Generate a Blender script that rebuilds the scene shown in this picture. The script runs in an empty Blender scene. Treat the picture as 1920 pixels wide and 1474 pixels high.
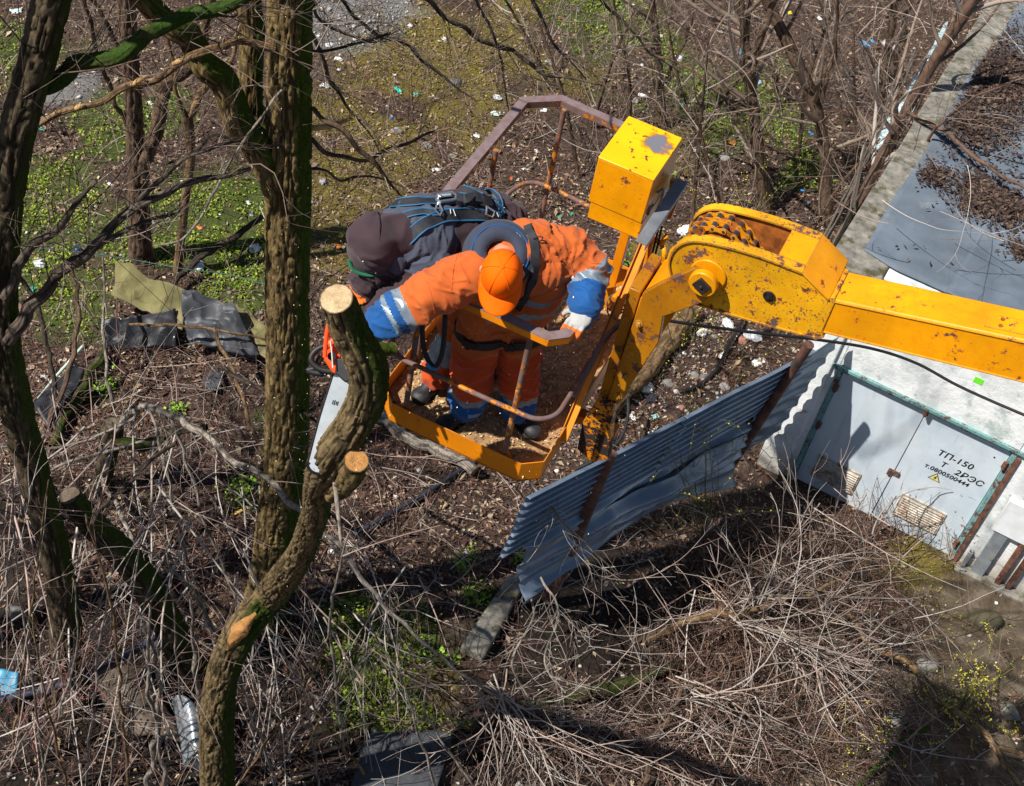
import bpy, math, random
import numpy as np
from mathutils import Vector, Matrix
random.seed(7)
rng = np.random.default_rng(11)
scene = bpy.context.scene
COL = scene.collection
R_ = math.radians

# ------------------------------------------------------------------ camera
F = 2800.0; CX, CY = 960.0, 737.0; H = 13.5          # photo pixels (1920 wide), camera height in metres
_dn = np.array([(400 - CX) / F, -(3250 - CY) / F, -1.0]); _dn /= np.linalg.norm(_dn)
_Z = -_dn; _f = np.array([0, 0, -1.0]); _Y = _f - _f.dot(_Z) * _Z; _Y /= np.linalg.norm(_Y); _X = np.cross(_Y, _Z)
RC = np.array([_X, _Y, _Z])
CAM = np.array([0, 0, H])
cam_data = bpy.data.cameras.new('camera'); cam = bpy.data.objects.new('camera', cam_data); COL.objects.link(cam)
cam_data.sensor_width = 36; cam_data.lens = F / 1920 * 36; cam_data.clip_start = 0.1; cam_data.clip_end = 500
M4 = Matrix.Identity(4)
for i in range(3):
    for j in range(3): M4[i][j] = RC[i, j]
M4.translation = Vector(CAM); cam.matrix_world = M4
scene.camera = cam

# ------------------------------------------------------------------ sky and sun
SUN_EL = R_(52); SUN_V = np.array([-0.86, -0.51])
SUN_V = SUN_V / np.linalg.norm(SUN_V)
sun_dir = np.array([SUN_V[0] * math.cos(SUN_EL), SUN_V[1] * math.cos(SUN_EL), math.sin(SUN_EL)])
w = bpy.data.worlds.new('World'); scene.world = w; w.use_nodes = True
nt = w.node_tree; nt.nodes.clear()
sky = nt.nodes.new('ShaderNodeTexSky'); sky.sky_type = 'NISHITA'; sky.sun_disc = False
sky.sun_elevation = SUN_EL; sky.sun_rotation = math.atan2(SUN_V[0], SUN_V[1]); sky.air_density = 1.0; sky.dust_density = 0.6
bg = nt.nodes.new('ShaderNodeBackground'); bg.inputs[1].default_value = 0.052
wo = nt.nodes.new('ShaderNodeOutputWorld')
nt.links.new(sky.outputs[0], bg.inputs[0]); nt.links.new(bg.outputs[0], wo.inputs[0])
sl = bpy.data.lights.new('sun', 'SUN'); sl.energy = 5.0; sl.angle = R_(0.53); sl.color = (1.0, 0.94, 0.85)
so = bpy.data.objects.new('sun', sl); COL.objects.link(so); so.location = (-20, -10, 30)
so.rotation_euler = Vector(sun_dir).to_track_quat('Z', 'Y').to_euler()
vs = scene.view_settings; scene.display_settings.display_device = 'sRGB'
vs.view_transform = 'Standard'; vs.look = 'None'; vs.gamma = 1; vs.use_curve_mapping = False
vs.exposure = 0.45
try: scene.cycles.max_bounces = 6; scene.cycles.diffuse_bounces = 2; scene.cycles.glossy_bounces = 2; scene.cycles.transmission_bounces = 4; scene.cycles.transparent_max_bounces = 8
except Exception: pass

# ------------------------------------------------------------------ pixel -> place helpers
def ray(px, py): return RC @ np.array([(px - CX) / F, -(py - CY) / F, -1.0])
def W(px, py, d): return CAM + ray(px, py) * d
def G(px, py, z=0.0):
    r = ray(px, py); return CAM + r * ((z - H) / r[2])
def GA(x): return np.array(x, float)
def depth_of(p): return float(-(RC.T @ (np.asarray(p) - CAM))[2])
def unit(v): v = np.asarray(v, float); return v / (np.linalg.norm(v) + 1e-12)
UP = np.array([0, 0, 1.0])

# ------------------------------------------------------------------ numpy noise
def _hash(ix, iy, iz, seed):
    h = (ix * 374761393 + iy * 668265263 + iz * 2147483647 + seed * 974711) & 0xFFFFFFFF
    h = ((h ^ (h >> 13)) * 1274126177) & 0xFFFFFFFF
    h = (h ^ (h >> 16)) & 0xFFFFFFFF
    return h.astype(np.float64) / 4294967295.0
def vnoise(p, seed=0):
    p = np.asarray(p, float); i = np.floor(p).astype(np.int64); f = p - i; f = f * f * (3 - 2 * f)
    out = 0
    for dx in (0, 1):
        wx = f[..., 0] if dx else 1 - f[..., 0]
        for dy in (0, 1):
            wy = f[..., 1] if dy else 1 - f[..., 1]
            for dz in (0, 1):
                wz = f[..., 2] if dz else 1 - f[..., 2]
                out = out + wx * wy * wz * _hash(i[..., 0] + dx, i[..., 1] + dy, i[..., 2] + dz, seed)
    return out * 2 - 1
def fbm(p, oct=4, seed=0):
    p = np.asarray(p, float); a = 1.0; s = 0; t = 0
    for o in range(oct): s = s + a * vnoise(p * 2 ** o + 17.3 * o, seed + o); t += a; a *= 0.5
    return s / t
def ridged(p, oct=3, seed=0):
    p = np.asarray(p, float); a = 1.0; s = 0; t = 0
    for o in range(oct): s = s + a * (1 - np.abs(vnoise(p * 2 ** o + 9.1 * o, seed + o))); t += a; a *= 0.5
    return s / t

# ------------------------------------------------------------------ objects
def tag(o, label=None, cat=None, group=None, kind=None):
    if label: o['label'] = label
    if cat: o['category'] = cat
    if group: o['group'] = group
    if kind: o['kind'] = kind
    return o
def thing(name, label, cat, loc=(0, 0, 0), group=None):
    o = bpy.data.objects.new(name, None); COL.objects.link(o); o.location = Vector([float(x) for x in loc])
    o.empty_display_size = 0.1
    return tag(o, label, cat, group)
def root_loc(o):
    while o.parent: o = o.parent
    return np.array(o.location)
def _mesh(name, V, Fc):
    me = bpy.data.meshes.new(name); V = np.asarray(V, np.float32)
    if isinstance(Fc, np.ndarray):
        n, k = Fc.shape
        me.vertices.add(len(V)); me.vertices.foreach_set('co', V.ravel())
        me.loops.add(n * k); me.loops.foreach_set('vertex_index', Fc.astype(np.int32).ravel())
        me.polygons.add(n); me.polygons.foreach_set('loop_start', np.arange(0, n * k, k, dtype=np.int32))
        me.update(calc_edges=True)
    else:
        me.from_pydata(V.tolist(), [], Fc); me.update()
    return me
def mk(name, VF, mat, parent=None, smooth=True, sharp=35, bevel=0, col=None, mi=None, loc=None, kind=None, label=None, bseg=2, attrs=None):
    V, Fc = VF; V = np.asarray(V, float)
    off = root_loc(parent) if parent is not None else (np.asarray(loc, float) if loc is not None else np.array([*(V.min(0) + V.max(0))[:2] / 2, V[:, 2].min()]))
    me = _mesh(name, V - off, Fc)
    for m in (mat if isinstance(mat, (list, tuple)) else [mat]): me.materials.append(m)
    if mi is not None: me.polygons.foreach_set('material_index', np.asarray(mi, np.int32))
    if col is not None:
        a = me.color_attributes.new('Col', 'FLOAT_COLOR', 'POINT'); c = np.ones((len(V), 4), np.float32); c[:, :3] = col; a.data.foreach_set('color', c.ravel())
    for k, v in (attrs or {}).items():
        a = me.attributes.new(k, 'FLOAT', 'POINT'); a.data.foreach_set('value', np.asarray(v, np.float32))
    if smooth:
        me.polygons.foreach_set('use_smooth', np.ones(len(me.polygons), bool))
        if sharp: me.set_sharp_from_angle(angle=R_(sharp))
    o = bpy.data.objects.new(name, me); COL.objects.link(o)
    if parent is not None: o.parent = parent
    else: o.location = Vector(off.tolist())
    if bevel:
        b = o.modifiers.new('bevel', 'BEVEL'); b.width = bevel; b.segments = bseg; b.limit_method = 'ANGLE'; b.angle_limit = R_(40)
    if kind: o['kind'] = kind
    if label: o['label'] = label
    return o
def cat_(lst):
    V = []; Fs = []; n = 0
    for v, f in lst:
        v = np.asarray(v, float); V.append(v)
        Fs += [[int(i) + n for i in q] for q in f]; n += len(v)
    return np.vstack(V), Fs
CUBE = [[0, 3, 2, 1], [4, 5, 6, 7], [0, 1, 5, 4], [1, 2, 6, 5], [2, 3, 7, 6], [3, 0, 4, 7]]
def box8(p): return np.array(p, float), [list(f) for f in CUBE]           # 4 bottom ccw, 4 top ccw
def box(c, e1, e2, e3):                                                     # centre and three half vectors
    c, e1, e2, e3 = map(GA, (c, e1, e2, e3))
    return box8([c - e1 - e2 - e3, c + e1 - e2 - e3, c + e1 + e2 - e3, c - e1 + e2 - e3, c - e1 - e2 + e3, c + e1 - e2 + e3, c + e1 + e2 + e3, c - e1 + e2 + e3])
def beam(a, b, wd, ht, up=UP):
    a, b = GA(a), GA(b); t = unit(b - a); s = unit(np.cross(t, up)); u = np.cross(s, t)
    return box((a + b) / 2, (b - a) / 2, s * wd / 2, u * ht / 2)
def prism(poly, ext):                                                       # list of 3d points, extrusion vector
    P = np.array(poly, float); n = len(P); V = np.vstack([P, P + GA(ext)])
    nrm = sum(np.cross(P[i] - P[0], P[(i + 1) % n] - P[0]) for i in range(n))
    Fs = [list(range(n))[::-1], list(range(n, 2 * n))] + [[i, (i + 1) % n, n + (i + 1) % n, n + i] for i in range(n)]
    if np.dot(nrm, GA(ext)) < 0: Fs = [f[::-1] for f in Fs]
    return V, Fs
def frames(P):
    P = np.asarray(P, float); T = np.gradient(P, axis=0); T /= np.linalg.norm(T, axis=1)[:, None] + 1e-12
    r = UP if abs(T[0][2]) < 0.8 else np.array([1.0, 0, 0])
    n = unit(np.cross(T[0], r)); N = [n]
    for i in range(1, len(P)):
        n = N[-1] - T[i] * np.dot(N[-1], T[i]); n = unit(n); N.append(n)
    N = np.array(N); return T, N, np.cross(T, N)
def tube(P, r, sides=8, caps=True, closed=False):
    P = np.asarray(P, float); n = len(P); r = np.full(n, r, float) if np.isscalar(r) else np.asarray(r, float)
    T, N, B = frames(P)
    if closed:
        T = np.roll(P, -1, 0) - np.roll(P, 1, 0); T /= np.linalg.norm(T, axis=1)[:, None]
        ref = unit(sum(np.cross(P[i] - P.mean(0), P[(i + 1) % n] - P.mean(0)) for i in range(n)))
        N = np.cross(T, ref); N /= np.linalg.norm(N, axis=1)[:, None]; B = np.cross(T, N)
    a = np.arange(sides) * 2 * math.pi / sides
    V = (P[:, None, :] + r[:, None, None] * (N[:, None, :] * np.cos(a)[None, :, None] + B[:, None, :] * np.sin(a)[None, :, None])).reshape(-1, 3)
    Fs = []
    for i in range(n if closed else n - 1):
        j = (i + 1) % n
        for k in range(sides):
            l = (k + 1) % sides; Fs.append([i * sides + k, i * sides + l, j * sides + l, j * sides + k])
    if caps and not closed:
        Fs.append(list(range(sides))[::-1]); Fs.append([(n - 1) * sides + k for k in range(sides)])
    return V, Fs
def cyl(a, b, r, sides=16, r2=None): return tube([a, b], [r, r if r2 is None else r2], sides)
def spline(P, n):
    P = np.asarray(P, float)
    Q = np.vstack([2 * P[0] - P[1], P, 2 * P[-1] - P[-2]])
    s = np.linspace(0, len(P) - 1 - 1e-9, n); i = s.astype(int); t = (s - i)[:, None]
    p0, p1, p2, p3 = Q[i], Q[i + 1], Q[i + 2], Q[i + 3]
    return 0.5 * (2 * p1 + (p2 - p0) * t + (2 * p0 - 5 * p1 + 4 * p2 - p3) * t * t + (3 * p1 - p0 - 3 * p2 + p3) * t ** 3)
def ellipsoid(c, e1, e2, e3, nu=20, nv=12):
    c, e1, e2, e3 = map(GA, (c, e1, e2, e3)); V = [c - e3]; Fs = []
    for j in range(1, nv):
        th = -math.pi / 2 + math.pi * j / nv
        for i in range(nu):
            ph = 2 * math.pi * i / nu; V.append(c + e3 * math.sin(th) + math.cos(th) * (e1 * math.cos(ph) + e2 * math.sin(ph)))
    V.append(c + e3)
    for i in range(nu):
        k = (i + 1) % nu; Fs.append([0, 1 + k, 1 + i])
        for j in range(nv - 2): Fs.append([1 + j * nu + i, 1 + j * nu + k, 1 + (j + 1) * nu + k, 1 + (j + 1) * nu + i])
        Fs.append([1 + (nv - 2) * nu + i, 1 + (nv - 2) * nu + k, len(V) - 1])
    return np.array(V), Fs
def capsule(a, b, ra, rb, nu=20):
    a, b = GA(a), GA(b); t = unit(b - a); P = []; r = []
    for k in range(5): th = -math.pi / 2 + (math.pi / 2) * k / 5; P.append(a + t * ra * math.sin(th)); r.append(max(ra * math.cos(th), 1e-3))
    for k in range(6): P.append(a + (b - a) * k / 5); r.append(ra + (rb - ra) * k / 5)
    for k in range(1, 6): th = (math.pi / 2) * k / 5; P.append(b + t * rb * math.sin(th)); r.append(max(rb * math.cos(th), 1e-3))
    P = np.array(P); n = unit(np.cross(t, UP if abs(t[2]) < 0.9 else np.array([1.0, 0, 0]))); bb = np.cross(t, n)
    an = np.arange(nu) * 2 * math.pi / nu; r = np.array(r)
    V = (P[:, None] + r[:, None, None] * (n * np.cos(an)[None, :, None] + bb * np.sin(an)[None, :, None])).reshape(-1, 3)
    Fs = [[i * nu + k, i * nu + (k + 1) % nu, (i + 1) * nu + (k + 1) % nu, (i + 1) * nu + k] for i in range(len(P) - 1) for k in range(nu)]
    Fs += [list(range(nu))[::-1], [(len(P) - 1) * nu + k for k in range(nu)]]
    return V, Fs
def tubes_np(polys, r0, r1, sides=4):
    """many thin tubes at once: polys N,K,3; r0,r1 arrays N."""
    polys = np.asarray(polys, float); N, K, _ = polys.shape
    T = np.gradient(polys, axis=1); T /= np.linalg.norm(T, axis=2, keepdims=True) + 1e-12
    d = polys[:, -1] - polys[:, 0]; d /= np.linalg.norm(d, axis=1, keepdims=True) + 1e-12
    ref = np.where(np.abs(d[:, 2:3]) > 0.75, np.array([[1.0, 0.13, 0]]), np.array([[0.0, 0.1, 1.0]]))[:, None, :]
    n1 = np.cross(T, ref); n1 /= np.linalg.norm(n1, axis=2, keepdims=True) + 1e-12; n2 = np.cross(T, n1)
    s = np.linspace(0, 1, K)[None, :]; r = np.asarray(r0)[:, None] * (1 - s) + np.asarray(r1)[:, None] * s
    a = np.arange(sides) * 2 * math.pi / sides
    V = polys[:, :, None, :] + r[:, :, None, None] * (n1[:, :, None, :] * np.cos(a)[:, None] + n2[:, :, None, :] * np.sin(a)[:, None])
    base = (np.arange(N) * K * sides)[:, None, None]; kk = (np.arange(K - 1) * sides)[None, :, None]; ss = np.arange(sides)[None, None, :]; s2 = (ss + 1) % sides
    Fc = np.stack([base + kk + ss, base + kk + s2, base + kk + sides + s2, base + kk + sides + ss], -1).reshape(-1, 4)
    return V.reshape(-1, 3), Fc
def rep(c, polys, sides): return np.repeat(np.asarray(c, float), polys.shape[1] * sides, axis=0)
def shoots(start, dirs, length, K=7, jit=0.18, bend=(0, 0, 0), seed=None):
    r = rng if seed is None else np.random.default_rng(seed)
    start = np.asarray(start, float); N = len(start); d = np.asarray(dirs, float); d = d / (np.linalg.norm(d, axis=1, keepdims=True) + 1e-9)
    length = np.broadcast_to(np.asarray(length, float), (N,)); P = [start]; st = (length / (K - 1))[:, None]
    drift = r.normal(0, jit * 0.6, (N, 3))
    for k in range(K - 1):
        d = d + r.normal(0, jit, (N, 3)) * 0.22 + drift * 0.95 + np.asarray(bend) / (K - 1); d /= np.linalg.norm(d, axis=1, keepdims=True)
        P.append(P[-1] + d * st)
    return np.stack(P, 1)
def branch_off(polys, m, lf=(0.3, 0.6), ang=0.8, tmin=0.25, lengths=None, K=6, jit=0.2, bend=(0, 0, 0)):
    """m side shoots per parent polyline."""
    N, K0, _ = polys.shape; idx = np.repeat(np.arange(N), m); t = rng.uniform(tmin, 0.98, len(idx)) * (K0 - 1); i = np.minimum(t.astype(int), K0 - 2); f = (t - i)[:, None]
    p = polys[idx, i] * (1 - f) + polys[idx, i + 1] * f; d = polys[idx, i + 1] - polys[idx, i]; d /= np.linalg.norm(d, axis=1, keepdims=True) + 1e-9
    rd = rng.normal(0, 1, (len(idx), 3)); rd -= d * (rd * d).sum(1, keepdims=True); rd /= np.linalg.norm(rd, axis=1, keepdims=True)
    a = ang * rng.uniform(0.6, 1.3, len(idx))[:, None]
    L = np.linalg.norm(np.diff(polys, axis=1), axis=2).sum(1)[idx] * rng.uniform(lf[0], lf[1], len(idx))
    return shoots(p, d * np.cos(a) + rd * np.sin(a), L, K, jit, bend), idx

# ------------------------------------------------------------------ materials
class NT:
    def __init__(s, name):
        s.m = bpy.data.materials.new(name); s.m.use_nodes = True; s.t = s.m.node_tree; s.t.nodes.clear()
        s.o = s.t.nodes.new('ShaderNodeOutputMaterial'); s.b = s.t.nodes.new('ShaderNodeBsdfPrincipled'); s.l(s.b.outputs[0], s.o.inputs[0])
        s.tc = s.t.nodes.new('ShaderNodeTexCoord')
    def l(s, a, b): s.t.links.new(a, b)
    def coord(s, scale=(1, 1, 1)):
        mp = s.t.nodes.new('ShaderNodeMapping'); mp.inputs['Scale'].default_value = scale; s.l(s.tc.outputs['Object'], mp.inputs[0]); return mp.outputs[0]
    def noise(s, scale, detail=4, rough=0.55, vec=None, dist=0):
        n = s.t.nodes.new('ShaderNodeTexNoise'); n.inputs['Scale'].default_value = scale; n.inputs['Detail'].default_value = detail; n.inputs['Roughness'].default_value = rough; n.inputs['Distortion'].default_value = dist
        s.l(vec if vec is not None else s.tc.outputs['Object'], n.inputs['Vector']); return n.outputs[0]
    def voro(s, scale, vec=None, feature='F1'):
        n = s.t.nodes.new('ShaderNodeTexVoronoi'); n.inputs['Scale'].default_value = scale; n.feature = feature
        s.l(vec if vec is not None else s.tc.outputs['Object'], n.inputs['Vector']); return n
    def ramp(s, fac, stops, interp='LINEAR'):
        n = s.t.nodes.new('ShaderNodeValToRGB'); cr = n.color_ramp; cr.interpolation = interp
        while len(cr.elements) < len(stops): cr.elements.new(0.5)
        for e, (p, c) in zip(cr.elements, stops): e.position = p; e.color = (c, c, c, 1) if np.isscalar(c) else (*c, 1)
        s.l(fac, n.inputs[0]); return n.outputs[0]
    def mix(s, fac, a, b, mode='MIX'):
        n = s.t.nodes.new('ShaderNodeMix'); n.data_type = 'RGBA'; n.blend_type = mode
        for sock, v in ((n.inputs[0], fac), (n.inputs[6], a), (n.inputs[7], b)):
            if isinstance(v, (int, float)): sock.default_value = v
            elif isinstance(v, (tuple, list)): sock.default_value = (*v, 1)
            else: s.l(v, sock)
        return n.outputs[2]
    def math(s, op, a, b=0.0):
        n = s.t.nodes.new('ShaderNodeMath'); n.operation = op
        for sock, v in ((n.inputs[0], a), (n.inputs[1], b)):
            if isinstance(v, (int, float)): sock.default_value = v
            else: s.l(v, sock)
        return n.outputs[0]
    def attr(s, name, out='Color'):
        n = s.t.nodes.new('ShaderNodeAttribute'); n.attribute_name = name; return n.outputs[out]
    def bump(s, h, strength=0.3, dist=0.01):
        n = s.t.nodes.new('ShaderNodeBump'); n.inputs['Strength'].default_value = strength; n.inputs['Distance'].default_value = dist; s.l(h, n.inputs['Height']); s.l(n.outputs[0], s.b.inputs['Normal'])
    def set(s, col=None, rough=None, metal=None, spec=None):
        for k, v in (('Base Color', col), ('Roughness', rough), ('Metallic', metal), ('Specular IOR Level', spec)):
            if v is None: continue
            if isinstance(v, (int, float)): s.b.inputs[k].default_value = v
            elif isinstance(v, (tuple, list)): s.b.inputs[k].default_value = (*v, 1)
            else: s.l(v, s.b.inputs[k])
        return s.m
def simple(name, col, rough=0.7, metal=0.0, var=0.3, scale=8, bump=0.0, bscale=60, spec=0.4, dirt=None, dirt_amt=0.5):
    n = NT(name); c = np.array(col)
    r = n.ramp(n.noise(scale, 5), [(0.3, tuple(c * (1 - var))), (0.7, tuple(np.minimum(c * (1 + var), 1)))])
    if dirt is not None: r = n.mix(n.ramp(n.noise(scale * 0.6, 6, 0.65), [(1 - dirt_amt, 0.0), (1 - dirt_amt + 0.12, 1.0)]), r, dirt)
    if bump: n.bump(n.noise(bscale, 4), bump, 0.004)
    return n.set(r, rough, metal, spec)
def paint(name, col, chips=0.36, rust=(0.13, 0.045, 0.018), bare=(0.10, 0.075, 0.07), scale=9.0, grime=0.25, rough=0.42):
    n = NT(name); c = np.array(col)
    base = n.ramp(n.noise(3.0, 4), [(0.3, tuple(c * (1 - grime))), (0.65, tuple(c))])
    base = n.mix(n.ramp(n.noise(1.3 * scale, 6, 0.7), [(0.46, 0.0), (0.62, 0.35)]), base, tuple(c * np.array([0.8, 0.62, 0.6])))
    big = n.noise(scale, 8, 0.68); small = n.noise(scale * 6.5, 5, 0.62)
    m1 = n.ramp(big, [(chips, 1.0), (chips + 0.012, 0.0)]); m2 = n.ramp(n.math('ADD', n.math('MULTIPLY', small, 0.75), n.math('MULTIPLY', big, 0.25)), [(chips + 0.012, 1.0), (chips + 0.022, 0.0)])
    halo = n.ramp(big, [(chips, 0.8), (chips + 0.05, 0.0)])
    base = n.mix(halo, base, tuple(c * np.array([0.75, 0.4, 0.5])))
    bv = n.t.nodes.new('ShaderNodeBevel'); bv.samples = 3; bv.inputs[0].default_value = 0.010; ge = n.t.nodes.new('ShaderNodeNewGeometry'); dt = n.t.nodes.new('ShaderNodeVectorMath'); dt.operation = 'DOT_PRODUCT'; n.l(bv.outputs[0], dt.inputs[0]); n.l(ge.outputs['Normal'], dt.inputs[1])
    ed = n.math('ADD', n.math('SUBTRACT', 1.0, dt.outputs['Value']), n.math('MULTIPLY', n.math('SUBTRACT', n.noise(28, 6, 0.7), 0.5), 0.75)); m3 = n.ramp(ed, [(0.20, 0.0), (0.24, 1.0)])
    streak = n.ramp(n.noise(9, 6, 0.7, n.coord((1, 1, 0.16))), [(0.55, 0.0), (0.75, 0.45)]); base = n.mix(streak, base, tuple(c * np.array([0.55, 0.42, 0.6])))
    met = n.ramp(n.noise(22, 4), [(0.4, rust), (0.6, bare)])
    msk = n.math('MAXIMUM', n.math('MAXIMUM', m1, m2), m3); colr = n.mix(msk, base, met)
    n.bump(n.math('SUBTRACT', n.math('MULTIPLY', n.noise(30, 3), 0.25), msk), 0.35, 0.003)
    return n.set(colr, n.ramp(msk, [(0, rough), (1, 0.8)]), 0.0, 0.4)
def vcol(name, rough=0.85, spec=0.2, bump=0.0, bscale=150, trans=0.0):
    n = NT(name); c = n.attr('Col')
    if bump: n.bump(n.noise(bscale, 3), bump, 0.003)
    if trans: n.b.inputs['Transmission Weight'].default_value = 0
    return n.set(c, rough, 0.0, spec)
def bark(name, dark, light, moss=None, moss_amt=0.5, scale=1.0, moss_dir=None):
    n = NT(name); v = n.coord((1, 1, 0.28))
    ng = n.noise(34 * scale, 5, 0.65, v); vo = n.voro(26 * scale, v).outputs[0]
    c = n.ramp(ng, [(0.28, dark), (0.5, tuple((np.array(dark) + np.array(light)) / 2)), (0.75, light)])
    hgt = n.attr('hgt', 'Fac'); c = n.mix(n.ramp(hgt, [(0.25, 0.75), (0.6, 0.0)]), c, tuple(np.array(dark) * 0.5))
    if moss is not None:
        mv = n.attr('moss', 'Fac'); mm = n.ramp(n.math('ADD', n.math('MULTIPLY', n.noise(7, 6, 0.7), 0.75), mv), [(0.95 - moss_amt, 0.0), (1.15 - moss_amt, 1.0)])
        mc = n.ramp(n.noise(60, 4), [(0.3, tuple(np.array(moss) * 0.45)), (0.7, moss)]); c = n.mix(mm, c, mc)
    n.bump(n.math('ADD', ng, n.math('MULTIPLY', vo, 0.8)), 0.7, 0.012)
    return n.set(c, 0.9, 0.0, 0.15)
# ------------------------------------------------------------------ ground
KC = np.array([3.15, 12.18, 0.0]); KA = np.array([0.9434, -0.3315, 0.0]); KB = np.array([0.3315, 0.9434, 0.0])   # kiosk corner and axes
def KP(s, t, z): return KC + KA * s + KB * t + UP * z
# patches of ground cover and of painted shade: photo pixel, radius in metres, kind
GREEN = [(110, 440, 0.9), (60, 400, 0.7), (200, 440, 0.6), (390, 400, 0.9), (440, 460, 0.7), (330, 440, 0.6), (470, 520, 0.5), (150, 560, 0.5), (70, 330, 0.6), (60, 90, 0.7), (210, 210, 0.5), (210, 260, 0.4), (430, 560, .5), (300, 220, .5),
         (1130, 60, 1.1), (1150, 20, 1.0), (1280, 150, 0.9), (1270, 100, .6), (1430, 190, 0.9), (1480, 240, 0.7), (1330, 200, 0.6), (1500, 330, 0.5), (1240, 320, 0.4), (720, 1270, 0.75), (690, 1210, 0.5), (760, 1330, 0.55), (660, 1330, 0.35), (640, 1190, .3), (900, 1120, 0.25), (450, 915, 0.25), (190, 725, 0.22), (500, 790, 0.15), (880, 1050, 0.2), (1370, 270, .5)]
MOSS = [(790, 40, 1.0), (640, 220, 0.8), (770, 130, 0.9), (850, 90, .8), (730, 60, .7), (620, 380, 0.7), (620, 300, .7), (610, 460, 0.5), (950, 60, 0.9), (1000, 120, 0.7), (860, 210, .7), (760, 260, .6), (900, 170, .6), (1250, 270, 0.5), (740, 1320, 0.4), (800, 1310, 0.35), (1750, 1050, 0.45), (1700, 1070, .35), (1230, 470, .3), (1780, 1180, .4), (700, 330, .5), (1090, 140, .6)]
ASPH = [(635, 15, 0.95), (605, 25, .8), (690, -10, 0.6), (120, 150, .4)]
BARE = [(1830, 1250, 1.3), (1900, 1150, 1.0), (1700, 1400, 1.4), (1550, 1440, 1.0), (1880, 1420, 1.4), (1850, 1100, 0.7), (800, 1420, 0.6), (900, 1190, .3)]
SHADE_TINT = [(150, 1420, 2.0), (60, 1280, 1.6), (300, 1180, .8), (60, 1000, .7), (250, 1300, 1.2), (1080, 1180, 1.1), (1150, 1130, .9), (1000, 1250, .9), (1180, 1260, .9), (350, 1400, 1.4), (1000, 1420, 1.2), (600, 1420, .6)]  # spots where deep shade is painted into the soil colour
def mask(x, y, spots, z=0.0, seed=5):
    p = np.stack([x, y, np.zeros_like(x)], -1); n = fbm(p * 1.6, 4, seed) * 0.75; m = np.zeros_like(x)
    for px, py, r in spots:
        c = G(px, py); d = np.hypot(x - c[0], (y - c[1]) * 0.8) / r; m = np.maximum(m, np.clip((1.05 - d + n * 1.35) * 2.2, 0, 1))
    return m
def hz(x, y):
    x = np.asarray(x, float); y = np.asarray(y, float); p = np.stack([x, y, np.zeros_like(x)], -1)
    h = 0.10 * fbm(p * 0.55, 4, 3) + 0.02 * fbm(p * 4, 3, 8)
    s = (x - KC[0]) * KA[0] + (y - KC[1]) * KA[1]; t = (x - KC[0]) * KB[0] + (y - KC[1]) * KB[1]
    near = np.clip(1.6 - np.maximum(-s - 0.2, 0) - np.maximum(-t - 0.3, 0), 0, 1)
    return h * (1 - near) - 0.01
def lines(lo, a, b, hi, st):
    mid = np.arange(a, b, st); pre = a - np.geomspace(st, a - lo, 18)[::-1]; post = b + np.geomspace(st, hi - b, 18); return np.concatenate([pre, mid, post])
gx = lines(-60, -10.5, 9, 60, 0.075); gy = lines(-30, 5.2, 27, 120, 0.085)
GX, GY = np.meshgrid(gx, gy); GZ = hz(GX, GY)
nx, ny = len(gx), len(gy); ii = (np.arange(ny - 1)[:, None] * nx + np.arange(nx - 1)[None, :])
GF = np.stack([ii, ii + 1, ii + nx + 1, ii + nx], -1).reshape(-1, 4)
m_ = NT('soil')
lv = m_.noise(26, 6, 0.7); big = m_.noise(1.1, 5)
c = m_.ramp(lv, [(0.30, (0.018, 0.012, 0.010)), (0.48, (0.050, 0.033, 0.026)), (0.62, (0.115, 0.08, 0.057)), (0.74, (0.24, 0.19, 0.135))])
c = m_.mix(m_.ramp(big, [(0.4, 0.0), (0.65, 0.55)]), c, (0.07, 0.045, 0.04))
c = m_.mix(m_.math('MULTIPLY', m_.attr('moss', 'Fac'), 0.8), c, m_.ramp(m_.noise(40, 5, 0.7), [(0.3, (0.06, 0.048, 0.014)), (0.7, (0.25, 0.20, 0.04))]))
c = m_.mix(m_.math('MULTIPLY', m_.attr('green', 'Fac'), 0.6), c, m_.ramp(m_.noise(30, 5, 0.7), [(0.3, (0.02, 0.035, 0.006)), (0.7, (0.09, 0.16, 0.015))]))
c = m_.mix(m_.attr('asph', 'Fac'), c, m_.ramp(m_.noise(35, 5, 0.7), [(0.3, (0.10, 0.10, 0.10)), (0.7, (0.23, 0.23, 0.23))]))
c = m_.mix(m_.attr('bare', 'Fac'), c, m_.ramp(m_.noise(3, 8, 0.68), [(0.3, (0.035, 0.027, 0.018)), (0.52, (0.105, 0.08, 0.055)), (0.66, (0.17, 0.145, 0.115)), (0.78, (0.30, 0.28, 0.25))]))
c = m_.mix(m_.math('MULTIPLY', m_.attr('shade_tint', 'Fac'), 0.9), c, m_.ramp(m_.noise(20, 5, 0.7), [(0.3, (0.008, 0.007, 0.006)), (0.7, (0.030, 0.024, 0.020))]))  # soil tinted near black as painted shade
m_.bump(m_.math('ADD', lv, m_.noise(9, 4)), 0.7, 0.03); SOIL = m_.set(c, 0.95, 0, 0.15)
fx, fy = GX.ravel(), GY.ravel()
mk('ground', (np.stack([fx, fy, GZ.ravel()], -1), GF), SOIL, sharp=0, kind='structure', loc=(0, 0, 0),
   attrs=dict(green=mask(fx, fy, GREEN), moss=mask(fx, fy, MOSS, seed=9), asph=mask(fx, fy, ASPH, seed=15), bare=mask(fx, fy, BARE, seed=25), shade_tint=mask(fx, fy, SHADE_TINT, seed=35)))

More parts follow.
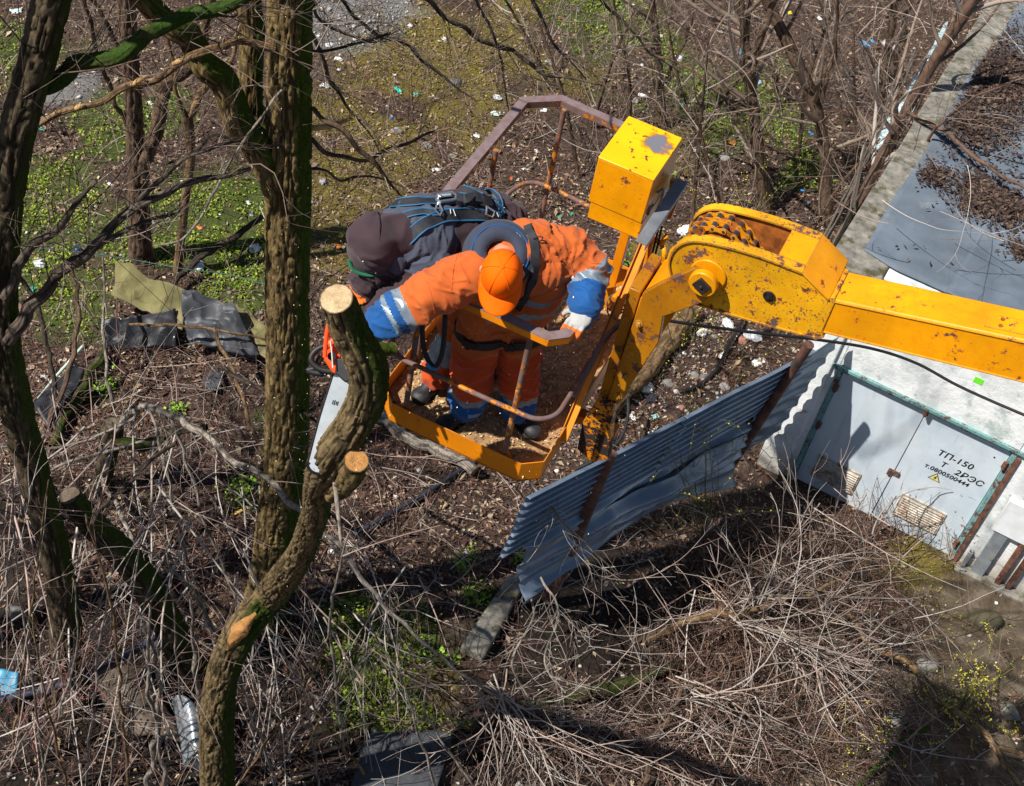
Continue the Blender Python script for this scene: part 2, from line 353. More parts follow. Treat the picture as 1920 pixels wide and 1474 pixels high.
# ---- leaf litter, grass, stones: uncountable, one object each
VC = vcol('dry_leaf', 0.8, 0.25); VCG = vcol('green_blade', 0.6, 0.3); VCS = vcol('stone_bits', 0.9, 0.2); VCT = vcol('twig_bark', 0.85, 0.2)
def footprint(n, zmax=0):
    """random ground points weighted by how large they show in the photograph."""
    px = rng.uniform(-160, 2080, n); py = rng.uniform(-120, 1560, n); r = RC @ np.stack([(px - CX) / F, -(py - CY) / F, -np.ones(n)]); t = (zmax - H) / r[2]
    return (CAM[:, None] + r * t)[:2].T
def inside_kiosk(x, y, m=0.0):
    s = (x - KC[0]) * KA[0] + (y - KC[1]) * KA[1]; t = (x - KC[0]) * KB[0] + (y - KC[1]) * KB[1]; return (s > -m) & (t > -m)
PAL = np.array([(0.33, 0.23, 0.14), (0.27, 0.18, 0.14), (0.17, 0.085, 0.05), (0.44, 0.36, 0.25), (0.08, 0.045, 0.03), (0.20, 0.115, 0.08), (0.30, 0.22, 0.18), (0.12, 0.06, 0.04)])
def leaves(P, L, pal, flat=0.35, wid=0.42, var=0.25):
    n = len(P); yaw = rng.uniform(0, 2 * np.pi, n); u = np.stack([np.cos(yaw), np.sin(yaw), rng.normal(0, flat, n)], -1); u /= np.linalg.norm(u, axis=1, keepdims=True)
    rr = np.stack([-np.sin(yaw), np.cos(yaw), rng.normal(0, flat, n)], -1); fold = np.stack([np.zeros(n), np.zeros(n), rng.uniform(0.05, 0.35, n)], -1)
    L = np.asarray(L)[:, None]; w_ = L * wid * rng.uniform(0.6, 1.2, (n, 1))
    V = np.stack([P, P + u * L * 0.5 + rr * w_ * 0.5 + fold * w_, P + u * L, P + u * L * 0.5 - rr * w_ * 0.5 + fold * w_], 1).reshape(-1, 3)
    b = np.arange(n)[:, None] * 4; Fc = np.concatenate([b + [0, 1, 2], b + [0, 2, 3]], 0)
    c = pal[rng.integers(0, len(pal), n)] * rng.uniform(1 - var, 1 + var, (n, 1)); return V, Fc, np.repeat(c, 4, 0)
xy = np.vstack([footprint(95000), np.stack([rng.uniform(-10, 8.5, 30000), rng.uniform(5.5, 26, 30000)], -1)])
mb = mask(xy[:, 0], xy[:, 1], BARE, seed=25); mg = mask(xy[:, 0], xy[:, 1], GREEN); ma = mask(xy[:, 0], xy[:, 1], ASPH, seed=15); mo = mask(xy[:, 0], xy[:, 1], MOSS, seed=9)
dens = fbm(np.stack([xy[:, 0], xy[:, 1], 0 * xy[:, 0]], -1) * 0.9, 3, 41)
mw = mask(xy[:, 0], xy[:, 1], SHADE_TINT, seed=35); keep = (rng.random(len(xy)) > mb * 0.93) & (rng.random(len(xy)) > mw * 0.85) & (rng.random(len(xy)) > mg * 0.75) & (rng.random(len(xy)) > ma * 0.85) & (rng.random(len(xy)) > mo * 0.35) & (rng.random(len(xy)) > np.clip(0.25 - dens * 1.2, 0, 0.85)) & ~inside_kiosk(xy[:, 0], xy[:, 1])
xy = xy[keep]; P = np.column_stack([xy, hz(xy[:, 0], xy[:, 1]) + rng.uniform(0.002, 0.03, len(xy))])
V, Fc, c = leaves(P, rng.uniform(0.03, 0.085, len(P)) * (1 + .8 * (rng.random(len(P)) > .92)), PAL, flat=.45)
mk('leaf_litter', (V, Fc), VC, smooth=False, col=c, kind='stuff', loc=(0, 0, 0))
# grass: small bright blades in tufts
def scatter(spots, n, seed, extra=1.15):
    out = []
    for px, py, r in spots:
        c0 = G(px, py); k = int(n * r * r); a = rng.uniform(0, 2 * np.pi, k); d = np.sqrt(rng.uniform(0, 1, k)) * r * extra; out.append(np.stack([c0[0] + np.cos(a) * d, c0[1] + np.sin(a) * d / 0.8], -1))
    q = np.vstack(out); m = mask(q[:, 0], q[:, 1], spots, seed=seed); return q[(rng.random(len(q)) < m)]
q = scatter(GREEN, 1900, 5); tuft = fbm(np.column_stack([q * 5, 0 * q[:, 0]]), 2, 77); q = q[tuft > -0.12]
q = np.repeat(q, 2, 0) + rng.normal(0, 0.02, (2 * len(q), 2)); q = q[~inside_kiosk(q[:, 0], q[:, 1])]
gd_ = np.hypot(q[:, 0] - G(725, 1262)[0], q[:, 1] - G(725, 1262)[1]) < 1.3; P = np.column_stack([q, hz(q[:, 0], q[:, 1]) + rng.uniform(0.0, 0.06, len(q)) + gd_ * rng.uniform(0, .16, len(q))])
GP = np.array([(0.20, 0.30, 0.02), (0.13, 0.22, 0.012), (0.26, 0.34, 0.035), (0.08, 0.14, 0.01), (0.31, 0.32, 0.04)])
V, Fc, c = leaves(P, rng.uniform(0.02, 0.055, len(P)), GP, flat=0.6, wid=0.5)
mk('grass', (V, Fc), VCG, smooth=False, col=c, kind='stuff', loc=(0, 0, 0))
q = scatter(MOSS, 900, 9); q = q[~inside_kiosk(q[:, 0], q[:, 1])]; P = np.column_stack([q, hz(q[:, 0], q[:, 1]) + rng.uniform(0, 0.02, len(q))])
V, Fc, c = leaves(P, rng.uniform(0.02, 0.045, len(P)), np.array([(0.27, 0.24, 0.035), (0.19, 0.18, 0.02), (0.32, 0.27, 0.06), (0.16, 0.19, 0.02)]), flat=0.5, wid=0.5)
mk('moss', (V, Fc), VCG, smooth=False, col=c, kind='stuff', loc=(0, 0, 0))
# gravel and pale crumbs
def crumbs(P, r, pal):
    n = len(P); o = np.array([(1, 0, 0), (0, 1, 0), (-1, 0, 0), (0, -1, 0), (0, 0, 1), (0, 0, -1)], float)
    a = rng.normal(0, 1, (n, 6, 1)) * 0.18 + 1; sc = np.stack([rng.uniform(0.7, 1.4, n), rng.uniform(0.6, 1.1, n), rng.uniform(0.35, 0.8, n)], -1)
    yw = rng.uniform(0, 6.28, n); v = o[None] * a * sc[:, None] * r[:, None, None]; cx_, sx_ = np.cos(yw)[:, None], np.sin(yw)[:, None]
    v = np.stack([v[..., 0] * cx_ - v[..., 1] * sx_, v[..., 0] * sx_ + v[..., 1] * cx_, v[..., 2]], -1) + P[:, None]
    f = np.array([(0, 1, 4), (1, 2, 4), (2, 3, 4), (3, 0, 4), (1, 0, 5), (2, 1, 5), (3, 2, 5), (0, 3, 5)]); Fc = (np.arange(n)[:, None, None] * 6 + f[None]).reshape(-1, 3)
    c = pal[rng.integers(0, len(pal), n)] * rng.uniform(0.75, 1.2, (n, 1)); return v.reshape(-1, 3), Fc, np.repeat(np.clip(c, 0, 0.9), 6, 0)
q = np.vstack([footprint(2600), scatter(ASPH, 500, 15, 1.3), scatter([(1300, 690, 1.0), (1240, 740, 0.7), (1360, 640, 0.8), (1200, 640, .6)], 260, 2)]); q = q[~inside_kiosk(q[:, 0], q[:, 1])]
P = np.column_stack([q, hz(q[:, 0], q[:, 1]) + 0.012]); V, Fc, c = crumbs(P, rng.uniform(0.008, 0.028, len(P)) * (1 + (rng.random(len(P)) > 0.93)), np.array([(0.5, 0.5, 0.48), (0.36, 0.34, 0.32), (0.62, 0.6, 0.58), (0.3, 0.26, 0.22), (0.22, 0.2, 0.19)]))
mk('gravel', (V, Fc), VCS, smooth=False, col=c, kind='stuff', loc=(0, 0, 0))

# ------------------------------------------------------------------ transformer kiosk
n = NT('whitewash'); base = n.ramp(n.noise(2.2, 6, 0.65), [(0.32, (0.52, 0.57, 0.57)), (0.5, (0.76, 0.79, 0.80)), (0.66, (0.86, 0.87, 0.88))])
base = n.mix(n.ramp(n.noise(1.6, 7, 0.7, dist=0.6), [(0.55, 0.0), (0.66, 0.75)]), base, (0.33, 0.42, 0.40))
base = n.mix(n.ramp(n.noise(5, 7, 0.7), [(0.60, 0.0), (0.68, 0.7)]), base, (0.30, 0.24, 0.19))
sep = n.t.nodes.new('ShaderNodeSeparateXYZ'); n.l(n.tc.outputs['Object'], sep.inputs[0])
low = n.ramp(n.math('ADD', sep.outputs[2], n.math('MULTIPLY', n.noise(4, 5), 0.5)), [(0.25, 0.8), (0.75, 0.0)]); base = n.mix(low, base, (0.30, 0.25, 0.18))
n.bump(n.math('ADD', n.noise(14, 6, 0.7), n.noise(3, 3)), 0.5, 0.02); WALL = n.set(base, 0.9, 0, 0.2)
CONC = simple('old_concrete', (0.20, 0.19, 0.165), 0.92, var=0.5, scale=9, bump=1.0, bscale=16, dirt=(0.07, 0.065, 0.03), dirt_amt=0.48)
FELT = simple('roofing_felt', (0.115, 0.145, 0.185), 0.75, var=0.28, scale=2.2, bump=0.35, bscale=120, dirt=(0.23, 0.24, 0.25), dirt_amt=0.4)
n = NT('door_paint'); b_ = n.ramp(n.noise(2.5, 5), [(0.3, (0.50, 0.60, 0.69)), (0.7, (0.64, 0.71, 0.77))]); b_ = n.mix(n.ramp(n.noise(16, 7, 0.75), [(0.66, 0.0), (0.72, 0.8)]), b_, (0.28, 0.2, 0.14)); b_ = n.mix(n.ramp(n.noise(10, 6, 0.7, n.coord((1, 1, .14))), [(.56, 0), (.76, .55)]), b_, (.33, .33, .31)); n.bump(n.noise(2.5, 3), .25, .03); DOORP = n.set(b_, 0.5, 0, 0.4)
TEAL = paint('teal_frame_paint', (0.20, 0.42, 0.42), chips=0.42); RUST = simple('rusty_iron', (0.16, 0.07, 0.045), 0.85, var=0.5, scale=14, bump=0.3, dirt=(0.06, 0.035, 0.03), dirt_amt=0.5)
GALV = simple('dull_galvanised', (0.34, 0.38, 0.42), 0.45, 0.5, var=0.25, scale=6); BLACK = simple('black_paint', (0.012, 0.012, 0.013), 0.5, var=0.1)
LOUV = simple('louvre_paint', (0.46, 0.42, 0.36), 0.6, var=0.4, scale=10, dirt=(0.22, 0.11, 0.05), dirt_amt=0.48); DARK = simple('dark_void', (0.02, 0.02, 0.02), 0.95)
kiosk = thing('transformer_kiosk', 'white plastered transformer kiosk with a pale blue double door and felt roof', 'building', KC)
Kx = lambda s0, s1, t0, t1, z0, z1: box8([KP(s0, t0, z0), KP(s1, t0, z0), KP(s1, t1, z0), KP(s0, t1, z0), KP(s0, t0, z1), KP(s1, t0, z1), KP(s1, t1, z1), KP(s0, t1, z1)])
D0, D1, DT = 0.42, 2.44, 1.95; WH = 3.28
mk('front_wall', cat_([Kx(0, D0 - 0.05, 0, 0.3, -0.4, WH), Kx(D1 + 0.05, 7, 0, 0.3, -0.4, WH), Kx(D0 - 0.05, D1 + 0.05, 0, 0.3, DT + 0.05, WH), Kx(D0 - 0.05, D1 + 0.05, 0.0, 0.3, -0.4, -0.04)]), WALL, kiosk, bevel=0.012)
mk('side_wall', Kx(0.003, 0.3, 0.3, 11, -0.4, WH), WALL, kiosk, bevel=0.012)
mk('corner_pilaster', Kx(-0.06, 0.3, -0.045, 0.25, -0.4, WH - 0.004), WALL, kiosk, bevel=0.02)
for k in range(7):                                                           # concrete slab blocks along the roof edge
    mk('roof_slab', Kx(-0.2 + rng.uniform(-.03, .02), 0.4, -0.12 + k * 1.5, 1.36 + k * 1.5, WH + 0.004, WH + 0.11 + rng.uniform(-.008, .008)), CONC, kiosk, bevel=0.02)
mk('roof_deck', Kx(0.404, 7, 0.0, 11, WH + 0.004, WH + 0.09), WALL, kiosk)
def felt(s0, s1, t0, t1, z, seed):
    ns, nt_ = 20, 60; S = np.linspace(s0, s1, ns); T = np.linspace(t0, t1, nt_); V = []
    for j in range(nt_):
        for i in range(ns):
            e = 0.06 * vnoise(np.array([S[i] * 2, 0, seed]), 3) if j == 0 else 0; f = 0.05 * vnoise(np.array([T[j] * 0.9, 3, seed]), 4) if i == 0 else 0
            zz = z + 0.012 * fbm(np.array([S[i] * 1.5, T[j] * 1.5, seed]), 3, 5)
            if T[j] < 0.0: zz += T[j] * 1.6 * abs(T[j]) * 8
            V.append(KP(S[i] + f, T[j] + e, zz))
    f = [[j * ns + i, j * ns + i + 1, (j + 1) * ns + i + 1, (j + 1) * ns + i] for j in range(nt_ - 1) for i in range(ns - 1)]
    return np.array(V), f
for k, (s0, s1, t0, t1, z) in enumerate([(0.08, 1.15, 0.22, 4.6, .135), (1.05, 2.1, 0.12, 4.6, .147), (2.0, 3.2, 0.1, 4.6, .139), (3.1, 6.9, .1, 4.6, .15), (0.2, 1.6, 4.45, 11, .142), (1.5, 6.9, 4.42, 11, .156)]):
    o = mk('roofing_felt', felt(s0, s1, t0, t1, WH + z, k * 3.3), FELT, kiosk); sd = o.modifiers.new('t', 'SOLIDIFY'); sd.thickness = 0.006
q = []
for px, py, r, k in [(1880, 150, 1.6, 9000), (1815, 230, 0.7, 2400), (1840, 365, 0.5, 2300), (1885, 390, .42, 1500), (1750, 330, 0.26, 600), (1910, 470, 0.2, 400), (1820, 110, .7, 1600), (1660, 300, .3, 60), (1700, 520, .8, 60)]:
    c0 = G(px, py, WH + .16); a = rng.uniform(0, 6.28, k); d = np.abs(rng.normal(0, 0.5, k)) * r; q.append(np.stack([c0[0] + np.cos(a) * d * 0.9, c0[1] + np.sin(a) * d], -1))
q = np.vstack(q); s_ = (q - KC[:2]) @ KA[:2]; t_ = (q - KC[:2]) @ KB[:2]; q = q[(s_ > 0.15) & (t_ > 0.3)]
V, Fc, c = leaves(np.column_stack([q, np.full(len(q), WH + 0.175) + rng.uniform(0, .02, len(q))]), rng.uniform(0.03, 0.09, len(q)), np.array([(0.05, 0.032, 0.030), (0.08, 0.05, 0.04), (0.035, 0.025, 0.022), (0.13, 0.09, 0.065)]))
mk('roof_leaf_litter', (V, Fc), VC, smooth=False, col=c, kind='stuff')
# doors
for k, (s0, s1) in enumerate([(D0 + 0.012, 1.425), (1.435, D1 - 0.012)]):
    leaf = mk('door', Kx(s0, s1, 0.045, 0.085, -0.03, DT - 0.03), DOORP, kiosk, bevel=0.004)
    l0, l1 = ((0.60, 1.10) if k == 0 else (1.65, 2.16)); z0, z1 = (0.19, 0.53) if k == 0 else (0.22, 0.57)
    fr = [Kx(l0 - 0.02, l1 + 0.02, 0.028, 0.044, z0 - 0.02, z0), Kx(l0 - 0.02, l1 + 0.02, 0.028, 0.044, z1, z1 + 0.02), Kx(l0 - 0.02, l0, 0.028, 0.044, z0, z1), Kx(l1, l1 + 0.02, 0.028, 0.044, z0, z1)]
    mk('louvre_frame', cat_(fr), LOUV, leaf); mk('louvre_backing', Kx(l0, l1, 0.0405, 0.0445, z0, z1), DARK, leaf)
    sl_ = []
    for j in range(9):
        z = z0 + (j + 0.5) * (z1 - z0) / 9; sl_.append(box8([KP(l0, 0.010, z - 0.012), KP(l1, 0.010, z - 0.012), KP(l1, 0.04, z + 0.004), KP(l0, 0.04, z + 0.004), KP(l0, 0.010, z - 0.004), KP(l1, 0.010, z - 0.004), KP(l1, 0.04, z + 0.010), KP(l0, 0.04, z + 0.010)]))
    mk('louvre_slats', cat_(sl_), LOUV, leaf)
    if k == 0:
        mk('lock_handle', cat_([Kx(1.37, 1.50, 0.018, 0.044, 0.80, 0.86), Kx(1.36, 1.40, 0.008, 0.044, 0.77, 0.86)]), RUST, leaf, bevel=0.006)
    else:
        def letters(txt, s, z, size, rot=0.0, shear=0.0):
            cu = bpy.data.curves.new('lettering', 'FONT'); cu.body = txt; cu.size = size; cu.extrude = 0.0012; cu.shear = shear; cu.space_character = 1.06; cu.offset = 0.0016
            ob = bpy.data.objects.new('t', cu); COL.objects.link(ob); dg = bpy.context.evaluated_depsgraph_get(); me = bpy.data.meshes.new_from_object(ob.evaluated_get(dg))
            v = np.empty(len(me.vertices) * 3, np.float32); me.vertices.foreach_get('co', v); v = v.reshape(-1, 3); f = [list(p.vertices) for p in me.polygons]
            bpy.data.objects.remove(ob); bpy.data.meshes.remove(me); cr, sr = math.cos(rot), math.sin(rot)
            pts = np.array([KP(s + a * cr - b * sr, 0.0425 - c_, z + a * sr + b * cr) for a, b, c_ in v]); return pts, f
        for tx in [('ТП-150', 1.74, 1.385, 0.125, 0.03, 0.2), ('Т', 1.83, 1.245, 0.11, 0, 0.2), ('2РЭС', 2.01, 1.225, 0.125, 0.0, 0.25), ('т.0800500444', 1.69, 1.125, 0.088, 0.01, 0.15)]: mk('lettering', letters(*tx), BLACK, leaf, smooth=False)
        tri = lambda r, t: [KP(1.86 + r * math.sin(a), t, 1.035 + r * math.cos(a)) for a in (0, 2 * math.pi / 3, 4 * math.pi / 3)]
        YS = simple('sign_yellow', (0.72, 0.62, 0.22), 0.5, var=0.08)
        sg = mk('warning_sign', prism(tri(0.085, 0.0445), KB * -0.003), BLACK, leaf, smooth=False)
        mk('sign_face', cat_([prism(tri(0.068, 0.0405), KB * -0.001)]), YS, leaf, smooth=False)
        bolt = [(0.008, 0.045), (-0.016, 0.004), (-0.002, 0.004), (-0.012, -0.026), (0.018, 0.012), (0.004, 0.012), (0.02, 0.045)]
        mk('lightning_bolt', prism([KP(1.86 + a, 0.0385, 1.03 + b) for a, b in bolt], KB * -0.001), BLACK, leaf, smooth=False)
        mk('hole_spot', cyl(KP(2.3, 0.046, 1.72), KP(2.3, 0.0425, 1.72), 0.012, 10), BLACK, leaf)
mk('door_recess', Kx(D0 - 0.04, D1 + 0.04, 0.10, 0.14, -0.2, DT + 0.04), DARK, kiosk)
mk('door_frame', cat_([Kx(D0 - 0.048, D0 + 0.008, -0.02, 0.09, -0.05, DT), Kx(D1 - 0.008, D1 + 0.048, -0.02, 0.09, -0.05, DT), Kx(D0 - 0.1, D1 + 0.12, -0.03, 0.09, DT + 0.002, DT + 0.07)]), TEAL, kiosk, bevel=0.006)
mk('angle_iron', Kx(D1 + 0.05, D1 + 0.10, -0.035, -0.002, 0.0, DT - 0.02), RUST, kiosk, bevel=0.004)
mk('drip_strip', Kx(D0 - 0.13, D1 + 0.16, -0.05, -0.031, DT + 0.04, DT + 0.085), TEAL, kiosk, bevel=0.004)
for s, z in ((D0 + .01, 1.7), (D0 + .01, 1.05), (D1 - .01, 1.75), (D1 - .01, 0.3), (1.43, DT + 0.01)): mk('hinge', cat_([cyl(KP(s, -0.04, z - 0.06), KP(s, -0.04, z + 0.06), 0.02, 10), Kx(s - .03, s + .03, -.034, -.021, z - .05, z + .05)]), RUST, kiosk)
mk('hatch_plate', Kx(2.66, 3.7, -0.09, -0.004, 0.82, 1.36), simple('white_plate', (0.72, 0.75, 0.78), 0.5, var=0.12, scale=5, dirt=(0.3, 0.13, 0.05), dirt_amt=0.36), kiosk, bevel=0.01)
for s0, s1, m in ((2.72, 2.87, GALV), (3.02, 3.08, RUST), (3.15, 3.21, RUST), (2.60, 2.645, GALV)):
    mk('cable_guard', cat_([Kx(s0, s1, -0.072, -0.06, -0.1 if s0 != 2.6 else 0.0, 0.80 if s0 != 2.6 else 0.3), Kx(s0, s0 + .008, -.06, -.003, -.1 if s0 != 2.6 else 0.0, .8 if s0 != 2.6 else 0.3), Kx(s1 - .008, s1, -.06, -.003, -.1 if s0 != 2.6 else 0.0, .8 if s0 != 2.6 else 0.3)]), m, kiosk, bevel=0.002)
mk('green_sticker', Kx(1.70, 1.80, -0.004, -0.001, 2.62, 2.70), simple('green_sticker', (0.16, 0.75, 0.03), 0.5, var=0.05), kiosk, smooth=False)
mk('plinth', Kx(2.55, 7, -0.14, -0.003, -0.4, 0.03), CONC, kiosk, bevel=0.02)

# ------------------------------------------------------------------ corrugated fence
FP1 = G(1045, 1095); FD = unit(G(1350, 905) - FP1); FN = np.array([FD[1], -FD[0], 0])
def FPt(s, z, off=0.0): return FP1 + FD * s + UP * z + FN * (0.13 * z + off)
n = NT('blue_grey_sheet'); b_ = n.ramp(n.noise(1.5, 5), [(0.3, (0.13, 0.18, 0.25)), (0.7, (0.24, 0.31, 0.40))]); b_ = n.mix(n.ramp(n.noise(7, 7, 0.7), [(0.56, 0), (0.68, 0.75)]), b_, (0.10, 0.085, 0.08)); b_ = n.mix(n.ramp(n.noise(3, 7, 0.7, n.coord((1, 1, .3))), [(.55, 0), (.7, .6)]), b_, (.07, .075, .085)); SHEET = n.set(b_, 0.34, 0.35, 0.5)
fence = thing('corrugated_fence', 'buckled blue grey corrugated metal fence hung on two rusty posts', 'fence', FP1)
def sheet(s0, s1, ztop, zbot, pitch, amp, crump, seed, off=0.0, sharpn=6, slant=0.0):
    ns, nh = 80, 230; S = np.linspace(0, 1, ns)[:, None]; U = np.linspace(0, 1, nh)[None, :]
    s = s0 + (s1 - s0) * S + 0 * U; zt = np.interp(S, [0, 0.35, 0.7, 1], ztop); zb = np.interp(S, [0, 0.35, 0.7, 1], zbot); z = zt + (zb - zt) * U
    p = np.stack([s * 0.8, z * 1.1, np.full_like(s, seed * 7.7)], -1); d1 = fbm(p, 3, seed); d2 = fbm(p * 2.6, 3, seed + 9)
    ph = (U * np.mean(np.array(ztop) - np.array(zbot)) / pitch) * 2 * np.pi + crump * 4 * d1
    rid = (0.5 + 0.5 * np.cos(ph)) ** sharpn
    off_ = off + slant * U ** 1.5 + rid * amp + crump * 0.5 * d1 + crump * 0.16 * np.abs(d2) - crump * 0.25 * np.sin(U * 7 + S * 4 + seed) * U
    z = z + crump * 0.35 * d1 * np.sin(U * np.pi) - 0.12 * crump * np.sin(S * np.pi * 1.0)
    V = FP1 + FD * s[..., None] + UP * z[..., None] + FN * (0.13 * z + off_)[..., None]
    i = (np.arange(ns - 1)[:, None] * nh + np.arange(nh - 1)[None, :]); return V.reshape(-1, 3), np.stack([i, i + nh, i + nh + 1, i + 1], -1).reshape(-1, 4)
for a in [(-1.4, 0.8, [3.03, 2.95, 2.87, 2.80], [1.85, 1.83, 1.82, 1.78], 0.125, 0.05, 0.035, 1, 0.0, 12), (0.68, 2.75, [2.84, 2.78, 2.66, 2.60], [1.80, 1.78, 1.72, 1.85], 0.125, 0.05, 0.035, 4, 0.02, 12), (-1.1, 2.45, [2.05, 2.0, 1.9, 1.9], [1.3, 1.45, 1.3, 1.25], 0.19, 0.05, 0.30, 2, -0.02, 2, 0.10), (-0.95, 2.2, [1.55, 1.7, 1.6, 1.5], [0.75, 1.05, 0.85, 0.7], 0.20, 0.05, 0.34, 5, 0.02, 2, 0.16), (2.25, 3.2, [2.55, 2.6, 2.62, 2.6], [0.9, 0.8, 0.7, 0.6], 0.24, 0.03, 0.14, 8, 0.03, 2)]:
    o = mk('corrugated_sheet', sheet(*a), SHEET, fence, sharp=0); m = o.modifiers.new('t', 'SOLIDIFY'); m.thickness = 0.003
def pipe(a, b, r, t=0.006, sides=18):
    a, b = GA(a), GA(b); ax_ = unit(b - a); V, f = tube([a, b, b - ax_ * 0.0001, a + (b - a) * 0.8], [r, r, r - t, r - t], sides, caps=False); return V, f
PIPE = simple('rusty_pipe', (0.12, 0.055, 0.04), 0.8, var=0.5, scale=9, bump=0.25, dirt=(0.05, 0.035, 0.03), dirt_amt=0.5)
mk('post', pipe(W(1034, 1118, depth_of(FPt(0.0, -0.1)) - 0.42), W(1143, 852, depth_of(FPt(-0.25, 2.9, 0.18))), 0.07), PIPE, fence)
mk('post', pipe(W(1345, 912, depth_of(FPt(2.6, 0)) - .40), FPt(2.36, 3.0, 0.10), 0.055), PIPE, fence)
# ------------------------------------------------------------------ boom lift with its work basket
ZF = 7.79; BA = np.array([0.96, -0.28, 0.0]); BB = np.array([0.28, 0.96, 0.0]); BO = G(970, 900, ZF)
def L(u, v, w_): return BO + BA * u + BB * v + UP * w_
def PLV(px, py, v):                                                        # where a sight line meets the basket plane v
    r = ray(px, py); t = (v - (CAM - BO) @ BB) / (r @ BB); q = CAM + r * t - BO; return float(q @ BA), float(q[2])
YEL = paint('yellow_boom_paint', (0.92, 0.375, 0.001), chips=0.355, scale=15, grime=.35); ORG = paint('orange_basket_paint', (0.84, 0.27, 0.002), chips=0.33, rust=(0.2, 0.06, 0.02))
HEADP = paint('weathered_yellow_paint', (0.84, 0.42, 0.006), chips=0.405, grime=0.5, scale=15); WORN = paint('worn_rail_paint', (0.62, 0.22, 0.008), chips=0.50, rust=(0.15, 0.08, 0.06), bare=(0.16, 0.11, 0.11), scale=6)
RAILT = paint('rubbed_rail_top', (0.5, 0.2, 0.02), chips=0.60, rust=(0.17, 0.11, 0.11), bare=(0.20, 0.15, 0.16), scale=5)
RUSTO = simple('rusty_orange_inside', (0.34, 0.10, 0.012), 0.85, var=0.55, scale=16, bump=0.5, bscale=40, dirt=(0.08, 0.035, 0.02), dirt_amt=0.45)
STEEL = simple('oily_steel', (0.16, 0.16, 0.19), 0.3, 0.8, var=0.3, scale=20); DKST = simple('dark_steel', (0.035, 0.03, 0.03), 0.5, 0.4, var=0.4, scale=30); GREYB = simple('grey_bar', (0.20, 0.22, 0.25), 0.5, 0.3, var=0.25, scale=9); RUBB = simple('black_rubber', (0.015, 0.015, 0.017), 0.55, var=0.2)
lift = thing('boom_lift', 'yellow boom lift with chipped paint and open work basket carrying two workers', 'boom lift', L(-0.36, 0.8, 0))
OCT = [(-0.72, 0.0), (0.0, 0.0), (0.092, 0.075), (0.092, 1.52), (0.0, 1.61), (-0.70, 1.61), (-0.82, 1.5), (-0.82, 0.10)]
def sweep(path, w_, wd, ht, closed=False, inward=True):
    """flat bar following a plan polyline at height w_ (its top), wd wide, ht thick"""
    P = np.array(path, float); n = len(P); out = []
    for i in range(n):
        a = P[(i - 1) % n] if (closed or i > 0) else None; b = P[(i + 1) % n] if (closed or i < n - 1) else None
        t1 = unit(P[i] - a) if a is not None else None; t2 = unit(b - P[i]) if b is not None else None
        t1 = t2 if t1 is None else t1; t2 = t1 if t2 is None else t2
        n1 = np.array([-t1[1], t1[0]]); n2 = np.array([-t2[1], t2[0]]); m = unit(n1 + n2); m = m / max(0.3, m @ n1); out.append((P[i], P[i] + m * wd))
    V = []
    for o_, i_ in out: V += [L(*o_, w_), L(*i_, w_), L(*i_, w_ - ht), L(*o_, w_ - ht)]
    Fs = []; k = n if closed else n - 1
    for i in range(k):
        j = (i + 1) % n
        for q in range(4): Fs.append([i * 4 + q, i * 4 + (q + 1) % 4, j * 4 + (q + 1) % 4, j * 4 + q])
    if not closed: Fs += [[0, 3, 2, 1], [(n - 1) * 4 + q for q in range(4)]]
    return np.array(V), Fs
mk('basket_floor', prism([L(u, v, -0.012) for u, v in OCT], UP * 0.012), RUSTO, lift)
for v_, a_, b_ in ((.25, -.75, .05), (1.3, -.75, .05), (.6, -.2, .3)): mk('floor_beam', beam(L(a_, v_, -.045), L(b_, v_, -.045), .06, .06), ORG, lift)
mk('kick_plate', sweep(OCT, 0.125, 0.006, 0.13, True), ORG, lift, bevel=0.0015)
front = [(-0.82, 0.5), (-0.82, 0.10), (-0.72, 0.0), (-0.012, 0.0), (0.062, 0.07), (0.075, 0.19)]
back = [(-0.82, 0.5), (-0.82, 1.5), (-0.68, 1.62), (-0.02, 1.60)]
mk('top_rail', sweep(front, 1.0, 0.05, 0.006), RAILT, lift, bevel=0.001); mk('rail_lip', sweep(front, 0.993, 0.006, 0.038), ORG, lift, bevel=0.001)
mk('top_rail', sweep(back[::-1], 1.003, -0.05, 0.006), RAILT, lift, bevel=0.001); mk('rail_lip', sweep(back[::-1], 0.996, -0.006, 0.034), WORN, lift, bevel=0.001)
for u, v in [(-0.104, 0.03), (-0.654, 0.03), (-0.64, 1.575), (-0.79, 1.06), (-0.79, 0.42)]:
    mk('post', tube([L(u, v, 0.0), L(u, v, 0.5), L(u, v, 0.992)], 0.0145, 12), WORN, lift)
    mk('post_gusset', prism([L(u - .04, v - .002, 0.10), L(u + .04, v - .002, 0.10), L(u, v - .002, 0.16)], BB * 0.005), ORG, lift)
md = [(-0.79, 0.42), (-0.80, 0.2), (-0.785, 0.06), (-0.70, -0.025), (-0.55, -0.03), (-0.3, -0.035), (-0.1, -0.03), (0.02, -0.02), (0.09, 0.05), (0.10, 0.16), (0.095, 0.35), (0.085, 0.62)]
mk('mid_rail', tube(spline([L(u, v, 0.5) for u, v in md], 60), 0.0125, 12), WORN, lift)
md2 = [(-0.79, 0.9), (-0.795, 1.2), (-0.77, 1.42), (-0.70, 1.52), (-0.55, 1.53), (-0.32, 1.515), (-0.1, 1.5)]
mk('mid_rail', tube(spline([L(u, v, 0.5) for u, v in md2], 40), 0.0125, 12), WORN, lift)
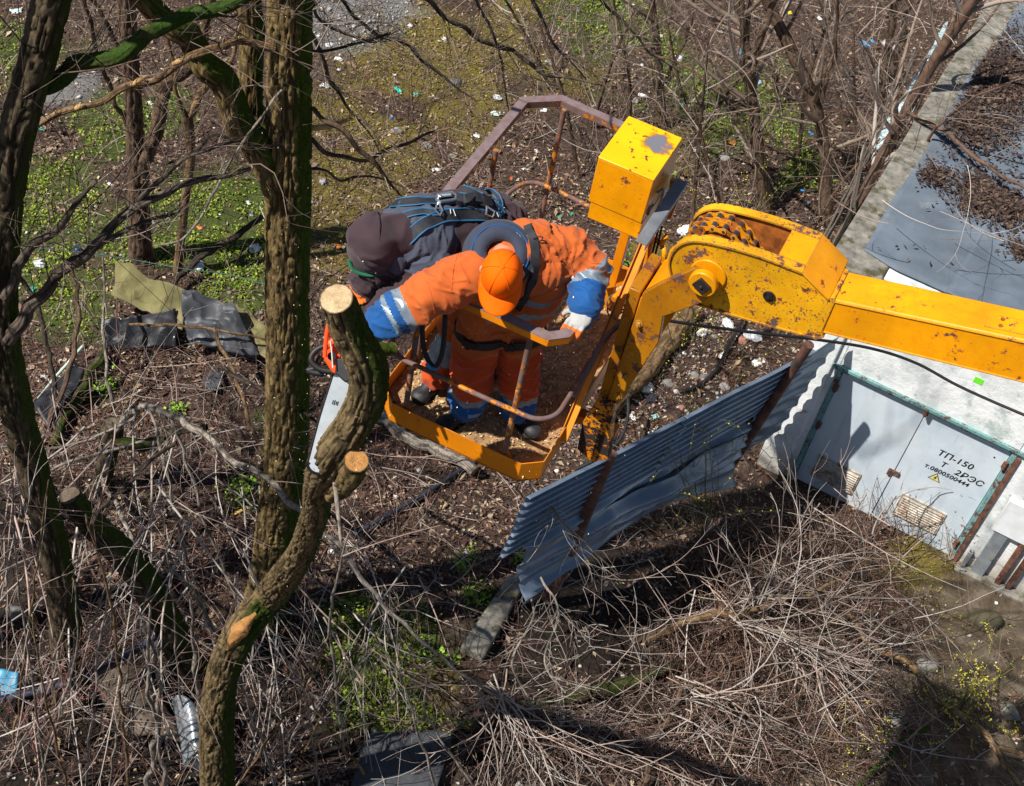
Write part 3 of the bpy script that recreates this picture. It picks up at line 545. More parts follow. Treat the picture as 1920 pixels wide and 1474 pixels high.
# struts on the boom side
def UPL(px, py, u):
    r = ray(px, py); t = (u - (CAM - BO) @ BA) / (r @ BA); return CAM + r * t
mk('angle_post', cat_([beam(L(0.07, 0.98, 0.9), L(0.083, 0.3, 0.06), 0.04, 0.006, BA), beam(L(0.09, 0.98, 0.9), L(0.103, 0.3, 0.06), 0.006, 0.04, BA)]), ORG, lift, bevel=0.001)
mk('strut_tube', tube(spline([G(1208, 438, ZF + 0.92), G(1200, 480, ZF + 0.78), G(1192, 514, ZF + 0.68), G(1172, 540, ZF + 0.62), G(1150, 562, ZF + 0.60)], 20), 0.017, 12), ORG, lift)
mk('strut_tube', tube(spline([G(1225, 440, ZF + 0.9), G(1212, 490, ZF + 0.7), G(1196, 560, ZF + 0.5)], 10), 0.013, 10), ORG, lift)
mk('strut_tube', tube(spline([G(1197, 578, ZF + 0.62), G(1140, 628, ZF + 0.60), G(1104, 690, ZF + 0.52), G(1075, 742, ZF + 0.4)], 16), 0.015, 12), WORN, lift)
mk('gusset_plate', prism([G(1128, 498, ZF + 0.3), G(1175, 508, ZF + 0.3), G(1170, 535, ZF + 0.2), G(1122, 545, ZF + 0.2)], BB * 0.012), ORG, lift, bevel=0.002)
wr = [G(1150 + 16 * math.cos(a) + a * 1.4, 560 + 20 * math.sin(a * 1.0) + a * 2.6, ZF + 0.58 + 0.02 * math.sin(3 * a)) for a in np.linspace(0, 18, 90)]
mk('wire_coil', tube(wr, 0.0035, 6), simple('teal_wire', (0.10, 0.22, 0.2), 0.5, var=0.3), lift)
mk('wire_coil', tube([p + np.array([.01, .01, -.05]) for p in wr[:60]], 0.004, 6), RUBB, lift)
# bracket column
V_F = 0.5
SHADEP = paint('shade_darkened_column_paint', (0.50, 0.20, 0.004), chips=0.39, grime=.5)  # darker copy of the boom paint, the workers' shadow put into its colour
colm = mk('bracket_column', prism([L(0.172, V_F, 1.02), L(0.230, V_F, 1.02), L(0.226, V_F, 0.3), L(0.242, V_F, -0.03), L(0.176, V_F, -0.06)], BB * 0.29), SHADEP, lift, bevel=0.006)
arm_px = [(1206, 549), (1238, 531), (1300, 503), (1332, 520), (1336, 552), (1318, 566), (1254, 589), (1244, 592), (1236, 640), (1160, 757), (1139, 751)]
for vv, nm in ((0.452, 0), (0.80, 1)): mk('pivot_arm', prism([L(*[(a, vv, b) for a, b in [PLV(x, y, 0.46)]][0]) for x, y in arm_px], BB * 0.035), YEL if nm else SHADEP, lift, bevel=0.004)
mk('arm_web', prism([L(0.238, 0.488, 1.0), L(0.345, 0.488, 1.12), L(0.36, 0.488, 0.96), L(0.27, 0.488, 0.3), L(0.238, 0.488, 0.25)], BB * 0.31), ORG, lift, bevel=0.004)
mk('foot_plate', prism([L(*[(a, 0.42, b) for a, b in [PLV(x, y, 0.42)]][0]) for x, y in [(1118, 752), (1150, 760), (1140, 862), (1108, 866), (1082, 842), (1092, 792)]], BB * 0.05), paint('blistered_paint', (0.7, 0.25, 0.004), chips=0.47, scale=8, rust=(.02, .015, .012), bare=(.03, .02, .02)), lift, bevel=0.003)
HEX = [(math.cos(a), math.sin(a)) for a in np.arange(6) * math.pi / 3]
for x, y, vv in [(1172, 600, .499), (1160, 655, .499), (1149, 697, .499), (1136, 740, .499), (1198, 607, .451), (1183, 662, .451), (1171, 703, .451), (1160, 742, .451)]:
    a, b = PLV(x, y, vv); mk('bolt', cat_([cyl(L(a, vv, b), L(a, vv - 0.004, b), 0.021, 14), prism([L(a + .014 * c_, vv - .004, b + .014 * s_) for c_, s_ in HEX], BB * -0.012), cyl(L(a, vv - .016, b), L(a, vv - .024, b), 0.007, 8)]), HEADP, lift)
# knuckle head
px_near = [(1262, 522), (1257, 492), (1268, 466), (1296, 453), (1340, 458), (1420, 480), (1505, 512), (1553, 561), (1543, 629), (1530, 632), (1430, 605), (1335, 577), (1290, 563)]
HN = [PLV(x, y, 0.5) for x, y in px_near]
HN = [tuple(q) for q in HN]
def head_plate(v0, th, mat): return mk('head_plate', prism([L(a, v0, b) for a, b in HN], BB * th), mat, lift, bevel=0.003)
head_plate(0.5, 0.02, HEADP); head_plate(0.76, 0.02, RUSTO)
mk('head_plate_outer', prism([L(a, 0.7805, b) for a, b in HN], BB * 0.004), HEADP, lift)
def rim(v0, v1, idx, off, th):
    parts = []
    for i, j in zip(idx[:-1], idx[1:]):
        a, b = np.array(HN[i]), np.array(HN[j]); t = unit(b - a); nn = np.array([-t[1], t[0]]); c0 = np.mean(HN, 0); nn = nn if nn @ ((a + b) / 2 - c0) > 0 else -nn
        q = [a - t * th * 0.3, b + t * th * 0.3, b + t * th * 0.3 + nn * th, a - t * th * 0.3 + nn * th]
        parts.append(prism([L(x, v0, z) for x, z in q], BB * (v1 - v0)))
    return cat_(parts)
def rim_s(v0, v1, idx, th):                                                  # continuous flange round the plate edge
    pts = spline(np.array([HN[i] for i in idx]), 40); c0 = np.mean(HN, 0); T = np.gradient(pts, axis=0); T /= np.linalg.norm(T, axis=1)[:, None]; N_ = np.stack([-T[:, 1], T[:, 0]], 1); N_ *= np.sign(((pts - c0) * N_).sum(1))[:, None]
    V = []
    for p, q in zip(pts, N_):
        o_ = p + q * th; V += [L(p[0], v0, p[1]), L(o_[0], v0, o_[1]), L(o_[0], v1, o_[1]), L(p[0], v1, p[1])]
    Fs = [[i * 4 + k, i * 4 + (k + 1) % 4, i * 4 + 4 + (k + 1) % 4, i * 4 + 4 + k] for i in range(39) for k in range(4)] + [[3, 2, 1, 0], [156, 157, 158, 159]]
    return np.array(V), Fs
mk('head_flange', rim_s(0.49, 0.545, [0, 1, 2, 3, 4, 5, 6], 0.008), HEADP, lift, sharp=30); mk('head_flange', rim_s(0.745, 0.795, [0, 1, 2, 3, 4, 5, 6], 0.008), HEADP, lift, sharp=30)
mk('head_bottom', cat_([rim(0.492, 0.785, [8, 9, 10, 11, 12], 0, 0.008)]), HEADP, lift)
t6, t7 = np.array(HN[6]), np.array(HN[7]); t5 = np.array(HN[5]); tc = t6 + (t5 - t6) * 0.62
mk('head_cover', prism([L(tc[0], 0.5465, tc[1] + .001), L(t6[0], 0.5465, t6[1] + .001), L(t6[0], 0.5465, t6[1] + .008), L(tc[0], 0.5465, tc[1] + .008)], BB * 0.197), YEL, lift)
mk('head_slope', cat_([rim(0.49, 0.79, [6, 7], 0, 0.008)]), YEL, lift, bevel=0.002)
mk('head_bulkhead', beam(L(tc[0] + .02, 0.52, 1.32), L(tc[0] + .02, 0.76, 1.32), 0.012, 0.30), RUSTO, lift)
PV = (0.497, 1.262)
PV = PLV(1320, 529, 0.44)
mk('pivot_boss', cat_([cyl(L(PV[0], 0.452, PV[1]), L(PV[0], 0.415, PV[1]), 0.066, 36), cyl(L(PV[0], 0.4995, PV[1]), L(PV[0], 0.488, PV[1]), 0.085, 36)]), YEL, lift, bevel=0.006)
e1 = BA * math.cos(.5) + UP * math.sin(-.5); e2 = BA * math.sin(.5) + UP * math.cos(.5)
mk('pivot_nut', cat_([box(L(PV[0], 0.409, PV[1]), e1 * 0.033, e2 * 0.03, BB * 0.008), cyl(L(PV[0], 0.402, PV[1]), L(PV[0], 0.394, PV[1]), 0.009, 10)]), DKST, lift, bevel=0.003)
a, b = PLV(1442, 556, 0.495); mk('grease_plug', cat_([tube([L(a + .024 * math.cos(t), 0.495, b + .024 * math.sin(t)) for t in np.linspace(0, 2 * math.pi, 24, endpoint=False)], 0.005, 8, closed=True), cyl(L(a, .4995, b), L(a, .485, b), .017, 16), cyl(L(a, .485, b), L(a, .478, b), .008, 8)]), DKST, lift)
mk('sprocket', cat_([cyl(L(PV[0] - .01, 0.585, PV[1] + .03), L(PV[0] - .01, 0.70, PV[1] + .03), 0.11, 30), cyl(L(PV[0] - .01, 0.52, PV[1] + .03), L(PV[0] - .01, .76, PV[1] + .03), .05, 20)]), RUSTO, lift)
# chain: every link a part; plates share mesh data
cpath = [(PV[0] - .01 + 0.150 * math.cos(t), PV[1] + .030 + 0.150 * math.sin(t)) for t in np.linspace(R_(190), R_(48), 20)]
cpath += [(cpath[-1][0] + 0.033 * k * math.cos(R_(-42)), cpath[-1][1] + 0.033 * k * math.sin(R_(-42))) for k in range(1, 8)]
cp = spline(np.array(cpath), 400); sl_ = np.concatenate([[0], np.cumsum(np.linalg.norm(np.diff(cp, axis=0), axis=1))]); PITCH = 0.052
cpts = np.stack([np.interp(np.arange(0, sl_[-1], PITCH), sl_, cp[:, k]) for k in (0, 1)], 1)
def stad(a, b, r, v0, th):
    t = unit(b - a); nn = np.array([-t[1], t[0]]); P = []
    for k in range(9): an = math.pi / 2 + math.pi * k / 8; P.append(a + r * (t * math.cos(an) + nn * math.sin(an)))
    mid = (a + b) / 2; P.append(mid - nn * r * 0.72)
    for k in range(9): an = -math.pi / 2 + math.pi * k / 8; P.append(b + r * (t * math.cos(an) + nn * math.sin(an)))
    P.append(mid + nn * r * 0.72); return prism([L(x, v0, z) for x, z in P], BB * th)
for row, vv in ((0, 0.60), (1, 0.668)):
    for i in range(len(cpts) - 1):
        a, b = cpts[i], cpts[i + 1]; inn = i % 2
        sh = [stad(a, b, 0.0145, vv - (0.008 if not inn else 0.004), 0.004), stad(a, b, 0.0145, vv + 0.036 + (0.004 if not inn else 0.0), 0.004)]
        lk = mk('chain_link', cat_(sh), RUSTO if i % 3 == 2 else YEL, lift, sharp=30)
        mk('chain_pin', cat_([cyl(L(a[0], vv - 0.011, a[1]), L(a[0], vv + 0.047, a[1]), 0.007, 10), cyl(L(a[0], vv - 0.001, a[1]), L(a[0], vv + 0.033, a[1]), 0.013, 12)]), STEEL, lk)
# boom
U0, U1 = 1.02, 3.6
tw = lambda u: 1.428 + 0.258 * (u - 1.03); bw = lambda u: 1.225 + 0.222 * (u - 1.03)
def bsec(u, v0, v1): return [L(u, v0, bw(u)), L(u, v1, bw(u)), L(u, v1, tw(u)), L(u, v0, tw(u))]
mk('boom', box8(bsec(U0, 0.505, 0.715)[0:2] + bsec(U1, 0.505, 0.66)[1::-1] + [bsec(U0, .505, .715)[3], bsec(U0, .505, .715)[2], bsec(U1, .505, .66)[2], bsec(U1, .505, .66)[3]]), YEL, lift, bevel=0.006)
mk('boom_seam', tube([L(u, 0.506, tw(u) - 0.012) for u in np.linspace(U0, U1, 30)], 0.007, 8), YEL, lift); mk('boom_seam', tube([L(u, 0.507, bw(u) + 0.006) for u in np.linspace(U0, U1, 30)], 0.006, 8), YEL, lift)
mk('boom_collar', cat_([beam(L(1.045, 0.50, tw(1.045) + .004), L(1.045, .72, tw(1.045) + .004), .02, .012), prism([L(1.035, .4985, bw(1.035)), L(1.06, .4985, bw(1.06)), L(1.06, .4985, tw(1.06)), L(1.035, .4985, tw(1.035))], BB * .007)]), HEADP, lift, bevel=0.003)
u0 = 1.66; mk('inspection_plate', prism([L(u0, .535, tw(u0) + .001), L(u0 + .55, .535, tw(u0 + .55) + .001), L(u0 + .55, .625, tw(u0 + .55) + .001), L(u0 + .04, .625, tw(u0 + .04) + .001), L(u0, .585, tw(u0) + .001)], UP * 0.004), YEL, lift, bevel=0.001)
for du, v in ((0.06, .60), (0.06, .555), (0.4, .6), (.4, .555)): mk('bolt', cyl(L(u0 + du, v, tw(u0 + du) + .005), L(u0 + du, v, tw(u0 + du) + .012), 0.009, 8), RUSTO, lift)
# control box
n = NT('box_lid_paint'); y_ = n.ramp(n.noise(5, 5), [(0.3, (0.88, 0.44, 0.002)), (0.7, (0.95, 0.52, 0.004))])
cpos = L(-0.045, 1.27, 1.25) - np.array(lift.location); dv = n.t.nodes.new('ShaderNodeVectorMath'); dv.operation = 'DISTANCE'; n.l(n.tc.outputs['Object'], dv.inputs[0]); dv.inputs[1].default_value = cpos.tolist()
md_ = n.math('ADD', dv.outputs['Value'], n.math('MULTIPLY', n.math('SUBTRACT', n.noise(16, 6, 0.65), 0.5), 0.16)); mk1 = n.ramp(md_, [(0.062, 1.0), (0.066, 0.0)])
sp = n.ramp(n.noise(21, 7, 0.7), [(0.375, 1.0), (0.385, 0.0)]); hal = n.ramp(md_, [(0.066, 0.9), (0.09, 0.0)])
y_ = n.mix(hal, y_, (0.45, 0.13, 0.01)); y_ = n.mix(sp, y_, (0.12, 0.05, 0.02)); y_ = n.mix(mk1, y_, (0.17, 0.17, 0.20)); LID = n.set(y_, 0.42, 0, 0.4)
bx = lambda u0, u1, v0, v1, w0, w1: box8([L(u0, v0, w0), L(u1, v0, w0), L(u1, v1, w0), L(u0, v1, w0), L(u0, v0, w1), L(u1, v0, w1), L(u1, v1, w1), L(u0, v1, w1)])
cb = mk('control_box', bx(-0.25, 0.04, 1.0, 1.385, 0.975, 1.246), YEL, lift, bevel=0.004)
mk('lid', bx(-0.2515, 0.0415, 0.9985, 1.3865, 1.246, 1.256), LID, cb, bevel=0.004); mk('skirt', bx(-0.235, 0.042, 1.004, 1.37, 0.872, 0.973), YEL, cb, bevel=0.003)
mk('latch', cat_([bx(.0405, .052, 1.06, 1.075, .99, 1.04), bx(.0405, .05, 1.1, 1.13, 1.0, 1.012)]), GREYB, cb); mk('hose', tube(spline([L(.045, 1.14, 1.08), L(.07, 1.13, 1.12), L(.08, 1.11, 1.08), L(.075, 1.09, 0.98)], 16), .006, 8), simple('grey_hose', (.2, .27, .25), .5), cb)
mk('shelf_bar', cat_([bx(0.075, 0.135, 0.80, 1.36, 1.03, 1.037), bx(0.129, 0.135, 0.80, 1.36, 1.0, 1.029)]), GREYB, lift, bevel=0.001)
mk('shelf_bracket', prism([L(.05, 1.33, 1.028), L(.13, 1.33, 1.028), L(.11, 1.33, .8), L(.09, 1.33, .8)], BB * .03), ORG, lift)
mk('box_support', cat_([beam(L(-.1, 1.36, 0.0), L(-.1, 1.36, .87), .05, .05, BB), beam(L(.03, 1.3, 0.1), L(.03, 1.3, .87), .04, .04, BB)]), ORG, lift, bevel=.003)
for dx in (0, 7, 13): mk('cable', tube(spline([G(1228 + dx, 425, ZF + 0.95), G(1220 + dx, 460, ZF + .8), G(1208 + dx, 505, ZF + .62), G(1196 + dx * .5, 560, ZF + .5), G(1180, 610, ZF + .4)], 18), .006, 7), RUBB, lift)
mk('hydraulic_pipe', tube(spline([G(1222, 444, ZF + .8), G(1240, 458, ZF + .8), G(1246, 474, ZF + .78), G(1243, 496, ZF + .7)], 18), .014, 10), YEL, lift); mk('hydraulic_pipe', cyl(G(1238, 460, ZF + .8), G(1252, 440, ZF + .86), .014, 12), YEL, lift)
# sawdust heaped on the basket floor
q = rng.uniform([-0.8, 0.02], [0.08, 1.58], (9000, 2)); q = q[~((q[:, 0] + q[:, 1] < -0.70) | (q[:, 0] - q[:, 1] > 0.0))]; q = q[~((q[:, 0] - .092) + (q[:, 1] - 1.52) > -.0)]
hgt = 0.012 + 0.03 * np.clip(fbm(np.column_stack([q * 3, 0 * q[:, 0]]), 3, 6) + .3, 0, 1); Pw = BO + q[:, :1] * BA + q[:, 1:] * BB; Pw[:, 2] = ZF + hgt + rng.uniform(-.008, .008, len(q))
V, Fc, c = leaves(Pw, rng.uniform(.008, .028, len(q)), np.array([(.55, .36, .17), (.68, .48, .26), (.42, .25, .11), (.26, .15, .07), (.56, .40, .23), (.74, .58, .36), (.18, .12, .08)]), flat=.5, wid=.4)
g = 40; uu, vv_ = np.meshgrid(np.linspace(-.81, .082, g), np.linspace(.02, 1.59, g)); ok = ~((uu + vv_ < -.70) | (uu - vv_ > -.0) | (uu - .092 + vv_ - 1.52 > -.01) | (vv_ - uu > 2.3))
hh = .010 + .03 * np.clip(fbm(np.stack([uu * 3, vv_ * 3, 0 * uu], -1), 3, 6) + .3, 0, 1); SV = BO + uu[..., None] * BA + vv_[..., None] * BB + (hh[..., None]) * UP; ii = np.arange(g - 1)[:, None] * g + np.arange(g - 1)[None]
okq = ok[:-1, :-1] & ok[1:, :-1] & ok[:-1, 1:] & ok[1:, 1:]; SF = np.stack([ii, ii + 1, ii + g + 1, ii + g], -1)[okq]; SF3 = np.concatenate([SF[:, :3], SF[:, [0, 2, 3]]])
cs = np.tile(np.array([.36, .22, .11]), (g * g, 1)) * rng.uniform(.6, 1.3, (g * g, 1))
mk('sawdust', (np.vstack([V, SV.reshape(-1, 3)]), np.vstack([Fc, SF3 + len(V)])), VC, smooth=False, col=np.vstack([c, cs]), kind='stuff')
# ------------------------------------------------------------------ trees
BK_A = bark('olive_bark', (0.055, 0.038, 0.018), (0.31, 0.22, 0.095), (0.065, 0.10, 0.010), 0.55); BK_C = bark('dark_bark', (0.03, 0.023, 0.016), (0.15, 0.115, 0.07), (0.05, 0.075, 0.012), 0.45)
BK_M = bark('mossy_bark', (0.03, 0.03, 0.012), (0.09, 0.10, 0.03), (0.04, 0.08, 0.012), 0.85); BK_R = bark('brown_bark', (0.06, 0.04, 0.028), (0.19, 0.125, 0.085)); BK_P = bark('grey_bark', (0.13, 0.11, 0.09), (0.42, 0.37, 0.32)); BK_O = bark('peeled_bark', (0.10, 0.06, 0.03), (0.30, 0.20, 0.11)); BK_K = bark('wet_bark', (0.025, 0.02, 0.017), (0.085, 0.066, 0.05))
BK_G = bark('grey_brown_bark', (0.05, 0.04, 0.035), (0.16, 0.125, 0.10))
TW = vcol('twig', 0.8, 0.25)
BRN = np.array([(0.17, 0.12, 0.09), (0.24, 0.18, 0.14), (0.12, 0.08, 0.06), (0.30, 0.24, 0.20)]); GRY = np.array([(0.34, 0.30, 0.27), (0.45, 0.40, 0.36), (0.26, 0.21, 0.18), (0.36, 0.27, 0.23)]); DRK = np.array([(0.07, 0.055, 0.045), (0.11, 0.085, 0.065), (0.05, 0.04, 0.035)]); PNK = np.array([(0.22, 0.125, 0.105), (0.30, 0.20, 0.175), (0.15, 0.08, 0.065), (0.36, 0.27, 0.235), (0.10, 0.055, 0.045)]); GRN = np.array([(0.14, 0.15, 0.05), (0.20, 0.18, 0.08), (0.10, 0.09, 0.04)])
def VP(px, py, base, off=0.0):
    b = G(*base); h = b[:2] - CAM[:2]; r0 = np.linalg.norm(h); h = h / r0; r = ray(px, py); t = (r0 + off) / (r[:2] @ h); return CAM + r * t
def path_of(pts, base):
    P = []; R = []
    for q in pts:
        p = VP(q[0], q[1], base, q[3] if len(q) > 3 else 0.0); P.append(p); R.append(q[2] * depth_of(p) / F / 2)
    return np.array(P), np.array(R)
def trunk(name, P, R, mat, parent, step=0.03, sides=28, amp=0.05, freq=16.0, flare=0.0, moss_dir=None, seed=1, wob=0.06, cap=None, knob=None, cap_mat=None):
    P = np.asarray(P, float); Lg = np.linalg.norm(np.diff(P, axis=0), axis=1).sum(); n = int(min(900, max(8, Lg / step))); Q = spline(P, n); Rr = np.interp(np.linspace(0, len(P) - 1, n), np.arange(len(P)), R)
    s_ = s = np.concatenate([[0], np.cumsum(np.linalg.norm(np.diff(Q, axis=0), axis=1))]); Q = Q + ((np.stack([vnoise(np.stack([s_ * 5 + k * 31.7, s_ * 0 + seed, s_ * 0], -1), 3) for k in range(3)], -1) * np.minimum(Rr, .03)[:, None] * 1.3) if name == 'limb' or name == 'stem' else 0); T, N, B = frames(Q); a = np.arange(sides) * 2 * math.pi / sides
    if flare: Rr = Rr * (1 + flare * np.exp(-s / 0.22)[:n])
    D = N[:, None] * np.cos(a)[None, :, None] + B[:, None] * np.sin(a)[None, :, None]; rm = float(np.mean(R))
    q = np.stack([np.cos(a)[None, :] * Rr[:, None], np.sin(a)[None, :] * Rr[:, None], np.repeat(s[:, None] * 0.13, sides, 1)], -1) * freq * 1.7
    warp = np.stack([fbm(q * 0.5, 2, seed + 50), fbm(q * 0.5 + 7, 2, seed + 51), 0 * q[..., 0]], -1) * 0.7
    sm = lambda x: np.clip(x, 0, 1) ** 2 * (3 - 2 * np.clip(x, 0, 1))
    n1 = vnoise((q + warp) * [1.0, 1.0, 1.0], seed); n2 = vnoise((q + warp) * [1.9, 1.9, 2.6] + 5, seed + 2); n3 = vnoise(q * [2.5, 2.5, 9], seed + 4)
    rd = 0.9 * sm(np.abs(n1) / 0.34) * (0.45 + 0.55 * sm(np.abs(n2) / 0.3)) + 0.12 * n3; lo = fbm(q * 0.12 + 3, 2, seed + 7)
    rad = Rr[:, None] * (1 + wob * 2 * lo) + amp * np.minimum(Rr[:, None], 0.14) * 2.6 * (rd - 0.62) * (1 if cap is None else np.clip(np.minimum(np.abs(s - (s[-1] if cap > 0 else 0)) / .05, 1), .2, 1)[:, None])
    if knob:
        for sk, ak, hk, wk in knob:
            rad += hk * np.exp(-((s[:, None] / Lg - sk) / wk) ** 2) * (0.4 + 0.6 * np.cos(a[None, :] - ak))
    V = (Q[:, None] + D * rad[..., None]).reshape(-1, 3)
    i = np.arange(n - 1)[:, None] * sides + np.arange(sides)[None]; j = np.arange(n - 1)[:, None] * sides + (np.arange(sides)[None] + 1) % sides
    Fc = np.stack([i, j, j + sides, i + sides], -1).reshape(-1, 4)
    mdv = unit(moss_dir if moss_dir is not None else [0.75, 0.3, 0.5]); moss = np.clip((D @ mdv) * 0.55, -0.25, 0.5).ravel()
    o = mk(name, (V, Fc), mat, parent, sharp=0, attrs=dict(hgt=rd.ravel(), moss=moss))
    if cap is not None:                                                       # sawn end, slightly domed, with its own mesh
        end = -1 if cap > 0 else 0; ring = V.reshape(n, sides, 3)[end]; c0 = ring.mean(0); nr = 14; VV = []; t = T[end] * (1 if cap > 0 else -1); rr0 = float(np.linalg.norm(ring - c0, axis=1).mean())
        for k in range(nr + 1):
            f = k / nr
            for v in ring: VV.append(c0 + (v - c0) * f + t * (0.004 + 0.010 * rr0 / 0.08 * vnoise(np.array((v - c0) * f * 30 + seed), 3) * (1 - f * 0.6)))
        cf = [[k * sides + x, k * sides + (x + 1) % sides, (k + 1) * sides + (x + 1) % sides, (k + 1) * sides + x] for k in range(nr) for x in range(sides)]
        mk('sawn_end', (np.array(VV), cf), cap_mat, o, sharp=0, attrs=dict(rad=np.repeat(np.linspace(0, 1, nr + 1), sides)))
    return o, Q, Rr
def wood_end(name, c1, c2, centre_seed):
    n = NT(name); nn = n.noise(45, 6, 0.7); rd_ = n.attr('rad', 'Fac');  c = n.ramp(nn, [(0.3, c1), (0.7, c2)]); c = n.mix(n.ramp(n.noise(9, 4), [(0.5, 0.0), (0.7, 0.6)]), c, tuple(np.array(c2) * 1.25)); wr = n.math('SINE', n.math('MULTIPLY', n.math('ADD', rd_, n.math('MULTIPLY', n.noise(14, 3), .10)), 62.0)); c = n.mix(n.ramp(wr, [(.0, .35), (.6, .0)]), c, tuple(np.array(c1) * .7)); c = n.mix(n.ramp(rd_, [(.90, 0.0), (.95, .85)]), c, (.06, .042, .025)); saw_ = n.noise(26, 3, .5, n.coord((1, 9, 1))); n.bump(n.math('ADD', n.noise(110, 4), n.math('MULTIPLY', saw_, 1.2)), 0.9, 0.006); return n.set(c, 0.9, 0, 0.15)
CUT = wood_end('fresh_cut_wood', (0.42, 0.29, 0.15), (0.68, 0.54, 0.34), 0); CUT2 = wood_end('orange_cut_wood', (0.36, 0.16, 0.05), (0.58, 0.32, 0.12), 1); CUTD = wood_end('old_grey_cut', (0.10, 0.075, 0.055), (0.20, 0.16, 0.12), 3); PEEL = wood_end('peeled_wood', (0.45, 0.25, 0.10), (0.62, 0.42, 0.20), 2)
def twigs(parent, polys, r0, pal, sub=(3, 2), lf=((0.35, 0.7), (0.3, 0.6)), ang=0.8, bend=(0, 0, 0), name='twigs', thin=0.45, Ksub=6, jit=0.22, sides=3):
    """side shoots on given stems (list of polylines, all resampled to 10 points); ONE stuff part"""
    P = np.stack([spline(p, 10) for p in polys]); outV = []; outF = []; outC = []; n0 = 0; cur = P; r = np.broadcast_to(np.asarray(r0, float), (len(P),))
    for lev, m in enumerate(sub):
        cur, idx = branch_off(cur, m, lf[lev], ang, 0.12, K=Ksub, jit=jit, bend=bend); r = r[idx] * thin * rng.uniform(0.7, 1.2, len(idx)); r = np.maximum(r, 0.0028)
        V, Fc = tubes_np(cur, r, r * 0.35, sides); c = pal[rng.integers(0, len(pal), len(idx))] * rng.uniform(0.8, 1.2, (len(idx), 1)); outV.append(V); outF.append(Fc + n0); outC.append(rep(c, cur, sides)); n0 += len(V)
    return mk(name, (np.vstack(outV), np.vstack(outF)), TW, parent, sharp=0, col=np.vstack(outC), kind='stuff'), cur
def tree(label, base, pts, limbs, mat, res=(0.03, 28), tw=None, pal=BRN, flare=0.35, group=None, name='bare_tree', cat='tree', amp=0.05, freq=16, limb_mat=None, tsub=(6, 3), own=0, ang=0.85, tbend=(0, 0, .5), seed=1, cap=None):
    P, R = path_of(pts, base); b = G(*base); t = thing(name, label, cat, [b[0], b[1], float(hz(b[0], b[1]))], group)
    P = np.vstack([P[0] - UP * 0.12, P[1:]]) if abs(P[0][2]) < 0.5 else P
    trunk('trunk', P, R, mat, t, res[0], res[1], amp, freq, flare, seed=seed, cap=cap, cap_mat=CUTD); stems = [P]; rad = [R.mean()]
    for k, l in enumerate(limbs):
        m = limb_mat if limb_mat else mat
        if isinstance(l, dict): m = l.get('mat', m); l = l['p']
        lp, lr = path_of(l, base); trunk('limb', lp, lr, m, t, max(res[0], 0.035), max(8, res[1] * 2 // 3), amp, freq * 1.2, seed=seed + 5 + k, wob=0.05); stems.append(lp); rad.append(lr.mean())
    if tw:
        if own:                                                               # free shoots along the trunk, for slender saplings
            P10 = np.stack([spline(P, 10)]); br, _ = branch_off(P10, own, (0.18, 0.45), 0.9, 0.15, K=8, jit=0.16, bend=(0, 0, 0.6)); rr = rng.uniform(0.35, 0.6, own) * R.mean()
            V, Fc = tubes_np(br, rr, rr * 0.3, 5); c = pal[rng.integers(0, len(pal), own)]; mk('branches', (V, Fc), TW, t, sharp=0, col=rep(c, br, 5), kind='stuff'); stems += list(br); rad += list(rr)
        twigs(t, stems, np.minimum(np.array(rad) * 0.5, 0.012), pal, tsub, lf=((0.2, 0.5), (0.3, 0.7)), ang=ang, bend=tbend)
    return t, stems
bA = (490, 1150)
TA, SA = tree('tall straight tree with furrowed trunk, mossy green on its right side, left of the workers', bA,
     [(490, 1150, 74), (508, 1060, 72), (520, 960, 74), (537, 850, 79), (541, 600, 81), (541, 300, 80), (543, 0, 80), (548, -260, 76)],
     [[(515, 345, 56, -.02), (470, 250, 56, -.1), (390, 118, 53, -.15), (300, 30, 45, -.2), (200, -70, 42, -.3)],
      [(505, 330, 50, .15), (485, 230, 46, .25), (476, 100, 44, .3), (470, -80, 42, .35)],
      dict(p=[(508, 92, 17, -.1), (460, 78, 15, -.2), (428, 75, 14, -.25), (395, 92, 17, -.3), (335, 122, 14, -.35), (270, 158, 14, -.4), (200, 185, 13, -.4), (120, 210, 13, -.45), (40, 250, 12, -.5), (-40, 290, 11, -.5)], mat=BK_O),
      dict(p=[(530, 170, 4, -.2), (500, 205, 5, -.3), (440, 290, 5, -.35), (395, 375, 5, -.4), (345, 445, 4, -.4), (290, 462, 3, -.4)], mat=BK_P),
      dict(p=[(583, 262, 8, .0), (610, 290, 8, .0), (650, 293, 8, .1), (690, 296, 7, .1), (720, 283, 6, .15), (765, 272, 6, .2), (800, 250, 5, .2), (850, 236, 4, .2)], mat=BK_R),
      dict(p=[(583, 195, 9, .0), (625, 235, 11, -.1), (665, 270, 11, -.1), (700, 300, 11, -.1), (735, 345, 6, -.1), (775, 400, 3, -.1)], mat=BK_R),
      dict(p=[(583, 318, 6, .0), (612, 322, 5, 0), (640, 337, 5, .1), (670, 330, 5, .1), (700, 332, 4, .1), (760, 350, 3, .1)], mat=BK_R),
      dict(p=[(583, 96, 6, 0), (620, 92, 6, .1), (680, 80, 6, .2), (735, 60, 5, .2)], mat=BK_K),
      dict(p=[(480, 300, 7, -.1), (440, 262, 6, -.1), (400, 255, 6, -.1), (340, 300, 6, -.1), (250, 330, 4, -.1)], mat=BK_K)],
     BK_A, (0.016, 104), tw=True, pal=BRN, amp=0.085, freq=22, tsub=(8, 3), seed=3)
P_, R_l = path_of([(583, 240, 11), (610, 238, 12), (630, 232, 10), (651, 226, 7)], bA); trunk('broken_limb', P_, R_l, PEEL, TA, .02, 12, .08, 30)
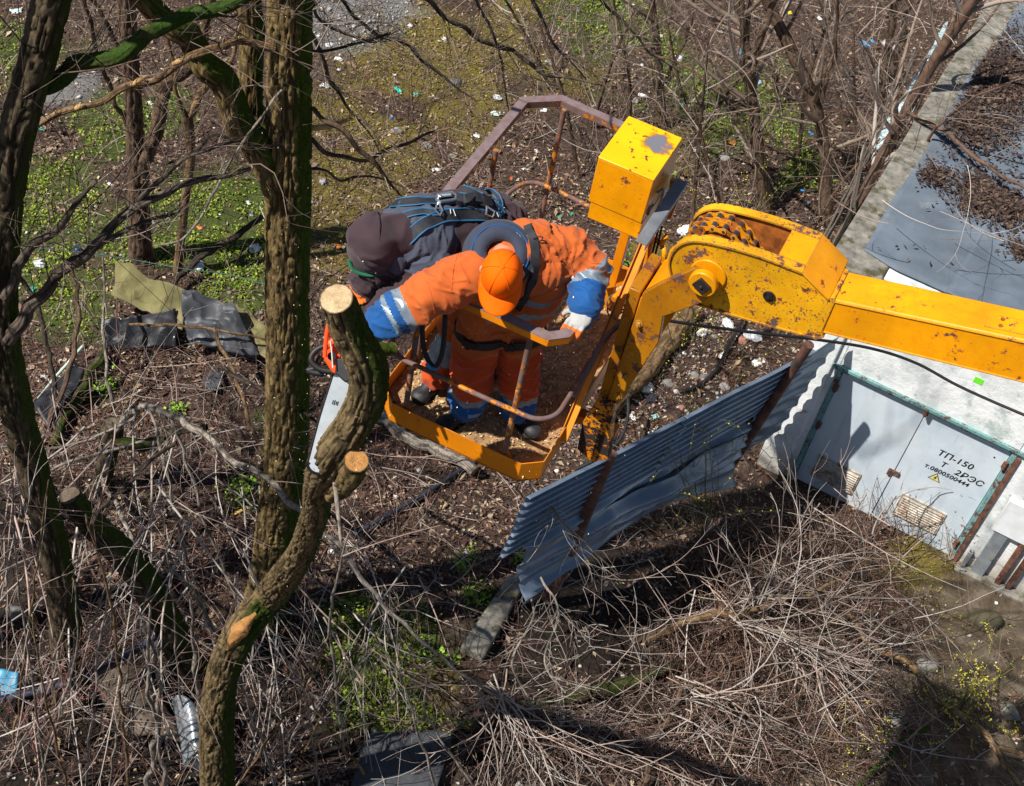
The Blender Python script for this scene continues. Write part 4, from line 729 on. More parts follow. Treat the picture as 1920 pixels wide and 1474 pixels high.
# orange patches where bark has been torn from the long limb
for (x, y, x2, y2) in [(325, 120, 345, 113), (248, 160, 275, 142), (140, 205, 158, 198), (98, 218, 116, 207), (45, 246, 62, 238)]:
    P_, R_l = path_of([(x, y, 8, -.44), ((x + x2) / 2, (y + y2) / 2 - 1, 11, -.46), (x2, y2, 7, -.44)], bA); trunk('torn_patch', P_, R_l, PEEL, TA, .02, 10, .05, 30)
# the limb the workers are cutting: it leans out from the foot of the tall tree towards the basket
bB = (412, 1540)
Bp = [(512, 1112, 11.9, 60), (560, 1042, 10.3, 53), (590, 965, 8.7, 50), (598, 905, 7.6, 54), (626, 850, 7.0, 70), (662, 800, 6.80, 72), (688, 745, 6.62, 72), (691, 690, 6.42, 74), (662, 632, 6.27, 70), (645, 592, 6.17, 68), (631, 560, 6.05, 65)]
PB0, RB0 = path_of([(412, 1540, 62), (406, 1400, 60), (414, 1285, 60), (448, 1192, 62)], bB)
PB = np.vstack([PB0, [W(*q[:3]) for q in Bp]]); RB = np.concatenate([RB0, [q[3] * q[2] / F / 2 for q in Bp]])
tb = thing('bent_tree', 'bent knobbly tree sawn off at the top, its pale cut face beside the chainsaw', 'tree', [*G(*bB)[:2], 0])
PB[0, 2] = -0.1
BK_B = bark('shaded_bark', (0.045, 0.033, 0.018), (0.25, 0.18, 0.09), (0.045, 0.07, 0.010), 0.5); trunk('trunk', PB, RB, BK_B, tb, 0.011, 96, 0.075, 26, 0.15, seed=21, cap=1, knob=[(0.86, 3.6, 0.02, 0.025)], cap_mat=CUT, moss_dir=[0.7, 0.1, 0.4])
s0, s1_ = W(640, 880, 7.1), W(668, 862, 7.0)
P_ = np.array([W(625, 925, 7.4), W(652, 900, 7.05), W(668, 864, 6.80)]); trunk('cut_stub', P_, np.array([.05, .058, .056]), BK_A, tb, .012, 36, .1, 26, cap=1, cap_mat=CUT2, seed=31)
dA = depth_of(PB[3]); P_ = np.array([W(480, 1150, dA - .13), W(450, 1182, dA - .17), W(426, 1218, dA - .08)]); trunk('torn_bark', P_, np.array([.012, .07, .012]), CUT2, tb, .012, 24, .10, 34, seed=33)
P_ = np.array([W(622, 850, 7.2), W(628, 900, 7.1), W(634, 960, 7.15), W(640, 1010, 7.2)]); trunk('broken_branch', P_, np.array([.012, .013, .012, .008]), BK_P, tb, .02, 10, .06, 30)
P_ = np.array([W(700, 655, 6.55), W(725, 655, 6.6), W(738, 655, 6.62)]); trunk('cut_stub', P_, np.array([.035, .032, .030]), BK_A, tb, .01, 18, .1, 30, cap=1, cap_mat=CUT2)
def crown(t, P_top, R0, n_l, Ln, pal, seed, m=(9, 6), keep_out=True, lo=0.15, rmin=.004):
    global rng
    sv = rng; rng = np.random.default_rng(seed); a = rng.uniform(0, 6.283, n_l); up = rng.uniform(lo, 1.3, n_l); d = np.stack([np.cos(a), np.sin(a), up], -1)
    st = P_top[rng.integers(0, len(P_top), n_l)]; L1 = shoots(st, d, rng.uniform(*Ln, n_l), 9, .13, (0, 0, .5)); r1 = np.full(n_l, R0)
    L2, i2 = branch_off(L1, m[0], (.25, .55), .8, .2, K=7, jit=.18, bend=(0, 0, .4)); L3, i3 = branch_off(L2, m[1], (.3, .7), .8, .15, K=6, jit=.2, bend=(0, 0, .3)); out = []; n0 = 0
    for L_, r_ in ((L1, r1), (L2, r1[i2] * .45), (L3, np.maximum(r1[i2][i3] * .2, rmin))):
        if keep_out:
            q = (L_ - CAM) @ RC; x = CX + F * q[..., 0] / -q[..., 2]; y = CY - F * q[..., 1] / -q[..., 2]; inn = ((x > -30) & (x < 1950) & (y > -30) & (y < 1504) & (q[..., 2] < 0)).any(1); L_ = L_[~inn]; r_ = r_[~inn]
        V, Fc = tubes_np(L_, r_, r_ * .35, 4); out.append((V, Fc + n0, rep(pal[rng.integers(0, len(pal), len(L_))], L_, 4))); n0 += len(V)
    mk('crown', (np.vstack([o[0] for o in out]), np.vstack([o[1] for o in out])), TW, t, sharp=0, col=np.vstack([o[2] for o in out]), kind='stuff'); rng = sv
# left edge tree
TC, SC = tree('thick dark tree curving down the left edge with a long mossy green bough', (135, 1310),
     [(135, 1310, 66), (112, 1080, 56), (66, 900, 55), (24, 740, 60), (0, 600, 66), (8, 400, 64), (36, 230, 67), (74, 90, 70), (108, -60, 72)],
     [dict(p=[(70, 168, 32, .1), (130, 138, 32, .0), (220, 92, 31, -.1), (330, 42, 28, -.2), (440, 8, 25, -.3), (560, -40, 22, -.3)], mat=BK_M),
      dict(p=[(18, 632, 26, -.1), (75, 560, 24, -.2), (140, 490, 20, -.25), (200, 435, 18, -.3), (250, 388, 17, -.3), (330, 362, 14, -.35), (410, 335, 11, -.4), (470, 315, 8, -.4)], mat=BK_G),
      dict(p=[(245, 392, 12, -.3), (300, 345, 10, -.35), (345, 300, 8, -.4), (400, 275, 7, -.4), (450, 262, 5, -.4)], mat=BK_G),
      dict(p=[(5, 560, 22, -.1), (50, 480, 18, -.2), (110, 410, 14, -.3), (180, 340, 8, -.3)], mat=BK_G),
      dict(p=[(120, 505, 14, -.2), (190, 460, 11, -.3), (260, 420, 8, -.3), (330, 400, 5, -.3)], mat=BK_G),
      dict(p=[(170, 980, 9, -.5), (250, 900, 8, -.6), (330, 830, 8, -.6)], mat=BK_K)],
     BK_C, (0.022, 72), tw=True, pal=np.vstack([DRK, BRN]), amp=0.075, freq=18, tsub=(14, 4), seed=41)
crown(TC, SC[0][-2:], .045, 9, (2.5, 4.6), DRK, 401, (6, 4))
tree('slim dark trunk with an upward fork standing in the bright green patch upper left', (265, 488),
     [(265, 488, 42), (257, 330, 36), (250, 200, 33), (241, 60, 32), (232, -60, 33)],
     [[(268, 335, 24, -.05), (290, 250, 26, -.1), (312, 165, 26, -.1), (370, 110, 20, -.1), (392, 30, 14, -.1), (400, -40, 12, -.1)], [(262, 300, 8), (220, 200, 9), (180, 90, 9), (150, -20, 8)], [(250, 120, 9), (205, 60, 8), (160, -30, 7)]],
     BK_R, (0.035, 40), tw=True, pal=BRN, amp=0.10, freq=20, tsub=(14, 4), seed=51)
tree('thin smooth grey brown sapling with a hooked fork between the two trunks upper left', (330, 512),
     [(330, 512, 15), (347, 380, 16), (358, 290, 17), (352, 215, 19)], [[(354, 215, 15), (372, 182, 14), (394, 164, 13), (430, 110, 9), (450, 40, 7)], [(350, 220, 9), (330, 160, 7), (318, 80, 6), (300, 0, 5)]], BK_O, (0.05, 20), tw=True, pal=BRN, tsub=(6, 3), flare=.1, seed=55)
tree('leaning dark log sloping down across the shaded twigs, lower left', (372, 1262), [(372, 1262, 58), (328, 1195, 58), (256, 1070, 56), (175, 985, 50), (130, 930, 40)], [], BK_C, (0.025, 44), amp=.1, freq=18, flare=0, seed=61, name='leaning_log', cat='log', cap=1)
tree('knotty mossy stump with a dark broken top amid the pale twigs on the left', (185, 920), [(185, 920, 30), (200, 860, 34), (208, 815, 42), (214, 795, 36)], [[(214, 830, 26, -.1), (270, 830, 24, -.1), (330, 815, 18, -.1), (385, 800, 12, -.1)]], BK_C, (0.03, 30), flare=.2, name='tree_stump', cat='stump', seed=67, cap=1)
# right hand scrub trees, each with its own lean
tree('slender dark sapling standing straight above the yellow control box', (1246, 236), [(1246, 236, 18), (1236, 120, 14), (1222, 0, 13), (1214, -60, 12)], [[(1240, 160, 7), (1290, 60, 6), (1300, -30, 5)]], BK_R, (.05, 18), True, own=15, pal=BRN, flare=.1)
tree('pale brown twin stemmed tree behind the chain drum of the boom', (1442, 402), [(1442, 402, 27), (1420, 260, 24), (1406, 150, 22), (1395, 60, 17), (1384, -30, 14)], [[(1408, 160, 15), (1424, 80, 14), (1452, 0, 12), (1470, -50, 10)], [(1425, 290, 9), (1360, 190, 8), (1290, 130, 6), (1190, 90, 4)]], BK_R, (.04, 26), True, own=22, pal=BRN, flare=.15, seed=71)
tree('brown tree leaning hard to the left behind the sapling clump, upper right', (1556, 425), [(1556, 425, 24), (1547, 290, 21), (1526, 190, 24), (1482, 92, 25), (1442, 8, 22), (1420, -50, 20)], [[(1530, 230, 9), (1560, 120, 8), (1575, 0, 7)]], BK_R, (.04, 24), True, own=18, pal=BRN, flare=.1, seed=73)
tree('thin upright brown tree left of the pale metal strip, upper right', (1632, 312), [(1632, 312, 18), (1650, 205, 18), (1664, 105, 17), (1682, -20, 16)], [[(1655, 180, 12), (1690, 80, 12), (1712, -20, 11)]], BK_R, (.05, 18), True, own=18, pal=BRN, flare=.1, seed=75)
tree('reddish brown trunk leaning along the left edge of the kiosk roof', (1548, 540), [(1540, 545, 22), (1583, 445, 21), (1632, 338, 20), (1684, 235, 20), (1755, 110, 22), (1832, -10, 24)], [[(1700, 215, 8, -.3), (1760, 240, 8, -.9), (1840, 300, 7, -1.3), (1925, 350, 6, -1.6)], [(1640, 330, 7, -.2), (1720, 280, 6, -.8), (1800, 200, 5, -1.2), (1900, 150, 4, -1.5)]], simple('reddish_bark', (0.12, 0.07, 0.048), 0.85, var=.4, scale=12, bump=.6, bscale=30), (.04, 24), True, own=16, pal=np.vstack([GRY, BRN]), flare=.05, seed=77)
SAP = [(1180, 300, 1150, 0), (1300, 420, 1330, 60), (1090, 330, 1010, 40), (1380, 470, 1300, 200), (1500, 300, 1560, 20), (1610, 380, 1600, 60), (1500, 470, 1650, 260), (1345, 330, 1250, 40), (1110, 240, 1190, 20), (1590, 240, 1530, -40), (1470, 210, 1380, 10), (1040, 170, 930, -30), (1270, 330, 1400, 130), (1530, 150, 1600, -40)]
ORD = 'first second third fourth fifth sixth seventh eighth ninth tenth eleventh twelfth thirteenth fourteenth fifteenth sixteenth seventeenth eighteenth nineteenth twentieth twenty-first twenty-second'.split()
SAP.sort()
for k, (x0, y0, x1, y1) in enumerate(SAP):
    mx, my = (x0 + x1) / 2 + rng.uniform(-18, 18), (y0 + y1) / 2
    tree('thin bare sapling, %s from the left in the scrub beyond the basket and boom' % ORD[k], (x0, y0), [(x0, y0, 8), (mx, my, 7), (x1, y1, 4)], [], BK_R, (.08, 8), True, own=12, pal=np.vstack([BRN, GRY[:1]]), flare=0, group='thin saplings in the scrub', name='sapling', cat='sapling', seed=80 + k, tsub=(4, 3))
for k, l in enumerate([[(546, -250, 26, 0), (640, -190, 18, 1.0), (740, -80, 12, 2.0), (808, 8, 11, 2.6), (852, 38, 11, 2.7), (900, 70, 11, 2.8), (962, 97, 10, 2.9), (1016, 136, 9, 2.9), (1075, 150, 5, 2.9), (1130, 160, 3, 2.9)], [(546, -200, 18, 0), (600, -60, 10, 1.4), (640, 0, 8, 1.8), (700, 62, 8, 2.0), (755, 80, 9, 2.1), (795, 112, 8, 2.2), (850, 160, 5, 2.2), (895, 190, 3, 2.2)], [(740, -80, 12, 2.0), (830, -60, 9, 2.5), (890, 0, 8, 2.8), (920, 60, 7, 2.8), (945, 140, 5, 2.8), (955, 215, 3, 2.8)], [(830, -60, 9, 2.5), (960, -60, 9, 3.2), (1010, 20, 9, 3.3), (1030, 70, 7, 3.3), (1070, 112, 5, 3.3), (1100, 150, 3, 3.3)], [(546, -150, 15, 0), (570, -60, 10, 1.0), (600, 30, 8, 1.4), (660, 64, 7, 1.5), (700, 78, 6, 1.6), (750, 56, 4, 1.6)], [(546, -60, 12, 0), (575, 40, 9, .8), (610, 130, 10, 1.0), (645, 192, 7, 1.1), (690, 245, 4, 1.1), (720, 300, 3, 1.1)], [(960, -60, 9, 3.2), (1080, -50, 8, 3.6), (1150, 20, 8, 3.8), (1210, 90, 6, 3.8), (1270, 130, 4, 3.8)]]):
    lp, lr = path_of(l, bA); lr = lr * .85; trunk('limb', lp, lr, BK_G, TA, .04, 12, .05, 24, seed=101 + k); SA.append(lp)
twigs(TA, SA[-7:], .011, np.vstack([DRK, BRN]), (16, 5), lf=((.12, .35), (.3, .7)), ang=.8, bend=(0, 0, -.7), jit=.2)
# long drooping grey branch over the litter, lower left
bd = (205, 905)
dr = thing('drooping_branch', 'long grey branch arching to the right over the brown litter below the tarp', 'branch', [*G(205, 905)[:2], 0])
dp = [[(205, 815, 10, -.1), (235, 782, 11, -.3), (275, 766, 12, -.6), (325, 775, 13, -1.0), (385, 812, 13, -1.4), (430, 850, 12, -1.7), (520, 918, 12, -2.2), (600, 990, 11, -2.7), (680, 1080, 9, -3.1), (770, 1185, 8, -3.4), (880, 1275, 6, -3.6), (990, 1330, 4, -3.7)],
      [(280, 768, 6, -.7), (297, 830, 6, -.9), (318, 910, 6, -1.1), (336, 1000, 5, -1.3), (360, 1090, 5, -1.5), (386, 1180, 5, -1.7), (400, 1290, 4, -1.9)], [(312, 773, 6, -.9), (345, 850, 6, -1.1), (378, 960, 6, -1.4), (424, 1080, 5, -1.7), (470, 1215, 5, -2.0), (486, 1290, 4, -2.1)],
      [(190, 885, 9, -.1), (237, 985, 9, -.8), (283, 1105, 9, -1.4), (292, 1215, 9, -1.8), (305, 1350, 8, -2.3), (320, 1500, 7, -2.7)], [(270, 830, 6, -.5), (200, 848, 6, -.6), (120, 870, 5, -.7), (40, 925, 5, -.8)],
      [(255, 785, 6, -.4), (150, 830, 5, -.5), (60, 845, 4, -.6), (0, 838, 4, -.6)]]
st = []
for k, l in enumerate(dp): lp, lr = path_of(l, bd); trunk('stem', lp, lr, BK_P, dr, .05, 9, .04, 30, seed=120 + k); st.append(lp)
twigs(dr, st, .010, GRY, (12, 3), lf=((.06, .2), (.3, .8)), bend=(0, 0, -.5), jit=.16)
# tall pale shoots standing in the lower left corner
SH = [(318, 1500, 280, 1130, 9), (272, 1500, 270, 1165, 11), (388, 1500, 358, 1120, 11), (240, 1500, 160, 960, 7), (158, 1490, 215, 1050, 6), (452, 1250, 250, 1010, 8), (90, 1480, 20, 860, 5), (20, 1440, 90, 900, 5), (200, 1500, 330, 990, 5), (520, 1480, 430, 1150, 6), (600, 1500, 520, 1200, 5), (60, 1500, 140, 1090, 5), (650, 1420, 655, 1000, 7), (700, 1474, 560, 1240, 6), (330, 1470, 470, 1290, 5), (130, 1500, 60, 1150, 5), (430, 1490, 620, 1180, 5), (820, 1500, 690, 1170, 6), (900, 1490, 800, 1260, 5), (345, 1380, 300, 900, 4), (560, 1430, 700, 1130, 4)]
SH.sort()
for k, (x0, y0, x1, y1, w_) in enumerate(SH):
    b0 = (x0, y0); c_ = rng.uniform(-35, 35); P, R = path_of([(x0, y0, w_), (x0 * .66 + x1 * .34 + c_ * .6, y0 * .66 + y1 * .34, w_ * .95), (x0 * .33 + x1 * .67 + c_, y0 * .33 + y1 * .67, w_ * .8), (x1, y1, w_ * .5)], b0)
    t = thing('pale_shoot', 'pale bare shoot, %s from the left among the shoots along the lower left edge' % ORD[k], 'shoot', [*G(*b0)[:2], 0], 'pale shoots in the lower left tangle'); trunk('stem', P, R, BK_P if k % 3 else BK_O, t, .06, 8, .03, 30, seed=140 + k)
    twigs(t, [P], R.mean() * .8, np.vstack([GRY, PNK]), (7, 2), lf=((.10, .35), (.25, .7)), ang=.6, bend=(0, 0, -.5), jit=.16)

tL, sL_ = tree('tall bare tree standing just outside the left edge of the view', (-560, 1330), [(-560, 1330, 70), (-570, 1100, 66), (-600, 800, 62), (-640, 400, 58)], [], BK_C, (.04, 24), seed=301)
pl = spline(sL_[0], 12); crown(tL, pl[6:], .05, 15, (2.4, 5.2), DRK, 403, (9, 6), lo=-.1, rmin=.0055)
# ------------------------------------------------------------------ people and chainsaw
from mathutils.bvhtree import BVHTree
def K(px, py, w_): return G(px, py, ZF + w_)
def blob(shapes, voxel, smooth=6, fac=0.5):
    me = _mesh('tmp', *cat_(shapes)); o = bpy.data.objects.new('tmp', me); COL.objects.link(o)
    m = o.modifiers.new('r', 'REMESH'); m.mode = 'VOXEL'; m.voxel_size = voxel; s = o.modifiers.new('s', 'SMOOTH'); s.iterations = smooth; s.factor = fac
    dg = bpy.context.evaluated_depsgraph_get(); dg.update(); r = bpy.data.meshes.new_from_object(o.evaluated_get(dg)); bpy.data.objects.remove(o); bpy.data.meshes.remove(me)
    V = np.empty(len(r.vertices) * 3, np.float32); r.vertices.foreach_get('co', V); V = V.reshape(-1, 3).astype(float); N = np.empty_like(V, dtype=np.float32); N = np.array([v.normal[:] for v in r.vertices]); f = np.array([list(p.vertices) for p in r.polygons if len(p.vertices) == 4]); bpy.data.meshes.remove(r); return V, f, N
def bone_param(Pn, bones):
    best = np.full(len(Pn), 1e9); bi = np.zeros(len(Pn), int); bt = np.zeros(len(Pn))
    for k, (a, b, ra, rb) in enumerate(bones):
        a, b = GA(a), GA(b); ab = b - a; t = np.clip((Pn - a) @ ab / (ab @ ab + 1e-12), 0, 1); d = np.linalg.norm(Pn - a - t[:, None] * ab, axis=1) / (ra + (rb - ra) * t); m = d < best; best[m] = d[m]; bi[m] = k; bt[m] = t[m]
    return bi, bt
def cloth(name, bones, voxel, mats, region, parent, extra=(), amp=0.010, seed=0, smooth=5):
    V, f, N = blob([capsule(*b) for b in bones] + list(extra), voxel, smooth)
    bi, bt = bone_param(V, bones)
    s = np.zeros(len(V)); ax = np.array([unit(GA(b[1]) - GA(b[0])) for b in bones])[bi]; a0 = np.array([b[0] for b in bones])[bi]; s = ((V - a0) * ax).sum(1)
    q = V * 6 + ax * (s * 9)[:, None] + fbm(V * 4, 2, seed + 3)[:, None] * 1.5                 # folds run across the limb
    fold = (1 - np.abs(vnoise(q, seed))) ** 3; fold2 = (1 - np.abs(vnoise(q * 1.9 + 4, seed + 2))) ** 4; d = (fold - .35) * amp * 1.5 + (fold2 - .25) * amp * .8 + fbm(V * 4, 2, seed + 8) * amp * 1.1
    V = V + N * d[:, None]; fc = V[f].mean(1); bi, bt = bone_param(fc, bones); mi = region(fc, bi, bt)
    return mk(name, (V, f), mats, parent, sharp=0, mi=mi), BVHTree.FromPolygons(V.tolist(), f.tolist())
def fabric(name, col, rough=0.8, var=0.14):
    n = NT(name); c = np.array(col); cc = n.ramp(n.noise(7, 5), [(0.3, tuple(c * (1 - var))), (0.7, tuple(np.minimum(c * (1 + var), 1)))]); cc = n.mix(n.ramp(n.noise(18, 6, .7), [(.6, 0), (.72, .35)]), cc, tuple(c * .5))
    wv = n.noise(600, 2); n.bump(n.math('ADD', n.math('MULTIPLY', wv, .35), n.noise(25, 4)), 0.35, 0.004); n.b.inputs['Sheen Weight'].default_value = 0.15; return n.set(cc, rough, 0, 0.25)
F_OR = fabric('orange_workwear', (0.50, 0.105, 0.018)); F_RED = fabric('red_orange_workwear', (0.50, 0.06, 0.01)); F_BL = fabric('blue_workwear', (0.008, 0.08, 0.27)); F_RF = simple('reflective_tape', (0.22, 0.28, 0.34), 0.4, 0.2, var=.15, scale=20); F_DK = fabric('plum_fleece', (0.047, 0.027, 0.034)); F_SL = fabric('slate_softshell', (0.055, 0.066, 0.10)); F_NAVY = fabric('navy_padding', (0.035, 0.045, 0.075)); F_CAP = simple('orange_cap_cloth', (1.0, 0.135, 0.0), .75, var=.06, scale=6, bump=.25, bscale=400, spec=.15)
F_WH = fabric('white_glove', (0.42, 0.42, 0.41)); F_GO = fabric('orange_glove', (0.75, 0.16, 0.02)); F_BK = fabric('black_glove', (0.02, 0.02, 0.022)); WEB = simple('black_webbing', (0.018, 0.02, 0.026), 0.7, var=.3, scale=60); WEBB = simple('blue_edging', (0.02, 0.14, 0.30), 0.6, var=.3); BOOT = simple('boot_leather', (0.022, 0.022, 0.025), 0.55, var=.5, scale=25, bump=.3, dirt=(.16, .12, .09), dirt_amt=.36); SOLE = simple('boot_sole', (0.02, 0.018, 0.016), 0.8); SKIN = simple('skin', (0.55, 0.28, 0.19), .55, var=.12, scale=12); ALU = simple('bright_alloy', (0.62, 0.65, 0.68), 0.28, 0.9, var=.15); GREEN_F = fabric('green_lining', (0.01, 0.16, 0.07)); PIPING = simple('white_piping', (.6, .62, .65), .6)
def ribbon_on(bvh, pxs, width, th=0.006, n=40, lift_=0.004):
    pts = spline(np.array(pxs, float), n); P = []; N_ = []
    for x, y in pts:
        d = unit(ray(x, y)); h = bvh.ray_cast(Vector(CAM), Vector(d))
        if h[0] is not None: P.append(np.array(h[0])); N_.append(np.array(h[1]))
    if len(P) < 4: return None
    P = np.array(P); N_ = np.array(N_)
    for _ in range(4): P[1:-1] = (P[:-2] + P[1:-1] * 2 + P[2:]) / 4; N_[1:-1] = (N_[:-2] + N_[1:-1] * 2 + N_[2:]) / 4
    N_ /= np.linalg.norm(N_, axis=1)[:, None]; T = np.gradient(P, axis=0); T /= np.linalg.norm(T, axis=1)[:, None] + 1e-9; S = np.cross(T, N_); S /= np.linalg.norm(S, axis=1)[:, None] + 1e-9; P = P + N_ * lift_; w_ = width / 2
    V = np.stack([P - S * w_ - N_ * .012, P - S * w_ + N_ * th, P + S * w_ + N_ * th, P + S * w_ - N_ * .012], 1).reshape(-1, 3); m = len(P)
    Fs = [[i * 4 + k, i * 4 + (k + 1) % 4, i * 4 + 4 + (k + 1) % 4, i * 4 + 4 + k] for i in range(m - 1) for k in range(4)] + [[3, 2, 1, 0], [m * 4 - 4, m * 4 - 3, m * 4 - 2, m * 4 - 1]]
    return (V, Fs), (P - S * w_ + N_ * th, P + S * w_ + N_ * th)
def strap(bvh, pxs, width, parent, edge=True, mat=None, name='harness_strap'):
    r = ribbon_on(bvh, pxs, width)
    if r is None: return
    o = mk(name, r[0], mat or WEB, parent, bevel=0.001)
    if edge:
        for e in r[1]: mk('strap_edging', tube(e, 0.0032, 6), WEBB, o)
    return o
def hand(c, d, nrm, curl=0.7, sc=1.0, thumb_side=1, spread=0.05):
    """palm centre, finger direction, direction the palm faces"""
    d = unit(d); nrm = unit(GA(nrm) - d * (GA(nrm) @ d)); wv = np.cross(d, nrm) * thumb_side; S = [ellipsoid(c, d * .052 * sc, wv * .046 * sc, nrm * .021 * sc)]; c = GA(c)
    for off, Ls, r in ((-.034, (.032, .022, .018), .0105), (-.012, (.040, .028, .02), .0115), (.011, (.043, .03, .021), .012), (.033, (.038, .027, .02), .0115)):
        p = c + d * .040 * sc + wv * off * sc; a = 0.15; dd0 = unit(d + wv * off * spread * 20)
        S.append(capsule(c + wv * off * .6 * sc, p, .013 * sc, r * sc, 10))
        for Lk in Ls: a += curl; dd = dd0 * math.cos(a) + nrm * math.sin(a); q = p + dd * Lk * sc; S.append(capsule(p, q, r * sc, r * .9 * sc, 10)); p = q; r *= .92
    p = c - d * .015 * sc + wv * .038 * sc; S.append(capsule(c - d * .02 * sc, p, .017 * sc, .015 * sc, 10)); a = .5
    for Lk, r in ((.036, .0135), (.028, .012)): dd = unit(wv * math.cos(a) * .8 + d * .6 + nrm * math.sin(a)); q = p + dd * Lk * sc; S.append(capsule(p, q, r * sc, r * .9 * sc, 10)); p = q; a += curl
    return S
def glove(name, shapes, mats, parent, reg=None, voxel=.0042):
    V, f, N = blob(shapes, voxel, 3); V = V + N * (fbm(V * 60, 2, 3) * .0018)[:, None]; fc = V[f].mean(1); return mk(name, (V, f), mats, parent, sharp=0, mi=reg(fc) if reg else None)
def boot(parent, ank, toe, up=0.10):
    d = unit((toe - ank) * np.array([1, 1, 0])); s = np.cross(d, UP); a = np.array([ank[0], ank[1], ZF + .03]); t = a + d * .15
    V, f, N = blob([ellipsoid(a + UP * .035, d * .055, s * .045, UP * .05), capsule(a + UP * .05, a + UP * up + d * -.005, .05, .055), capsule(a + UP * .02 + d * .02, t + UP * .012, .047, .040), ellipsoid(t + UP * .02, d * .055, s * .052, UP * .040), capsule(a + d * .05 + UP * .06, t + UP * .02, .04, .03)], .009, 4)
    V[:, 2] = np.maximum(V[:, 2], ZF + .022); V = V + N * (fbm(V * 30, 2, 5) * .003)[:, None]; o = mk('boot', (V, f), BOOT, parent, sharp=0)
    out = [a - d * .055 + d * x + s * y for x, y in [(0, -.03), (.02, -.045), (.08, -.042), (.16, -.054), (.22, -.045), (.255, -.0), (.22, .045), (.16, .054), (.08, .042), (.02, .045), (0, .03)]]
    mk('sole', prism([np.array([p[0], p[1], ZF + .004]) for p in out], UP * .026), SOLE, o, bevel=.004)
    for k in range(4): cc = a + d * (.06 + .028 * k) + UP * (.088 - .014 * k); mk('lace', tube([cc - s * .03 - UP * .01, cc + UP * .004, cc + s * .03 - UP * .01], .004, 6), simple('lace_%d' % k, (.2, .19, .17), .8) if False else PIPING, o)
    return o
iu = RC @ np.array([0, 1.0, 0]); ir = RC @ np.array([1.0, 0, 0])
# ---------------- worker in orange
p1 = thing('person', 'worker in orange overalls and bright orange cap leaning over the basket rail', 'person', [*K(915, 770, 0)[:2], ZF])
J = dict(pL=K(905, 588, .76), pR=K(985, 588, .76), bL=K(902, 572, .87), bR=K(992, 567, .87), cL=K(915, 520, 1.08), cR=K(1030, 493, 1.10), ub=K(992, 464, 1.17), sL=K(885, 512, 1.12), eL=K(792, 563, 1.02), wL=K(722, 600, .93), sR=K(1072, 468, 1.17), eR=K(1106, 508, 1.11), wR=K(1098, 582, 1.035))
jb = [(J['pL'], J['pR'], .108, .108), (J['pL'], J['bL'], .108, .122), (J['pR'], J['bR'], .108, .122), (J['bL'], J['cL'], .122, .125), (J['bR'], J['cR'], .122, .13), (J['cL'], J['ub'], .13, .13), (J['cR'], J['ub'], .13, .12), (J['bL'], J['bR'], .12, .12), (J['cL'], J['cR'], .13, .13),
      (J['ub'], J['sR'], .11, .098), (J['cL'], J['sL'], .12, .105), (J['sL'], J['eL'], .108, .106), (J['eL'], J['wL'], .106, .09), (J['sR'], J['eR'], .10, .096), (J['eR'], J['wR'], .096, .072)]
def jreg(c, bi, bt):
    w_ = c[:, 2] - ZF; m = np.zeros(len(c), int); tors = bi <= 8
    m[tors & ((c - J['bR']) @ BA > -.10) & (((w_ > .955) & (w_ < .987)) | ((w_ > .88) & (w_ < .912)))] = 2
    l = bi == 12; m[l & (bt > .34)] = 2; m[l & (bt > .55)] = 1; m[l & (bt > .74)] = 2; m[l & (bt > .86)] = 1
    r = bi == 14; m[r & (bt > .16)] = 2; m[r & (bt > .42)] = 1; m[(bi == 13) & (bt > .97)] = 2
    return m
jk, bvh1 = cloth('jacket', jb, .0085, [F_OR, F_BL, F_RF], jreg, p1, amp=.014, seed=3)
hL, kL, aL = K(906, 602, .70), K(884, 695, .38), K(876, 762, .13); hR, kR, aR = K(974, 602, .70), K(975, 698, .38), K(972, 762, .13)
tbn = [(hL, kL, .110, .092), (kL, aL, .09, .082), (hR, kR, .110, .090), (kR, aR, .088, .080), (hL, hR, .115, .115)]
def treg(c, bi, bt):
    w_ = c[:, 2] - ZF; m = np.zeros(len(c), int); m[w_ < .56] = 3; m[w_ < .262] = 2; m[w_ < .222] = 1; m[(w_ < .172) & (w_ > .135) & (fbm(c * 9, 1, 3) > -.1)] = 2; return m
tr, bvt1 = cloth('trousers', tbn, .0085, [F_OR, F_BL, F_RF, F_RED], treg, p1, amp=.016, seed=9)
boot(p1, K(878, 770, .05), K(838, 797, .03)); boot(p1, K(968, 768, .05), K(994, 806, .03))
